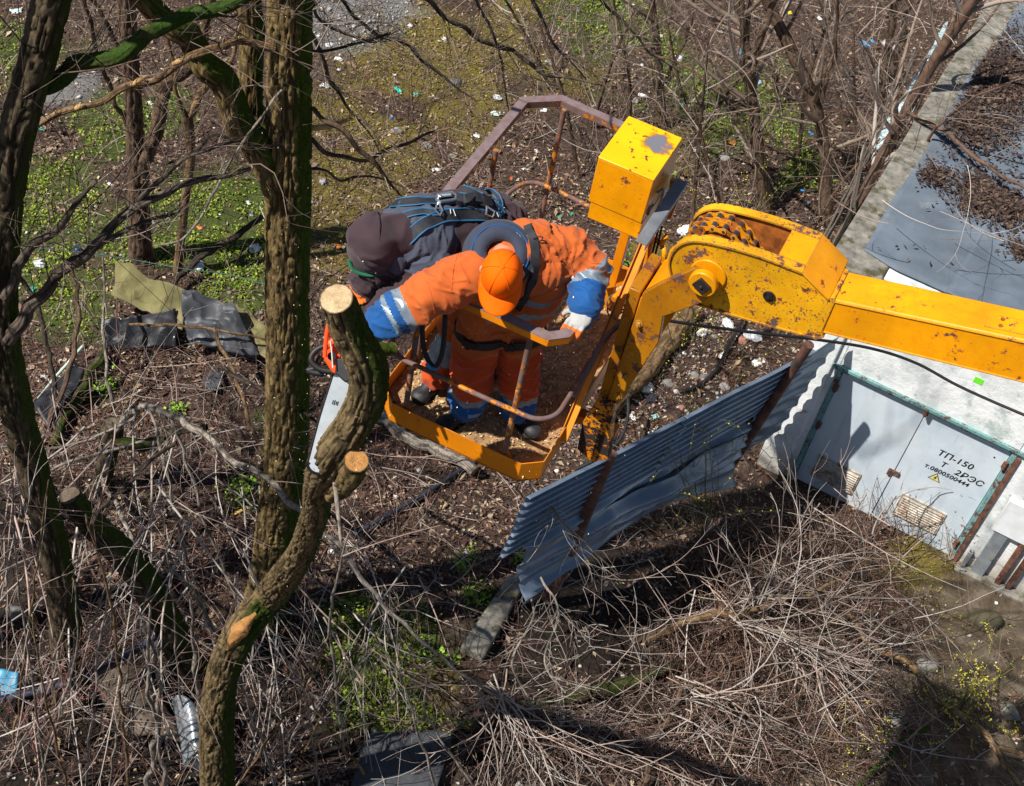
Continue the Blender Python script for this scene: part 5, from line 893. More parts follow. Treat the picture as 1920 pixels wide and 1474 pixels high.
# head, cap, collar
Hc = K(941, 512, 1.27); u0 = -unit(ray(941, 505)); U_ = unit(u0 * .97 + iu * .20 + ir * .03); Fw = -iu - .13 * ir; Fw = unit(Fw - U_ * (Fw @ U_)); Rt = np.cross(Fw, U_)
nb = K(945, 476, 1.18)
def head_shapes(Hc, U_, Fw, Rt, nb):
    S = [ellipsoid(Hc, Rt * .076, Fw * .096, U_ * .112), ellipsoid(Hc - U_ * .06 + Fw * .03, Rt * .062, Fw * .065, U_ * .07), capsule(Hc - U_ * .05 - Fw * .02, nb, .058, .066)]
    S += [capsule(Hc + Fw * .09 - U_ * .005, Hc + Fw * .118 - U_ * .035, .011, .016, 10), ellipsoid(Hc + Fw * .088 - U_ * .068, Rt * .026, Fw * .012, U_ * .008), ellipsoid(Hc + Fw * .075 - U_ * .105, Rt * .03, Fw * .03, U_ * .022)]
    for s in (-1, 1): S += [ellipsoid(Hc + Rt * s * .086 - U_ * .02 - Fw * .01, Rt * .016, Fw * .02, U_ * .034), ellipsoid(Hc + Rt * s * .033 + Fw * .088 + U_ * .002, Rt * .015, Fw * .01, U_ * .011), ellipsoid(Hc + Rt * s * .03 + Fw * .088 + U_ * .022, Rt * .022, Fw * .012, U_ * .007)]
    return S
def body(parent, S, bones, hands):
    V, f, N = blob(S + [capsule(a, b, ra, rb) for a, b, ra, rb in bones] + hands, .009, 3); return mk('body', (V, f), SKIN, parent, sharp=0)
handL, handR = K(663, 656, .74), K(1088, 600, 1.02)
sc_ = lambda b, k=.62: [(x[0], x[1], x[2] * k, x[3] * k) for x in b]
body(p1, head_shapes(Hc, U_, Fw, Rt, nb), sc_(jb) + sc_(tbn) + [(J['ub'], nb, .07, .06), (aL, K(878, 763, .06), .045, .04), (aR, K(966, 760, .06), .045, .04), (J['wL'], handL, .03, .022), (J['wR'], handR, .03, .022)], [])
def cap_mesh():
    S = []; na, nr = 48, 14; V = []; c0 = Hc + U_ * .018
    for j in range(nr + 1):
        th = math.pi / 2 * j / nr
        for i in range(na):
            ph = 2 * math.pi * i / na; seam = 1 - .012 * math.exp(-((((ph / (math.pi / 3)) + .5) % 1 - .5) / .045) ** 2) * math.sin(th)
            fr = .112 if math.sin(ph) > 0 else .106; V.append(c0 + seam * ((Rt * .0925 * math.cos(ph) + Fw * fr * math.sin(ph)) * math.sin(th) ** .9 + U_ * .108 * math.cos(th)) - U_ * .02 * (math.sin(th) ** 6))
    f = [[j * na + i, (j + 1) * na + i, (j + 1) * na + (i + 1) % na, j * na + (i + 1) % na] for j in range(nr) for i in range(na)]
    return np.array(V), f
cap = mk('cap', cap_mesh(), F_CAP, p1, sharp=0)
V = []; nb_, nr_ = 28, 8
for j in range(nr_ + 1):
    for i in range(nb_ + 1):
        ph = math.pi * (.04 + .92 * i / nb_); e = math.sin(ph) ** .55; ext = .078 * e * j / nr_
        V.append(Hc + Rt * (.0915 + ext * .12) * math.cos(ph) + Fw * (.110 * math.sin(ph) + ext) - U_ * (.004 + .022 * (j / nr_) + .030 * math.cos(ph) ** 2 * (j / nr_)))
o = mk('brim', (np.array(V), [[j * (nb_ + 1) + i, j * (nb_ + 1) + i + 1, (j + 1) * (nb_ + 1) + i + 1, (j + 1) * (nb_ + 1) + i] for j in range(nr_) for i in range(nb_)]), F_CAP, cap, sharp=0); sd = o.modifiers.new('t', 'SOLIDIFY'); sd.thickness = .005; sd.offset = 0
mk('button', ellipsoid(Hc + U_ * .127, Rt * .008, Fw * .008, U_ * .004), F_CAP, cap)
for k in range(6):
    ph = math.pi / 3 * k; mk('seam', tube([Hc + U_ * .018 + (Rt * .0932 * math.cos(ph) + Fw * (.113 if math.sin(ph) > 0 else .107) * math.sin(ph)) * math.sin(t) ** .9 + U_ * (.1085 * math.cos(t) - .02 * math.sin(t) ** 6) for t in np.linspace(.05, 1.5, 14)], .0016, 5), F_CAP, cap)
def ring(c, a, b, ra, r, a0, a1, n=40, sq=1.0):
    return tube([c + a * ra * math.cos(t) + b * ra * sq * math.sin(t) for t in np.linspace(a0, a1, n)], [r * (.75 + .25 * math.sin(math.pi * k / (n - 1)) ** .5) for k in range(n)], 14)
nc = K(938, 478, 1.20); ca = unit(ir - U_ * (ir @ U_)); cbv = unit(iu - U_ * (iu @ U_))
V, f, N = blob([ring(nc + U_ * .0, ca, cbv, .118, .040, R_(-75), R_(255)), ring(nc + U_ * .035, ca, cbv, .092, .030, R_(-60), R_(240)), ring(nc - U_ * .04, ca, cbv, .13, .04, R_(-75), R_(255))], .008, 4); V = V + N * (ridged(V * 14, 2, 4) * .006)[:, None]
hd = mk('collar_hood', (V, f), F_NAVY, p1, sharp=0); mk('piping', tube([nc + U_ * .052 + ca * .112 * math.cos(t) + cbv * .112 * math.sin(t) for t in np.linspace(R_(-50), R_(230), 40)], .004, 6), PIPING, hd); mk('lining', tube([nc + U_ * .045 + ca * .128 * math.cos(t) + cbv * .128 * math.sin(t) for t in np.linspace(R_(-50), R_(230), 40)], .003, 6), F_BL, hd)
dR = K(1070, 618, .985) - K(1099, 582, 1.03)
g_ = glove('glove', hand(K(1089, 596, 1.035), dR, -UP + BA * -.2, .62, 1.1, -1) + [capsule(J['wR'], K(1093, 589, 1.035), .045, .04)], [F_WH, F_GO], p1, lambda c: (c[:, 2] - ZF < 1.012).astype(int))
gd = unit(K(640, 672, .70) - K(690, 630, .84)); glove('glove', hand(handL, gd, U_ * -.6 - iu * .5 - ir * .3, .55, 1.12, 1) + [capsule(J['wL'], handL, .05, .042)], [F_GO, F_WH], p1, lambda c: (np.linalg.norm(c - handL, axis=1) > .072).astype(int) * (((c - handL) @ gd) > 0))
mk('glove_cuff', tube([J['wL'] + (handL - J['wL']) * t for t in (.0, .25, .5)], [.062, .062, .06], 16), simple('teal_cuff', (.02, .24, .38), .7), p1)
# harness
for c_, ax_, r in ((hL + (kL - hL) * .16, kL - hL, .126), (hR + (kR - hR) * .16, kR - hR, .126)):
    a_ = unit(np.cross(ax_, BB)); b_ = unit(np.cross(ax_, a_)); th = np.linspace(0, 2 * math.pi, 40, endpoint=False); Pn = [c_ + a_ * r * math.cos(t) * .97 + b_ * r * math.sin(t) for t in th]
    rr = []; axn = unit(ax_); V = []
    for p in Pn: o_ = unit(p - c_); V += [p - axn * .022, p - axn * .022 + o_ * .008, p + axn * .022 + o_ * .008, p + axn * .022]
    mk('leg_strap', (np.array(V), [[i * 4 + k, i * 4 + (k + 1) % 4, ((i + 1) % 40) * 4 + (k + 1) % 4, ((i + 1) % 40) * 4 + k] for i in range(40) for k in range(4)]), WEB, p1)
    fr_ = unit(-BB - axn * (-BB @ axn)); mk('buckle', cat_([box(c_ + fr_ * (r + .012), BA * .035, axn * .018, fr_ * .006), box(c_ + fr_ * (r + .02), BA * .012, axn * .024, fr_ * .006)]), DKST, p1, bevel=.003)
strap(bvh1, [(990, 424), (1000, 450), (1003, 490), (998, 525), (985, 555), (968, 580)], .04, p1, False); 

for sm in ([(990, 418), (1010, 440), (1040, 500), (1052, 560)], [(1040, 425), (1062, 470), (1078, 520)], [(862, 470), (850, 500), (846, 545)], [(800, 528), (812, 570), (820, 610)], [(1085, 470), (1105, 490), (1128, 495)], [(905, 560), (900, 590), (898, 620)], [(985, 560), (1010, 556), (1045, 540)], [(870, 450), (862, 490), (880, 530)]):
    rb = ribbon_on(bvh1, sm, .006, .0015, 40, .001)
    if rb: mk('stitched_seam', rb[0], F_OR, p1, smooth=True)
for sm in ([(760, 405), (775, 440), (800, 480)], [(840, 356), (850, 400), (850, 440)], [(730, 430), (745, 470), (780, 500)]):
    rb = ribbon_on(bvh2, sm, .010, .003) if 'bvh2' in globals() else None
mk('drawcord', tube(spline([W(1000, 448, depth_of(J['ub']) - .14), W(1010, 444, depth_of(J['ub']) - .15), W(1018, 446, depth_of(J['ub']) - .15), W(1012, 452, depth_of(J['ub']) - .14), W(1004, 448, depth_of(J['ub']) - .14)], 20), .003, 6), WEB, p1)
ly = [K(835, 590, .95), K(832, 640, .80), K(826, 672, .70), K(815, 688, .64), K(803, 676, .66), K(793, 645, .75), K(792, 600, .9)]
mk('lanyard', tube(spline(ly, 40), .012, 8), WEB, p1); mk('hook', cat_([tube(spline([K(800, 682, .66), K(808, 690, .64), K(820, 690, .64), K(822, 680, .66)], 16), .009, 8)]), simple('blue_hook', (.02, .2, .4), .4, .3), p1)
for q in (.30, .33): pass
# ---------------- worker in the dark hooded top
p2 = thing('person', 'worker in a plum hooded top and blue edged harness bending behind the orange worker', 'person', [*K(850, 700, 0)[:2], ZF])
T_ = dict(hip=K(925, 430, .93), mid=K(862, 428, 1.03), ch=K(785, 440, 1.08), shR=K(738, 472, 1.05), shL=K(800, 490, 1.02), eR=K(694, 515, .93), wR=K(674, 552, .83), eL=K(762, 545, .90), wL=K(705, 590, .82))
b2 = [(T_['hip'], T_['mid'], .165, .175), (T_['mid'], T_['ch'], .175, .18), (T_['ch'], T_['shR'], .15, .10), (T_['ch'], T_['shL'], .15, .12), (T_['shR'], T_['eR'], .092, .075), (T_['eR'], T_['wR'], .075, .058), (T_['shL'], T_['eL'], .11, .085), (T_['eL'], T_['wL'], .085, .06)]
def jreg2(c, bi, bt):
    m = np.zeros(len(c), int); x = (c - T_['ch']) @ unit(T_['hip'] - T_['ch']); z = c[:, 2] - T_['ch'][2]; m[(bi <= 3) & (x < .08) & (z > -.06)] = 1; m[(bi == 5) & (bt > .8)] = 2; return m
j2, bvh2 = cloth('hooded_top', b2, .0085, [F_DK, F_SL, F_GO], jreg2, p2, amp=.016, seed=15)
hc2 = K(702, 452, 1.12); hx = unit(K(660, 490, 1.05) - K(760, 430, 1.10))
V, f, N = blob([ellipsoid(hc2, unit(ir) * .116, iu * .124, u0 * .128, 28, 18), capsule(hc2, T_['ch'], .11, .13), ellipsoid(hc2 - ir * .01 - iu * .05 - u0 * .03, ir * .108, iu * .10, u0 * .12)], .010, 5); V = V + N * (((1 - np.abs(vnoise(V * 8 + fbm(V * 5, 2, 9)[:, None] * 1.8, 31))) ** 4 - .2) * .020)[:, None] + N * (fbm(V * 6, 2, 77) * .010)[:, None]
hd2 = mk('hood', (V, f), F_DK, p2, sharp=0); mk('hood_rim', tube(spline([hc2 - ir * .115 - iu * .085 + u0 * .02, hc2 - ir * .09 - iu * .135 + u0 * .0, hc2 - ir * .02 - iu * .155 - u0 * .02, hc2 + ir * .04 - iu * .14 - u0 * .03], 16), .008, 8), GREEN_F, hd2)
mk('hood_seam', tube([hc2 + unit(np.cos(t) * iu + np.sin(t) * u0 + .25 * ir * np.sin(t)) * .139 for t in np.linspace(-.35, 2.0, 24)], .0025, 6), F_DK, hd2)
h2, k2, a2 = K(918, 452, .86), K(862, 600, .47), K(822, 700, .14); h3, k3, a3 = K(950, 450, .86), K(968, 570, .45), K(940, 660, .14)
t2 = [(h2, k2, .125, .09), (k2, a2, .088, .08), (h3, k3, .12, .088), (k3, a3, .086, .078), (h2, h3, .13, .13)]
def treg2(c, bi, bt):
    w_ = c[:, 2] - ZF; m = np.zeros(len(c), int); m[(w_ < .40) & (w_ > .25)] = 1; m[w_ < .25] = 2; return m
cloth('trousers', t2, .011, [F_OR, F_RF, F_RED], treg2, p2, amp=.014, seed=19); boot(p2, K(822, 712, .05), K(782, 752, .03)); boot(p2, K(940, 668, .05), K(915, 705, .03))
hb2 = unit(-u0 * .3 - iu * .6 - ir * .5); f2 = unit(-iu - .5 * ir - u0 * .4); r2 = unit(np.cross(f2, u0)); uu2 = np.cross(r2, f2)
hr2 = K(669, 562, .79)
body(p2, head_shapes(hc2, uu2, f2, r2, T_['ch']), sc_(b2) + sc_(t2) + [(a2, K(822, 712, .06), .045, .04), (a3, K(940, 668, .06), .045, .04), (T_['wR'], hr2, .03, .022)], [])
glove('glove', hand(hr2, K(662, 590, .70) - K(672, 552, .83), ir * .8 - u0 * .4, .6, 1.08, 1) + [capsule(T_['wR'], hr2, .046, .04)], [F_BK], p2); glove('glove', hand(K(690, 600, .79), K(660, 612, .74) - K(705, 590, .82), -u0, .6, 1.05, -1) + [capsule(T_['wL'], K(695, 596, .80), .046, .04)], [F_BK], p2)
mk('watch_strap', tube(spline([K(678, 575, .80), K(690, 566, .80), K(698, 574, .8), K(692, 584, .79)], 16), .006, 8), simple('pale_band', (.5, .5, .36), .6), p2)
strap(bvh2, [(700, 402), (735, 385), (775, 379), (812, 380), (850, 378), (890, 378), (925, 385), (940, 405)], .048, p2); strap(bvh2, [(760, 452), (775, 438), (795, 422), (822, 408), (860, 402), (900, 405), (935, 410)], .055, p2); strap(bvh2, [(752, 445), (745, 425), (755, 408), (790, 398), (822, 400)], .03, p2)
strap(bvh2, [(868, 356), (885, 362), (905, 372), (925, 386), (938, 402)], .04, p2); strap(bvh2, [(905, 356), (925, 362), (937, 378), (934, 398)], .022, p2); strap(bvh2, [(862, 372), (880, 382), (900, 396), (915, 410)], .045, p2, False)
r = ribbon_on(bvh2, [(858, 380), (885, 378), (918, 384)], .05, .03); mk('shock_pack', r[0], WEB, p2, bevel=.01)
def onb(x, y, up=.02): h = bvh2.ray_cast(Vector(CAM), Vector(unit(ray(x, y)))); return np.array(h[0]) + np.array(h[1]) * up if h[0] is not None else W(x, y, 6.6)
mk('carabiner', tube([onb(x, y, .03) for x, y in [(814, 384), (820, 376), (838, 374), (856, 372), (860, 378), (848, 384), (830, 388)]], .008, 8, closed=True), ALU, p2)
mk('carabiner_gate', cat_([beam(onb(822, 380, .036), onb(852, 375, .036), .028, .012)]), ALU, p2, bevel=.003); mk('d_ring', tube([onb(x, y, .03) for x, y in [(905, 398), (912, 392), (917, 400), (912, 410), (905, 408)]], .005, 8, closed=True), ALU, p2); mk('d_ring', tube([onb(x, y, .03) for x, y in [(815, 390), (822, 388), (828, 397), (820, 404), (813, 400)]], .005, 8, closed=True), ALU, p2)
for x, y in ((842, 398), (848, 400), (920, 402), (928, 404)): mk('stitching', beam(onb(x - 2, y - 5, .018), onb(x + 2, y + 5, .018), .003, .002), PIPING, p2)
# ---------------- chainsaw
S_OR = simple('saw_orange', (0.80, 0.075, 0.008), .38, var=.08, dirt=(.1, .06, .03), dirt_amt=.33); S_BK = simple('saw_black', (.016, .016, .018), .5, var=.3, scale=30, dirt=(.12, .1, .08), dirt_amt=.36); S_BAR = simple('saw_bar', (0.62, 0.68, 0.72), .32, .35, var=.1, scale=14, dirt=(.12, .10, .08), dirt_amt=.3)
ba, bb = W(643, 706, 6.90), W(597, 868, 7.02); bt = unit(bb - ba); bw_ = unit(np.cross(bt, ray(620, 790))); bn = np.cross(bw_, bt); bn = bn if bn @ ray(620, 790) < 0 else -bn
saw = thing('chainsaw', 'orange chainsaw with a long white guide bar held against the sawn tree', 'chainsaw', W(640, 660, 6.9))
def bar_outline(k):
    P = [ba - bw_ * .046 * k, ba + (bb - ba) * .5 - bw_ * .052 * k]
    for t in np.linspace(-90, 90, 13): P.append(bb + (bt * math.cos(R_(t)) * .05 + bw_ * math.sin(R_(t)) * .048) * k)
    return P + [ba + (bb - ba) * .5 + bw_ * .052 * k, ba + bw_ * .046 * k]
mk('guide_bar', prism([p - bn * .002 for p in bar_outline(.93)], bn * .005), S_BAR, saw, bevel=.001)
ch = spline(np.array(bar_outline(1.0)), 90); mk('saw_chain', tube(ch, .0055, 6), DKST, saw)
teeth = []
for i in range(2, 88, 2): t = unit(ch[i + 1] - ch[i - 1]); o_ = np.cross(t, bn); o_ = o_ if o_ @ (ch[i] - (ba + bb) / 2) > 0 or i > 20 and i < 70 else -o_; teeth.append(box(ch[i] + o_ * .004, t * .007, o_ * .006, bn * .005))
mk('cutter_teeth', cat_(teeth), DKST, saw, kind='stuff')
mk('bar_print', cat_([box(ba + (bb - ba) * .30 + bn * .0035 + bw_ * x, bt * y, bw_ * .0025, bn * .0004) for x, y in ((-.012, .010), (-.004, .013), (.004, .008), (.011, .011))] + [cyl(bb + bn * .003, bb + bn * .0037, .006, 10)]), S_BK, saw, kind='stuff')
PX = lambda l, d: [W(x, y, d) for x, y in l]
hs = mk('engine_housing', prism(PX([(612, 640), (628, 628), (650, 640), (664, 668), (668, 700), (652, 712), (622, 698), (606, 672)], 6.86), unit(ray(630, 660)) * .16), S_OR, saw, bevel=.012, bseg=3)
mk('side_cover', prism(PX([(630, 672), (660, 672), (668, 706), (648, 718), (628, 700)], 6.83), unit(ray(630, 660)) * .03), S_BK, saw, bevel=.006); mk('hand_guard', cat_([tube(spline(PX([(609, 670), (612, 630), (618, 600), (626, 600), (640, 628), (655, 660), (662, 690)], 6.80), 30), .010, 10), tube(PX([(610, 655), (628, 640), (640, 650)], 6.81), .009, 10), tube(PX([(613, 628), (640, 630)], 6.81), .006, 8)]), S_OR, saw)
mk('front_handle', tube(spline(PX([(650, 655), (625, 646), (600, 652), (586, 664), (584, 678), (600, 692), (628, 698)], 6.88), 30), .014, 12), S_BK, saw); mk('rear_handle', tube(spline(PX([(602, 668), (590, 690), (578, 694), (598, 700), (625, 694)], 6.92), 26), .015, 12), S_BK, saw)
mk('fuel_cap', cyl(W(622, 668, 6.855), W(622, 668, 6.83), .02, 16), S_BK, saw); mk('starter_cord', tube(spline(PX([(624, 690), (622, 660), (619, 640)], 6.80), 8), .003, 6), PIPING, saw)
# chips thrown by the saw
q = np.vstack([rng.normal(0, 1, (260, 3)) * [.45, .5, .5] + W(600, 760, 7.2), rng.normal(0, 1, (160, 3)) * [.3, .4, .9] + W(585, 430, 7.6), rng.normal(0, 1, (140, 3)) * [.4, .35, .35] + W(880, 760, 7.2)]); q = q[q[:, 2] > ZF - 2.5]
V, Fc, c = leaves(q, rng.uniform(.004, .010, len(q)), np.array([(.7, .6, .42), (.8, .72, .55)]), flat=1.2, wid=.5); mk('flying_wood_chips', (V, Fc), VC, smooth=False, col=c, kind='stuff')
# ------------------------------------------------------------------ brush, fallen branches, litter
def zone_pts(x0, y0, x1, y1, n, z=0.0):
    px = rng.uniform(x0, x1, n); py = rng.uniform(y0, y1, n); r = RC @ np.stack([(px - CX) / F, -(py - CY) / F, -np.ones(n)]); t = (z - H) / r[2]; return (CAM[:, None] + r * t).T
VT, FT_, CT = [], [], []; nT = 0
def add_twigs(polys, r0, r1, pal, sides=3):
    global nT
    V, Fc = tubes_np(polys, r0, r1, sides); c = pal[rng.integers(0, len(pal), len(polys))] * rng.uniform(.75, 1.25, (len(polys), 1)); VT.append(V); FT_.append(Fc + nT); CT.append(rep(c, polys, sides)); nT += len(V)
_gc = G(725, 1262)
def clear_(p): return ~((np.hypot(p[:, 0] - _gc[0], p[:, 1] - _gc[1]) < 1.0) & (rng.random(len(p)) < .85))
def flat_twigs(x0, y0, x1, y1, n, Lr, pal, zr=(0.0, .10), r=(.0018, .0042), kids=1, lift_=.25, jit=.2):
    p = zone_pts(x0, y0, x1, y1, n); ok = ~inside_kiosk(p[:, 0], p[:, 1], .05) & clear_(p); p = p[ok]; n = len(p); p[:, 2] = hz(p[:, 0], p[:, 1]) + rng.uniform(*zr, n); a = rng.uniform(0, 6.283, n); d = np.stack([np.cos(a), np.sin(a), rng.normal(0, lift_, n)], -1)
    P = shoots(p, d, rng.uniform(*Lr, n), 6, jit, (0, 0, -.25)); rr = rng.uniform(*r, n); lo = hz(P[..., 0], P[..., 1]) + .006; P[..., 2] = np.maximum(P[..., 2], lo); add_twigs(P, rr, rr * .4, pal)
    if kids: Q, idx = branch_off(P, kids, (.3, .6), .7, .2, K=5); lo = hz(Q[..., 0], Q[..., 1]) + .006; Q[..., 2] = np.maximum(Q[..., 2], lo); add_twigs(Q, rr[idx] * .6, rr[idx] * .3, pal)
PNK2 = np.vstack([PNK, PNK * .55, PNK * .55, PNK * .35, PNK * .35]); T1, T2 = (.0028, .0062), (.004, .0085)
flat_twigs(60, 620, 1000, 1080, 1700, (.12, .6), PNK2, (0, .08), T1); flat_twigs(0, 620, 1000, 1480, 2600, (.15, .6), PNK2[:9], (0, .2), (.002, .0042), 0, .3, .16); flat_twigs(0, 1000, 960, 1480, 520, (.2, .9), PNK2, (0, .3), T1); flat_twigs(-60, -60, 600, 640, 900, (.12, .6), BRN, (0, .1), T1); flat_twigs(560, -60, 1900, 420, 2600, (.15, .8), np.vstack([BRN, PNK, DRK]), (0, .25), T1, lift_=.6); flat_twigs(1150, 420, 1560, 860, 700, (.1, .5), PNK2, (0, .06), T1); flat_twigs(560, 250, 1150, 620, 600, (.1, .45), BRN, (0, .05), T1)
flat_twigs(20, 700, 560, 1060, 60, (.4, 1.3), GRY, (.02, .35), T2, 2, .4); flat_twigs(200, 880, 960, 1300, 60, (.3, 1.2), GRY, (.02, .35), T2, 2, .4)
def arcs(x0, y0, x1, y1, n, Lr, pal, zr, r=(.004, .008), turn=1.6, kids=2, vert=.25, floor=.02, zp=0.0):
    p = zone_pts(x0, y0, x1, y1, n, zp); ok = (~inside_kiosk(p[:, 0], p[:, 1], .05) | (zp > 1)) & (clear_(p) | (zp > 1)); p = p[ok]; n = len(p); p[:, 2] = rng.uniform(*zr, n); a = rng.uniform(0, 6.283, n); d = np.stack([np.cos(a), np.sin(a), rng.normal(0, vert, n)], -1); axs = rng.normal(0, 1, (n, 3)) + [0, 0, 1.2]; axs /= np.linalg.norm(axs, axis=1, keepdims=True); L_ = rng.uniform(*Lr, n); K_ = 14; w_ = rng.uniform(-turn, turn, n)[:, None] / K_; P = [p]
    for k in range(K_ - 1): d = d + np.cross(axs, d) * w_ + rng.normal(0, .035, (n, 3)); d /= np.linalg.norm(d, axis=1, keepdims=True); q = P[-1] + d * (L_ / K_)[:, None]; q[:, 2] = np.maximum(q[:, 2], floor); P.append(q)
    P = np.stack(P, 1); rr = rng.uniform(*r, n); add_twigs(P, rr, rr * .35, pal, 4)
    if kids: Q, idx = branch_off(P, kids, (.12, .4), .65, .15, K=7, jit=.13); Q[..., 2] = np.maximum(Q[..., 2], floor); add_twigs(Q, rr[idx] * .55, rr[idx] * .25, pal)
arcs(0, 820, 700, 1480, 40, (.9, 2.4), np.vstack([GRY, PNK]), (.1, .9), kids=2); arcs(40, 620, 560, 1000, 45, (.6, 1.6), np.vstack([BRN, PNK]), (.1, .5), kids=2); arcs(0, 0, 560, 520, 90, (.6, 2.0), np.vstack([BRN, DRK, GRY[:1]]), (.2, 1.6), kids=4, vert=.6); arcs(580, -40, 1150, 330, 70, (.6, 1.8), np.vstack([BRN, DRK]), (.3, 1.5), kids=4, vert=.5); arcs(1080, -60, 1760, 460, 140, (.6, 2.2), np.vstack([BRN, DRK, GRY]), (.3, 2.2), kids=4, vert=.8)
def hanging(x0, y0, x1, y1, n, Lr, pal, zr, r, dirx=0.0, sx=.35, kids=3):
    P = []
    p = zone_pts(x0, y0, x1, y1, n, 1.2); p[:, 2] = rng.uniform(*zr, n); d = np.stack([rng.normal(dirx, sx, n), -np.ones(n), rng.normal(.05, .22, n)], -1); d /= np.linalg.norm(d, axis=1, keepdims=True); L_ = rng.uniform(*Lr, n); K_ = 16; cv = rng.normal(0, 1.1, (n, 1)) / K_; P = [p]
    for k in range(K_ - 1):
        d = d + np.cross(d, UP) * cv + np.array([0, 0, -1.25 / K_]) + rng.normal(0, .02, (n, 3)); d /= np.linalg.norm(d, axis=1, keepdims=True); q = P[-1] + d * (L_ / K_)[:, None]; q[:, 2] = np.maximum(q[:, 2], .03); P.append(q)
    P = np.stack(P, 1); rr = rng.uniform(*r, n); add_twigs(P, rr, rr * .35, pal, 5); Q, idx = branch_off(P, kids, (.10, .32), .55, .1, K=9, jit=.16, bend=(0, -.2, -.3)); Q[..., 2] = np.maximum(Q[..., 2], .02); add_twigs(Q, rr[idx] * .5, rr[idx] * .25, pal, 3)
    S, i2 = branch_off(Q, 1, (.25, .6), .6, .2, K=6, jit=.16); S[..., 2] = np.maximum(S[..., 2], .02); add_twigs(S, rr[idx][i2] * .35, rr[idx][i2] * .2, pal, 3)
PALE = GRY * 1.0
hanging(-60, 780, 420, 1120, 34, (1.4, 3.4), PALE, (.8, 2.2), (.007, .014), .1, .4); hanging(330, 860, 820, 1180, 24, (1.2, 3.0), PALE, (.5, 1.5), (.006, .011), .45, .35); hanging(-60, 1050, 700, 1350, 14, (1.0, 2.2), PALE, (.6, 1.6), (.006, .011), .1, .5)
mk('fallen_twigs', (np.vstack(VT), np.vstack(FT_)), VCT, sharp=0, col=np.vstack(CT), kind='stuff', loc=(0, 0, 0))
# brush heap at the lower right, cut tops lying on one another
VT, FT_, CT = [], [], []; nT = 0
DUL = np.array([(.10, .06, .045), (.075, .048, .038), (.14, .09, .07), (.05, .034, .028), (.17, .12, .095)])
def fan(px, py, z, a0, a1, n, Lr, pal, r=(.0055, .010), zs=.25, kids=(2, 2), jit=.17):
    """a spray of shoots from one crown; angles measured in the photo plan (0 = right, 90 = away)"""
    p = np.repeat(G(px, py, z)[None], n, 0) + rng.normal(0, .10, (n, 3)) * [1, 1, .5]; a = R_(1) * rng.uniform(a0, a1, n); d = np.stack([np.cos(a), np.sin(a), rng.normal(.05, zs, n)], -1)
    P = shoots(p, d, rng.uniform(*Lr, n), 10, jit * 1.5, (0, 0, -.3)); P[..., 2] = np.maximum(P[..., 2], .02); rr = rng.uniform(*r, n); pal = pal if n < 12 else np.vstack([pal, DUL, DUL]); add_twigs(P, rr, rr * .4, pal, 4)
    Q, idx = branch_off(P, kids[0], (.3, .65), .6, .15, K=6, jit=.22, bend=(0, 0, -.2)); Q[..., 2] = np.maximum(Q[..., 2], .015); r2 = rr[idx] * .6; add_twigs(Q, r2, r2 * .45, pal)
    if kids[1]: S, i2 = branch_off(Q, kids[1], (.35, .7), .7, .15, K=5, jit=.25); S[..., 2] = np.maximum(S[..., 2], .015); r3 = np.maximum(r2[i2] * .65, .0026); add_twigs(S, r3, r3 * .5, pal)
MIXB = np.vstack([GRY[:2], PNK, BRN, DUL]); WARM = np.array([(.26, .15, .10), (.20, .11, .08), (.30, .20, .15), (.14, .08, .06)])
for q in [(1385, 1150, .55, -60, 60, 60, (.5, 1.6), GRY), (1385, 1155, .55, 20, 200, 46, (.4, 1.2), GRY), (1370, 1160, .5, -130, -20, 50, (.3, 1.0), WARM), (1290, 1300, .5, -80, 40, 46, (.5, 1.5), GRY), (1290, 1300, .45, -150, -60, 26, (.4, 1.1), MIXB), (1450, 1200, .45, -70, 10, 40, (.5, 1.4), GRY), (1500, 1040, .35, -40, 200, 60, (.4, 1.1), MIXB), (1360, 1030, .35, -60, 160, 40, (.4, 1.1), MIXB), (1200, 1370, .4, -100, 30, 36, (.4, 1.2), MIXB), (1130, 1190, .5, -60, 200, 5, (.5, 1.3), GRY), (1000, 1370, .5, -80, 20, 30, (.6, 1.5), GRY), (930, 1310, .5, -90, -10, 26, (.6, 1.6), GRY), (1040, 1010, .5, -80, 80, 8, (.4, 1.1), MIXB), (1080, 930, .6, -140, 40, 16, (.3, .9), MIXB), (1600, 1010, .3, 0, 200, 40, (.3, .8), WARM), (1620, 1150, .3, -60, 120, 44, (.3, 1.0), MIXB), (1560, 1300, .25, -120, 60, 40, (.3, 1.1), WARM), (1420, 1400, .3, -90, 90, 50, (.4, 1.2), MIXB), (1250, 1430, .3, -90, 160, 44, (.4, 1.1), MIXB), (1350, 1240, .4, -120, 120, 50, (.3, .9), WARM), (850, 1400, .3, -60, 90, 30, (.4, 1.1), MIXB), (760, 1250, .4, -80, 40, 26, (.5, 1.3), GRY), (700, 1100, .3, -90, 40, 26, (.5, 1.2), GRY), (640, 1000, .3, -100, 0, 24, (.4, 1.1), GRY)]:
    fan(*q[:5], int(q[5] * .5), *q[6:])
flat_twigs(1230, 1000, 1700, 1480, 1500, (.2, .9), np.vstack([WARM, DUL, DUL]), (.02, .45), T1, 1, .3, .26); flat_twigs(960, 1330, 1300, 1480, 260, (.2, .9), MIXB, (.02, .4), T1, 1, .3, .26); flat_twigs(960, 1060, 1250, 1330, 40, (.2, .8), np.vstack([GRY, DRK, DRK]), (.02, .2), T1, 1, .3, .26); flat_twigs(1600, 1150, 1920, 1480, 260, (.2, .7), BRN, (.0, .05))
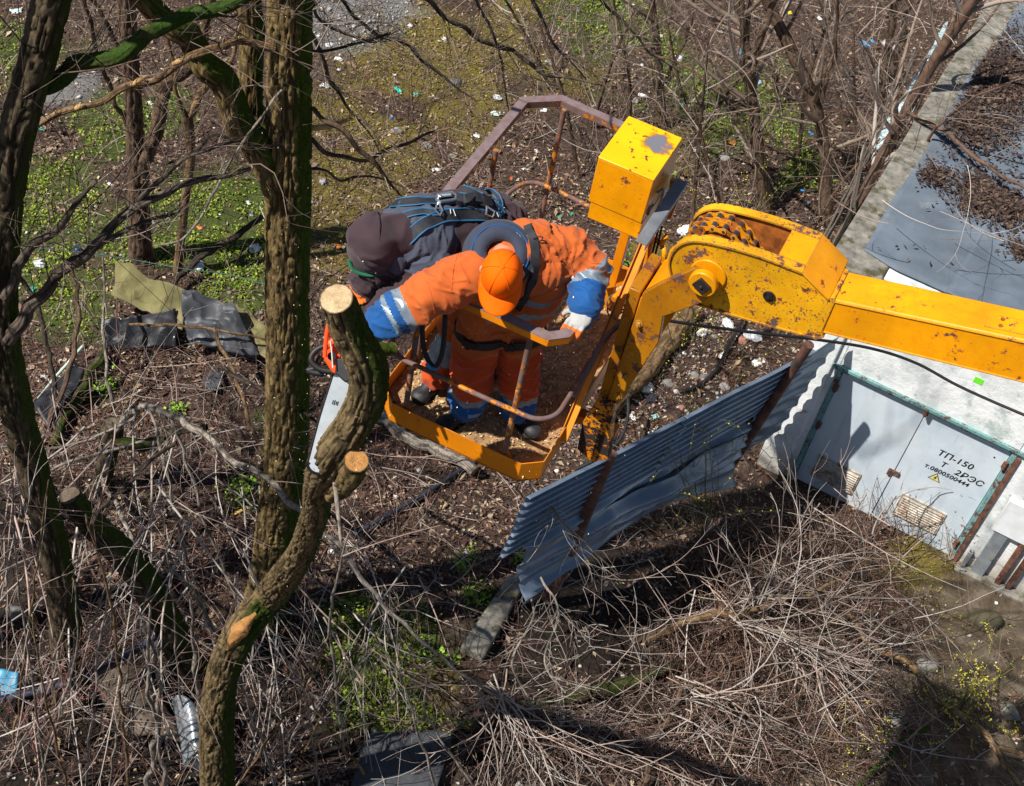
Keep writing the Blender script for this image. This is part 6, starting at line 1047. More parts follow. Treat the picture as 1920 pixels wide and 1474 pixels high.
arcs(1220, 980, 1680, 1460, 60, (.6, 1.8), np.vstack([GRY, PNK]), (.2, .8), kids=3); arcs(980, 900, 1260, 1330, 16, (.6, 1.4), GRY, (.4, 1.3), (.004, .007), kids=4); arcs(880, 1330, 1300, 1480, 40, (.6, 1.8), GRY, (.2, .7), kids=3)
arcs(1280, 1000, 1660, 1440, 26, (.8, 2.2), PALE, (.5, 1.1), (.006, .011), 1.9, 4); [fan(x, y, z, a, b, n, l, PALE, (.006, .011), .2, (3, 2), .14) for x, y, z, a, b, n, l in [(1390, 1152, .75, -45, 30, 11, (1.2, 2.6)), (1400, 1155, .75, 30, 110, 7, (.9, 1.6)), (1300, 1300, .65, -60, 5, 9, (1.0, 2.2)), (1460, 1190, .6, -50, -5, 8, (1.0, 2.0)), (920, 1290, .7, -75, -10, 10, (1.0, 2.4))]]; arcs(960, 960, 1250, 1300, 16, (.8, 1.5), PALE, (.6, 1.4), (.004, .007), 1.6, 5)
mk('brush_heap', (np.vstack(VT), np.vstack(FT_)), VCT, sharp=0, col=np.vstack(CT), kind='stuff', loc=(0, 0, 0))
VT, FT_, CT = [], [], []; nT = 0
arcs(1730, -20, 1990, 400, 26, (.7, 2.2), np.vstack([GRY, BRN]), (3.7, 4.7), (.003, .006), 1.8, 3, .3, WH + .2, 4.0); arcs(1600, 380, 1900, 520, 5, (.6, 1.4), GRY, (3.6, 4.2), (.004, .006), 1.5, 2, .3, WH + .2, 3.8)
mk('overhanging_twigs', (np.vstack(VT), np.vstack(FT_)), VCT, sharp=0, col=np.vstack(CT), kind='stuff', loc=(0, 0, 0))
def fallen(label, pts, mat, name='fallen_branch', cat='branch', tw=None, seed=200, group=None, cap=None, pal=GRY, sub=(8, 3)):
    P = np.array([G(x, y, z) for x, y, z, w_ in pts]); R = np.array([q[3] * depth_of(p) / F / 2 for q, p in zip(pts, P)]); t = thing(name, label, cat, P[0], group); trunk('stem', P, R, mat, t, .035, 14 if R.max() < .06 else 34, .08, 24, seed=seed, cap=cap, cap_mat=CUT2)
    if tw: twigs(t, [P], min(R.mean() * .7, .010), pal, sub, lf=((.15, .4), (.3, .7)), ang=.7, bend=(0, 0, -.2))
    return t
fallen('long cut bough with an orange brown butt lying on the brush heap', [(1215, 1200, .35, 17), (1290, 1162, .5, 15), (1370, 1150, .6, 14), (1450, 1130, .65, 10), (1550, 1100, .6, 7), (1640, 1045, .6, 4)], BK_O, tw=1, seed=201)
fallen('grey bough fanning right from the middle of the brush heap', [(1372, 1158, .55, 9), (1450, 1190, .5, 8), (1560, 1222, .4, 6), (1640, 1262, .3, 5), (1700, 1335, .2, 3)], BK_P, tw=1, seed=203)
fallen('straight tan bough with a fork reaching the bottom right corner', [(1585, 1148, .35, 10), (1640, 1220, .35, 12), (1695, 1245, .35, 13), (1745, 1300, .35, 13), (1800, 1348, .3, 13), (1855, 1397, .3, 11), (1905, 1468, .25, 10), (1950, 1540, .2, 9)], BK_O, tw=1, seed=205, pal=BRN)
fallen('thin side bough dropping to the bottom edge from the tan forked bough', [(1745, 1302, .34, 8), (1748, 1390, .2, 6), (1772, 1500, .1, 5)], BK_O, seed=207); fallen('short side bough pointing to the right edge near the bottom corner', [(1855, 1396, .3, 7), (1930, 1418, .3, 6), (1990, 1440, .3, 5)], BK_O, seed=208)
fallen('purple brown branch slanting down through the lower part of the brush heap', [(1278, 1292, .55, 11), (1242, 1365, .4, 12), (1208, 1455, .25, 13), (1195, 1520, .2, 13)], BK_R, seed=209); fallen('greenish thin bough pointing to the bottom edge below the yellow buds', [(1740, 1360, .25, 8), (1660, 1420, .15, 8), (1600, 1490, .1, 7)], BK_M, seed=210)
fallen('half hidden mossy log in the dark hollow below the fence', [(930, 1345, .12, 30), (1040, 1318, .14, 28), (1150, 1290, .16, 26), (1260, 1250, .2, 20)], BK_C, 'fallen_log', 'log', seed=211); fallen('short sawn log with an orange cut end at the bottom of the mossy patch', [(905, 1352, .12, 24), (860, 1362, .12, 25), (800, 1376, .12, 26)], BK_C, 'fallen_log', 'log', seed=213, cap=1)
fallen('pale barkless log lying behind the bracket column of the basket', [(1130, 770, .12, 34), (1200, 705, .12, 36), (1255, 640, .12, 38), (1300, 575, .12, 36)], BK_O, 'fallen_log', 'log', seed=215); fallen('grey plank like log passing under the front of the basket', [(690, 775, .15, 22), (780, 825, .15, 22), (885, 880, .15, 22)], BK_P, 'fallen_log', 'log', seed=216, cap=1)
fallen('dark mossy fallen branch lying left of the tall tree below the tarp', [(200, 660, .15, 20), (150, 730, .12, 20), (95, 830, .1, 18)], BK_C, seed=217); fallen('brown branch with yellowish bark crossing in front of the dark plastic', [(240, 610, .6, 5), (310, 606, .62, 6), (380, 613, .6, 6), (470, 630, .5, 5), (520, 645, .4, 4)], BK_O, seed=219); fallen('bent brown branch standing before the grey plastic and pointing to the tall tree', [(400, 620, .7, 7), (440, 700, .6, 8), (470, 790, .5, 8), (495, 850, .4, 8)], BK_O, seed=221)
fallen('dark branch running across the tall tree trunk at the height of the guide bar', [(420, 690, 3.0, 9), (500, 735, 3.2, 9), (560, 765, 3.4, 8), (610, 800, 3.6, 5)], BK_K, seed=222, tw=1, pal=BRN); fallen('pale vertical twig in front of the dark plastic on the left', [(196, 480, 1.6, 4), (197, 560, 1.2, 5), (196, 660, .7, 6), (210, 760, .2, 7)], BK_P, seed=223, tw=1); fallen('dark thin leaning stem at the left edge of the green patch', [(30, 500, 1.4, 8), (75, 590, .9, 10), (100, 690, .5, 9), (105, 780, .1, 9)], BK_K, seed=225, tw=1, pal=BRN); fallen('second dark stem beside the pale plastic strip on the left', [(135, 500, 1.3, 8), (145, 600, .9, 9), (120, 720, .4, 10), (90, 800, .05, 10)], BK_R, seed=226, tw=1, pal=BRN)
fallen('dark fallen limb crossing the green patch between the two left trunks', [(490, 405, .4, 12), (430, 450, .35, 13), (370, 490, .3, 13), (320, 540, .2, 11)], BK_K, seed=227); fallen('grey leaning branch in front of the fence foot at left', [(975, 1070, .5, 4), (1000, 1150, .8, 4), (960, 1240, .9, 4), (1000, 1330, .7, 3)], BK_P, seed=228, tw=1); fallen('bare pale branch reaching over the left end of the corrugated fence', [(990, 900, 2.6, 5), (1040, 960, 2.5, 5), (1100, 1020, 2.0, 4), (1160, 1080, 1.6, 3)], BK_P, seed=229, tw=1, sub=(14, 4)); fallen('drooping pale branch in the dark hollow right of the concrete kerb', [(1010, 1080, 1.4, 5), (1050, 1150, 1.3, 5), (1020, 1240, 1.1, 4), (1060, 1300, .9, 3)], BK_P, seed=230, tw=1, sub=(14, 4))
# stems bundled along the kiosk wall
vb = thing('vine_bundle', 'bundle of long grey stems running up beside the kiosk roof edge', 'vines', G(1500, 560, 0)); 
for k in range(13):
    o_ = rng.normal(0, 9, 2); P = spline(np.array([G(1470 + o_[0], 590 + o_[1], .2), G(1545 + o_[0] * 1.2, 490 + o_[1], .9), G(1610 + o_[0], 360 + o_[1] * 1.6, 1.7), G(1668 + o_[0] * 1.4, 255 + o_[1] * 2, 2.5), G(1740 + o_[0] * 2, 110 + o_[1] * 3, 3.4)]), 24); mk('stem', tube(P + rng.normal(0, .008, P.shape), np.linspace(.022, .010, 24) * rng.uniform(.5, 1.1), 7), BK_P if k % 3 else BK_K, vb, sharp=0)
ms = thing('metal_strip', 'pale blue dented metal strip standing on edge along the scrub by the kiosk', 'metal strip', G(1645, 300, 0)); S_ = spline(np.array([G(1640, 285, 1.2), G(1665, 245, 1.3), G(1705, 190, 1.4), G(1740, 120, 1.5), G(1775, 45, 1.6)]), 30); Wd = np.interp(np.linspace(0, 1, 30), [0, .3, .6, 1], [.05, .15, .11, .03])
V = []; 
for p, w_ in zip(S_, Wd): j = rng.normal(0, .012, 3); V += [p - ir * w_ + j, p + ir * w_ * .6 + UP * .05 + j, p + ir * w_ + j]
o = mk('sheet', (np.array(V), [[i * 3 + k, i * 3 + k + 1, i * 3 + k + 4, i * 3 + k + 3] for i in range(29) for k in (0, 1)]), simple('pale_blue_sheet', (.42, .55, .60), .45, .1, var=.3, scale=5), ms, smooth=False); sd = o.modifiers.new('t', 'SOLIDIFY'); sd.thickness = .004
mk('edge_pipe', tube(S_ + np.array([.1, -.05, -.05]), .03, 10), PIPE, ms)
# budding shrubs
BUD = np.array([(.62, .55, .05), (.50, .46, .04), (.70, .62, .10)]); RBUD = np.array([(.22, .10, .06), (.30, .17, .08)])
def budding(label, base, tips, pal, bud, nb=14, r=.004, group=None, z0=.02, sub=(5, 2), seed=0):
    t = thing('budding_shrub', label, 'shrub', [*G(*base, z0)[:2], z0]); st = []
    for (x, y, z) in tips: a, b = G(*base, z0), G(x, y, z); m = (a + b) / 2 + rng.normal(0, .08, 3) + UP * .06; st.append(np.array([a, (a + m) / 2 + rng.normal(0, .02, 3), m, b]))
    V, Fc = tubes_np(np.stack([spline(s, 8) for s in st]), np.full(len(st), r), np.full(len(st), r * .4), 5); c = pal[rng.integers(0, len(pal), len(st))]; mk('stems', (V, Fc), TW, t, sharp=0, col=np.repeat(c, 40, 0), kind='stuff')
    _, cur = twigs(t, st, r, pal, sub, lf=((.2, .5), (.3, .6)), ang=.6, bend=(0, 0, .2)); pts = np.vstack([cur[:, k] for k in range(1, cur.shape[1])]); pts = pts[rng.random(len(pts)) < min(1, nb * len(st) / len(pts))] + rng.normal(0, .006, (min(len(pts), 10 ** 9), 3))[:1]
    V, Fc, c = crumbs(pts, rng.uniform(.007, .014, len(pts)), bud); mk('buds', (V, Fc), VCG, t, smooth=False, col=c, kind='stuff')
budding('bright yellow budding shrub on the muddy ground at the lower right', (1800, 1330), [(1760, 1250, .8), (1830, 1215, 1.0), (1880, 1255, .9), (1905, 1320, .7), (1780, 1200, .9), (1735, 1300, .6), (1850, 1290, .9), (1930, 1235, .9), (1700, 1280, .5), (1835, 1380, .4), (1770, 1370, .4), (1870, 1180, .9), (1810, 1290, 1.0), (1900, 1400, .3)], GRN, BUD, 44, .006)
budding('yellow budded sprig standing in front of the corrugated fence', (1322, 1015), [(1247, 590, 4.0), (1290, 905, 1.5), (1235, 800, 2.7), (1310, 780, 2.7), (1275, 850, 2.1), (1330, 830, 2.1)], GRN, BUD, 30, .008, sub=(6, 2)); budding('sparse yellow budded shrub growing behind the chain drum', (1330, 480), [(1290, 330, 1.0), (1340, 300, 1.2), (1390, 350, 1.0), (1420, 310, 1.2), (1250, 400, .7), (1450, 380, .8), (1500, 310, 1.2)], GRN, BUD, 16, .005); budding('yellow budded weeds at the foot of the heap near the bottom edge', (1620, 1400), [(1560, 1360, .4), (1600, 1330, .4), (1660, 1350, .4), (1580, 1440, .3), (1700, 1440, .3), (1640, 1300, .4)], GRN, BUD, 24, .004)
budding('yellow budded weeds under the pivot arm of the boom', (1300, 640), [(1270, 590, .5), (1340, 600, .5), (1310, 570, .6), (1360, 640, .4), (1280, 650, .3)], GRN, BUD, 16, .004); budding('dead shrub with red brown buds standing against the door', (1780, 1050), [(1790, 920, .9), (1815, 905, 1.1), (1765, 960, .6), (1830, 960, .7), (1870, 930, 1.0), (1900, 905, 1.1), (1720, 990, .5), (1850, 990, .5), (1915, 960, .8)], GRY, RBUD, 16, .006); budding('small dead shrub with brown tips under the left louvre of the door', (1640, 1000), [(1600, 930, .7), (1640, 910, .9), (1680, 940, .7), (1700, 970, .5), (1580, 970, .5), (1650, 960, .5)], GRY, RBUD, 10, .004)
budding('twiggy shrub with pink buds along the left edge near the bottom', (70, 1420), [(30, 1180, 1.6), (90, 1120, 2.0), (150, 1200, 1.4), (200, 1300, 1.0), (110, 1260, 1.2), (20, 1300, .9), (170, 1120, 1.8)], PNK, np.array([(.30, .07, .08), (.25, .10, .09)]), 40, .005, sub=(7, 3))
# green tufts
def tuft(px, py, r, n=70, label=None):
    c0 = G(px, py); q = c0[:2] + rng.normal(0, r, (n, 2)); P = np.column_stack([q, hz(q[:, 0], q[:, 1]) + rng.uniform(.01, .10, n)]); V, Fc, c = leaves(P, rng.uniform(.03, .07, n), np.array([(.18, .38, .02), (.12, .28, .015), (.26, .42, .04)]), flat=.6, wid=.7); o = thing('leafy_weed', label, 'weed', [*c0[:2], 0]); mk('leaves', (V, Fc), VCG, o, smooth=False, col=c, kind='stuff')
for a in [(455, 915, .10, 'bright green leafy weed right beside the foot of the tall tree'), (190, 725, .09, 'small green weed alone in the brown litter on the left'), (893, 1120, .09, 'bright green weed near the lower end of the concrete kerb'), (870, 1060, .06, 'small green weed in the litter below the basket'), (835, 1240, .06, 'green weed at the right rim of the mossy patch'), (975, 1045, .05, 'tiny green weed at the left foot of the fence'), (330, 770, .05, 'tiny green weed under the arch of the drooping branch'), (1340, 520, .08, 'green weed below the grease plug of the knuckle head'), (1170, 505, .10, 'green weed between the orange sleeve and the bracket column')]: tuft(a[0], a[1], a[2], int(900 * a[2]), a[3])
# sheets, pipes and cables
def tarp(name, label, quad, mat, n=26, cr=.10, th=.006, cat='tarp', seed=0, curve=0):
    c = [G(x, y, z) for x, y, z in quad]; s, t = np.meshgrid(np.linspace(0, 1, n), np.linspace(0, 1, n)); s, t = s[..., None], t[..., None]
    P = c[0] * (1 - s) * (1 - t) + c[1] * s * (1 - t) + c[2] * s * t + c[3] * (1 - s) * t; q = P * 2.2 + seed * 5; h = (ridged(q, 3, seed) - .6) * cr * 2 + curve * np.sin(np.pi * s[..., 0]); e = fbm(P * 3 + seed, 2, seed + 3)[..., None] * cr * .5
    P = P + UP * h[..., None] + np.array([1, .5, 0]) * e; i = np.arange(n - 1)[:, None] * n + np.arange(n - 1)[None]; o = mk(name, (P.reshape(-1, 3), np.stack([i, i + 1, i + n + 1, i + n], -1).reshape(-1, 4)), mat, sharp=25); sd = o.modifiers.new('t', 'SOLIDIFY'); sd.thickness = th; return tag(o, label, cat)
OLV = simple('olive_canvas', (.16, .145, .06), .85, var=.3, scale=5, bump=.4, bscale=20, dirt=(.25, .21, .13), dirt_amt=.42); PLS = simple('dark_plastic', (.055, .06, .07), .5, var=.4, scale=6, dirt=(.12, .12, .13), dirt_amt=.4); PLB = simple('black_plastic', (.02, .022, .028), .5, var=.4, scale=6)
tarp('canvas_tarp', 'olive canvas tarp with a pale torn edge, left end of the tarp heap', [(218, 490, .55), (350, 548, .6), (345, 622, .25), (205, 560, .3)], OLV, cr=.12, seed=3); tarp('plastic_sheet', 'crumpled grey plastic sheet in the middle of the tarp heap', [(342, 545, .62), (440, 572, .6), (490, 672, .2), (350, 650, .2)], PLS, 32, cr=.16, seed=5); tarp('plastic_sheet', 'black plastic sheet tucked under the olive tarp on the left', [(175, 605, .3), (330, 580, .42), (330, 650, .12), (200, 650, .1)], PLB, 28, cr=.14, seed=7); tarp('canvas_tarp', 'dull olive flap of canvas reaching to the tall tree trunk', [(425, 560, .5), (505, 610, .4), (510, 690, .15), (470, 660, .2)], OLV, 20, cr=.1, seed=9); tarp('plastic_sheet', 'torn black plastic lying along the left of the brown litter', [(60, 760, .1), (140, 680, .12), (165, 700, .1), (90, 800, .08)], PLB, 18, cr=.08, seed=11)
tarp('sheet_metal', 'brown curved sheet of rusty metal under the pale twigs at the bottom left', [(170, 1270, .45), (270, 1250, .5), (350, 1400, .3), (230, 1390, .2)], simple('brown_sheet', (.10, .075, .055), .6, .2, var=.4, scale=5), cr=.05, cat='sheet', curve=.15, seed=13); tarp('sheet_metal', 'pale grey curved metal sheet beside the dark trunk at the bottom', [(322, 1305, .5), (372, 1330, .55), (400, 1470, .3), (345, 1440, .25)], GALV, 20, cr=.03, cat='sheet', curve=.12, seed=15); tarp('plastic_sheet', 'bright blue sheet at the left edge near the bottom', [(-40, 1250, .4), (38, 1262, .4), (30, 1310, .3), (-40, 1320, .3)], simple('blue_sheet', (.05, .25, .42), .45), 16, cr=.05, seed=17); tarp('slab', 'dark slab dusted with pale chips at the bottom below the mossy patch', [(690, 1385, .1), (850, 1380, .1), (800, 1540, .1), (640, 1540, .1)], simple('dark_slab', (.05, .055, .065), .8, var=.3, bump=.5, bscale=40), 24, cr=.02, th=.1, cat='slab', seed=19)
tarp('rubber_mat', 'small dark torn mat lying by the tangle left of the leaning tree', [(375, 715, .1), (410, 690, .1), (420, 720, .1), (395, 740, .1)], PLS, 12, cr=.05, seed=21)
def line(name, label, pts, r, mat, cat, z=True, n=60):
    P = np.array([G(*p) if z else W(*p) for p in pts]); return tag(mk(name, tube(spline(P, n), r, 8), mat, sharp=0), label, cat)
line('overhead_cable', 'thin black cable crossing under the boom and sagging over the white wall', [(1180, 590, 10.6), (1270, 604, 10.8), (1400, 622, 11.2), (1540, 638, 11.5), (1640, 655, 11.7), (1720, 682, 11.8), (1800, 725, 11.8), (1920, 778, 11.7), (2100, 850, 11.5)], .012, RUBB, 'cable', False)
line('hose', 'black hose curling over the rubble under the knuckle head', [(1275, 735, .03), (1310, 722, .04), (1345, 690, .05), (1365, 650, .08), (1385, 615, .1), (1410, 560, .1)], .022, RUBB, 'hose'); line('hose', 'black hose loop rising beside the foot of the bracket column', [(1178, 745, .5), (1176, 790, .4), (1158, 830, .3), (1120, 860, .2), (1080, 880, .1)], .02, RUBB, 'hose'); line('hose', 'long dark hose half buried in the litter below the basket', [(660, 1005, .06), (720, 970, .08), (790, 930, .08), (850, 890, .08), (900, 860, .05)], .025, simple('navy_hose', (.03, .04, .06), .4), 'hose'); line('pipe', 'dark blue grey pipe slanting in from the left edge near the bottom', [(-40, 1318, .5), (60, 1298, .5), (160, 1268, .5), (240, 1228, .45), (290, 1195, .4)], .035, simple('slate_pipe', (.05, .06, .09), .4), 'pipe')
line('plastic_pipe', 'pale green white plastic strip leaning in the litter at the left', [(72, 748, .1), (100, 712, .12), (130, 678, .15), (156, 648, .2)], .018, simple('pale_plastic', (.5, .62, .55), .5), 'pipe'); line('wire', 'thin green wire stretched low across the green patch', [(-20, 462, .4), (110, 468, .4), (230, 484, .35), (350, 505, .35), (430, 515, .35), (520, 540, .35)], .006, simple('green_wire', (.03, .12, .09), .5), 'wire')
line('wire', 'thin pale wire above the dark pipe in the lower left corner', [(-20, 1305, .6), (100, 1275, .6), (200, 1235, .6), (300, 1200, .55)], .006, PIPING, 'wire')
kp = prism([G(952, 1090, .0), G(985, 1100, .0), G(905, 1245, .0), G(860, 1225, .0)], UP * .16); tag(mk('concrete_kerb', kp, CONC, bevel=.03), 'grey concrete kerb running down from the left end of the fence', 'kerb')
def stone(px, py, sz, col, label, cat='stone', name='stone', flat=.6, group=None):
    p = G(px, py); p[2] = float(hz(p[0], p[1])); r = sz * depth_of(p) / F / 2; V, f = ellipsoid(p + UP * r * flat * .22, BA * r, BB * r * .8, UP * r * flat, 14, 9); c0 = p; q = V - c0; V = c0 + q * (1 + .55 * fbm(q / r * 1.1 + px, 3, 4)[:, None]); m = STM.get(col) or STM.setdefault(col, simple('stone_%d' % len(STM), col, .9, var=.35, scale=10, bump=.5, bscale=30)); tag(mk(name, (V, f), m, sharp=40), label, cat, group)
STM = {}
PG, PW, PBk, PD = (.20, .19, .175), (.30, .29, .275), (.36, .17, .12), (.13, .12, .12)
for a in [(1680, 1345, 44, PG, 'pale grey boulder half covered by yellow budded weeds near the bottom'), (1738, 1252, 48, PG, 'large pale stone left of the yellow budding shrub'), (1895, 1335, 42, PG, 'flat grey stone at the right edge below the yellow shrub'), (1850, 1165, 60, (.06, .052, .03), 'dark mossy boulder at the corner of the kiosk plinth'), (1304, 702, 20, PG, 'pale stone below the knuckle head, left of a grey stone'), (1323, 707, 20, PD, 'dark grey stone in the rubble below the knuckle head'), (1254, 717, 22, PG, 'tan stone in the rubble near the bracket column'), (1357, 725, 22, PW, 'pale stone close to the top edge of the fence'), (1393, 640, 22, PBk, 'pinkish brick lump in the rubble under the boom'), (1280, 762, 16, PBk, 'orange brown brick chip just above the fence edge'), (1186, 760, 16, PBk, 'brown brick chip beside the foot plate'), (1357, 291, 24, PW, 'cream stone in the moss right of the control box'), (800, 271, 20, PG, 'flat grey stone above the dark hood'), (848, 293, 18, PG, 'small grey stone left of the top rail'), (855, 148, 28, PG, 'grey stone in the litter above the basket, near the top'), (745, 245, 22, (.26, .24, .23), 'dull stone between the tall tree and the hood'), (1340, 632, 16, PW, 'white stone beside the clear plastic under the boom'), (1270, 665, 14, PW, 'little white stone behind the bracket column'), (26, 1142, 34, PG, 'grey broken block at the left edge, lower part')]: stone(*a)
# scraps of litter
LM = {}
def lmat(col, rough=.5):
    if col not in LM: LM[col] = simple('litter_%d' % len(LM), col, rough, var=.12, scale=20)
    return LM[col]
def scrap(px, py, sz, col, label, kind='paper', z=None):
    p = G(px, py); zz = float(hz(p[0], p[1])) if z is None else z; p[2] = zz; r = sz * depth_of(p) / F / 2; a = rng.uniform(0, 6.28); e1 = np.array([math.cos(a), math.sin(a), 0]); e2 = np.array([-math.sin(a), math.cos(a), 0])
    if kind == 'paper':
        n = 6; s, t = np.meshgrid(np.linspace(-1, 1, n), np.linspace(-1, 1, n)); P = p + e1 * (s * r)[..., None] + e2 * (t * r * .62)[..., None] + UP * (.012 + r * .5 * np.abs(fbm(np.stack([s + px, t + py, 0 * s], -1) * 1.3, 2, 3)))[..., None]; P = P + rng.normal(0, r * .10, P.shape); i = np.arange(n - 1)[:, None] * n + np.arange(n - 1)[None]; o = mk('scrap_of_paper', (P.reshape(-1, 3), np.stack([i, i + 1, i + n + 1, i + n], -1).reshape(-1, 4)), lmat(col, .6), smooth=False, loc=p); sd = o.modifiers.new('t', 'SOLIDIFY'); sd.thickness = .003; tag(o, label, 'litter')
    elif kind == 'bag':
        V, f = ellipsoid(p + UP * r * .3, e1 * r, e2 * r * .75, UP * r * .4, 18, 10); q = V - p; V = p + q * (1 + .95 * (ridged(q / r * 2.3 + px * .1, 3, 5)[:, None] - .65)); tag(mk('plastic_bag', (V, f), lmat(col, .3), sharp=30, loc=p), label, 'plastic bag')
    elif kind == 'bottle':
        Lb = r * 2; c0 = p + UP * Lb * .17; prof = [(-.5, .10), (-.49, .16), (-.2, .165), (.1, .16), (.25, .12), (.33, .06), (.45, .055)]; o = thing('bottle', label, 'bottle', p); mk('bottle_body', tube([c0 + e1 * Lb * x for x, _ in prof], [Lb * y for _, y in prof], 14), lmat(col, .25), o, sharp=50); mk('bottle_cap', cyl(c0 + e1 * Lb * .43, c0 + e1 * Lb * .50, Lb * .065, 12), lmat((.05, .2, .5)), o)
    elif kind == 'chip':
        V, f = box(p + UP * .02, e1 * r, e2 * r * .3, UP * r * .12); tag(mk('wood_chip', (V, f), lmat(col, .8), bevel=r * .1, loc=p), label, 'wood chip')
Wh, Ww, Tl, Bl, Gy, Or, Ye, Gn, Bk_ = (.78, .79, .80), (.62, .66, .66), (.05, .50, .42), (.03, .25, .60), (.35, .37, .38), (.70, .22, .04), (.75, .60, .05), (.03, .30, .14), (.03, .03, .04)
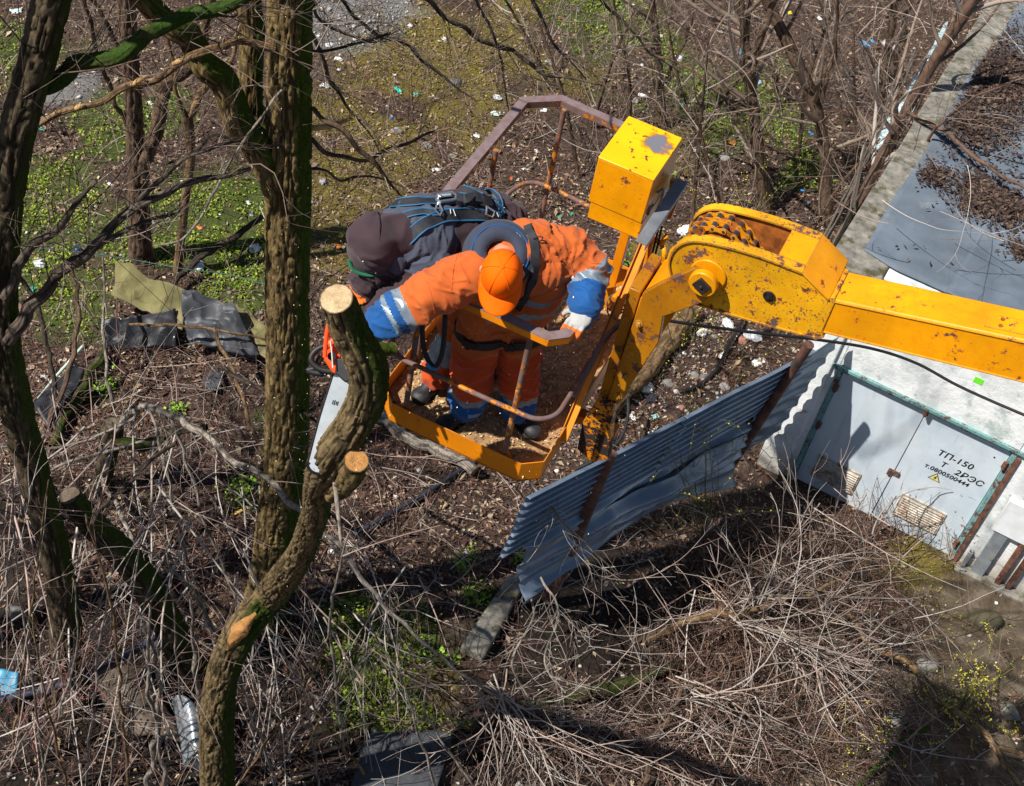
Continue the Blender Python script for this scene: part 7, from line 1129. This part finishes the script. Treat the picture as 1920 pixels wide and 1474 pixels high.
for a in [(769, 47, 14, Wh, 'white scrap on olive moss, close below the top edge'), (618, 84, 15, Ww, 'crumpled pale wrapper on the grey gravel right of the tall tree', 'bag'), (635, 111, 16, Wh, 'long white strip of paper at the rim of the grey gravel'), (610, 161, 18, Wh, 'white crumpled tissue close to the right side of the tall tree'), (635, 131, 9, Wh, 'tiny white scrap just under the long white strip'), (747, 167, 16, Tl, 'bright teal wrapper between the tall tree and the top rail'), (781, 171, 10, Tl, 'small teal scrap right of the bright teal wrapper'), (832, 73, 12, Wh, 'white scrap under the hanging boughs near the top'), (933, 180, 18, Ww, 'white crumpled bag just left of the top rail corner', 'bag'), (931, 210, 18, (.55, .70, .66), 'pale green white wrapper above the left top rail'), (895, 253, 15, Wh, 'white folded scrap beside the left top rail'), (734, 219, 8, (.02, .12, .55), 'small deep blue scrap on the moss right of the tall tree'), (950, 13, 12, (.03, .45, .25), 'green scrap at the top edge above the basket'), (1187, 9, 12, Wh, 'white scrap at the top edge right of the green moss'), (1207, 180, 22, Wh, 'white bottle lying behind the control box', 'bottle'), (1190, 188, 16, Gy, 'grey plastic beside the white bottle behind the control box', 'bag'), (1019, 211, 12, Wh, 'white scrap seen just inside the top rail corner'), (1007, 281, 11, Ww, 'pale scrap seen between the back posts of the basket'), (740, 140, 8, Wh, 'tiny white scrap on moss above the bright teal wrapper'), (1030, 117, 16, Gy, 'grey white rag above the right end of the top rail'), (616, 16, 14, Gy, 'grey rag on the gravel at the top right of the tall tree'), (818, 319, 17, Wh, 'white cup shaped wrapper above the back of the dark jacket'), (983, 313, 9, Wh, 'white scrap seen through the basket near the back mid rail'), (640, 441, 13, Ye, 'yellow scrap left of the dark hood'), (634, 460, 13, Or, 'orange leaf like scrap left of the dark hood'), (960, 331, 9, (.6, .1, .02), 'small red scrap behind the jacket of the stooping worker'), (1073, 399, 10, Gn, 'green bottle top below the back mid rail'), (1050, 404, 11, Gn, 'dark green scrap left of the green bottle top'), (585, 379, 13, Gy, 'grey plastic scrap touching the right side of the tall tree'), (599, 444, 12, Bk_, 'black scrap between the tall tree and the dark hood', 'bag'),
          (30, 20, 20, (.6, .72, .74), 'pale cyan wrapper in the top left corner'), (315, 160, 15, (.30, .55, .70), 'pale blue card between the forked limbs, upper left'), (206, 351, 10, Wh, 'white scrap left of the slim dark trunk'), (32, 418, 9, (.1, .4, .6), 'blue scrap at the left edge of the green patch'), (74, 497, 25, Ww, 'clear crumpled bag in the green patch at the far left', 'bag'), (288, 420, 11, Wh, 'white scrap right of the slim dark trunk'), (374, 430, 12, Or, 'orange leaf like scrap in the green patch'), (466, 380, 12, Ww, 'whitish scrap close to the left side of the tall tree'), (471, 402, 12, Gy, 'grey scrap below the whitish scrap by the tall tree'), (478, 468, 24, Wh, 'white torn plastic left of the tall tree above the olive tarp', 'bag'), (145, 470, 22, (.03, .05, .10), 'dark blue crumpled bag in the green patch', 'bag'), (282, 190, 12, Wh, 'white scrap beside the upper fork of the slim dark trunk'), (80, 243, 11, Tl, 'teal scrap right of the thick left tree'), (605, 343, 16, Gy, 'clear grey wrapper right of the tall tree at mid height', 'bag'), (61, 544, 15, (.03, .42, .30), 'teal green wrapper at the left near the dark limb'), (32, 563, 10, Wh, 'white scrap right of the thick left tree trunk'), (82, 620, 11, Or, 'orange scrap below the dark limb at the left'), (372, 505, 26, Ww, 'white plastic caught above the grey plastic sheet', 'bag'), (83, 703, 12, Ww, 'pale scrap beside the pale plastic strip'),
          (1625, 87, 30, (.10, .38, .72), 'bright blue bag by the scrub trunks, upper right', 'bag'), (1670, 28, 18, (.75, .70, .80), 'white lilac wrapper near the top of the scrub, right'), (1665, 90, 30, (.45, .42, .44), 'greyish pink bag right of the bright blue bag', 'bag'), (1387, 98, 15, (.05, .35, .62), 'blue scrap left of the twin stemmed tree'), (1419, 158, 18, (.4, .55, .75), 'pale blue wrapper right of the twin stemmed tree'), (1271, 112, 22, Ww, 'white crumpled bag near the slender sapling above the control box', 'bag'), (1284, 196, 15, (.1, .55, .72), 'cyan scrap to the right of the white bottle'), (1374, 264, 24, (.72, .30, .03), 'orange toy like scrap right of the control box'), (1466, 33, 13, Or, 'orange scrap near the top edge in the right scrub'), (1479, 26, 13, Ye, 'yellow scrap near the top edge in the right scrub'), (1284, 434, 32, Wh, 'white crumpled bag lying left of the chain drum', 'bag'), (1519, 255, 11, (.08, .3, .65), 'small blue scrap left of the metal strip'), (1504, 360, 12, (.08, .3, .65), 'blue scrap in the dark scrub above the knuckle head'), (1512, 383, 14, Gy, 'grey scrap in the dark scrub above the knuckle head'), (1537, 40, 15, Ww, 'pale scrap under the top edge between two scrub trunks'), (1350, 58, 10, Wh, 'white scrap left of the twin stemmed tree near the top'), (1237, 67, 11, Wh, 'white scrap beside the slender sapling near the top'), (1483, 113, 10, Wh, 'white scrap beside the left leaning brown tree'), (1307, 278, 15, Ww, 'white scrap at the right corner of the control box'), (1245, 157, 10, Wh, 'white scrap above the yellow control box'),
          (1315, 627, 22, Wh, 'white torn bag under the pivot arm', 'bag'), (1364, 609, 24, Ww, 'clear bag under the lower edge of the knuckle head', 'bag'), (1409, 632, 34, (.6, .63, .68), 'long clear crumpled plastic under the boom collar', 'bag'), (1421, 680, 24, Wh, 'white triangular scrap close to the rusty fence post'), (1213, 726, 28, Ww, 'clear wrapped bag right of the foot of the column', 'bag'), (1222, 746, 26, Bk_, 'black bag in the rubble beside the column', 'bag'), (1187, 779, 14, Wh, 'white scrap just above the fence near the column foot'), (1231, 778, 15, (.35, .65, .60), 'pale teal scrap above the fence'), (1355, 667, 18, Wh, 'white strip of plastic in the rubble above the fence'), (1294, 612, 10, Wh, 'tiny white scrap under the pivot arm, left of the torn bag')]: scrap(*a)
scrap(733, 1303, 42, (.62, .52, .36), 'pale split wood chip lying on the mossy patch at the bottom', 'chip'); scrap(445, 962, 22, (.5, .32, .08), 'yellow brown wood splinter left of the tall tree foot', 'chip'); scrap(40, 978, 16, (.5, .25, .08), 'orange wood chip at the left edge among pale twigs', 'chip'); scrap(985, 905, 18, (.5, .52, .52), 'small clear bottle under the basket corner', 'bottle')
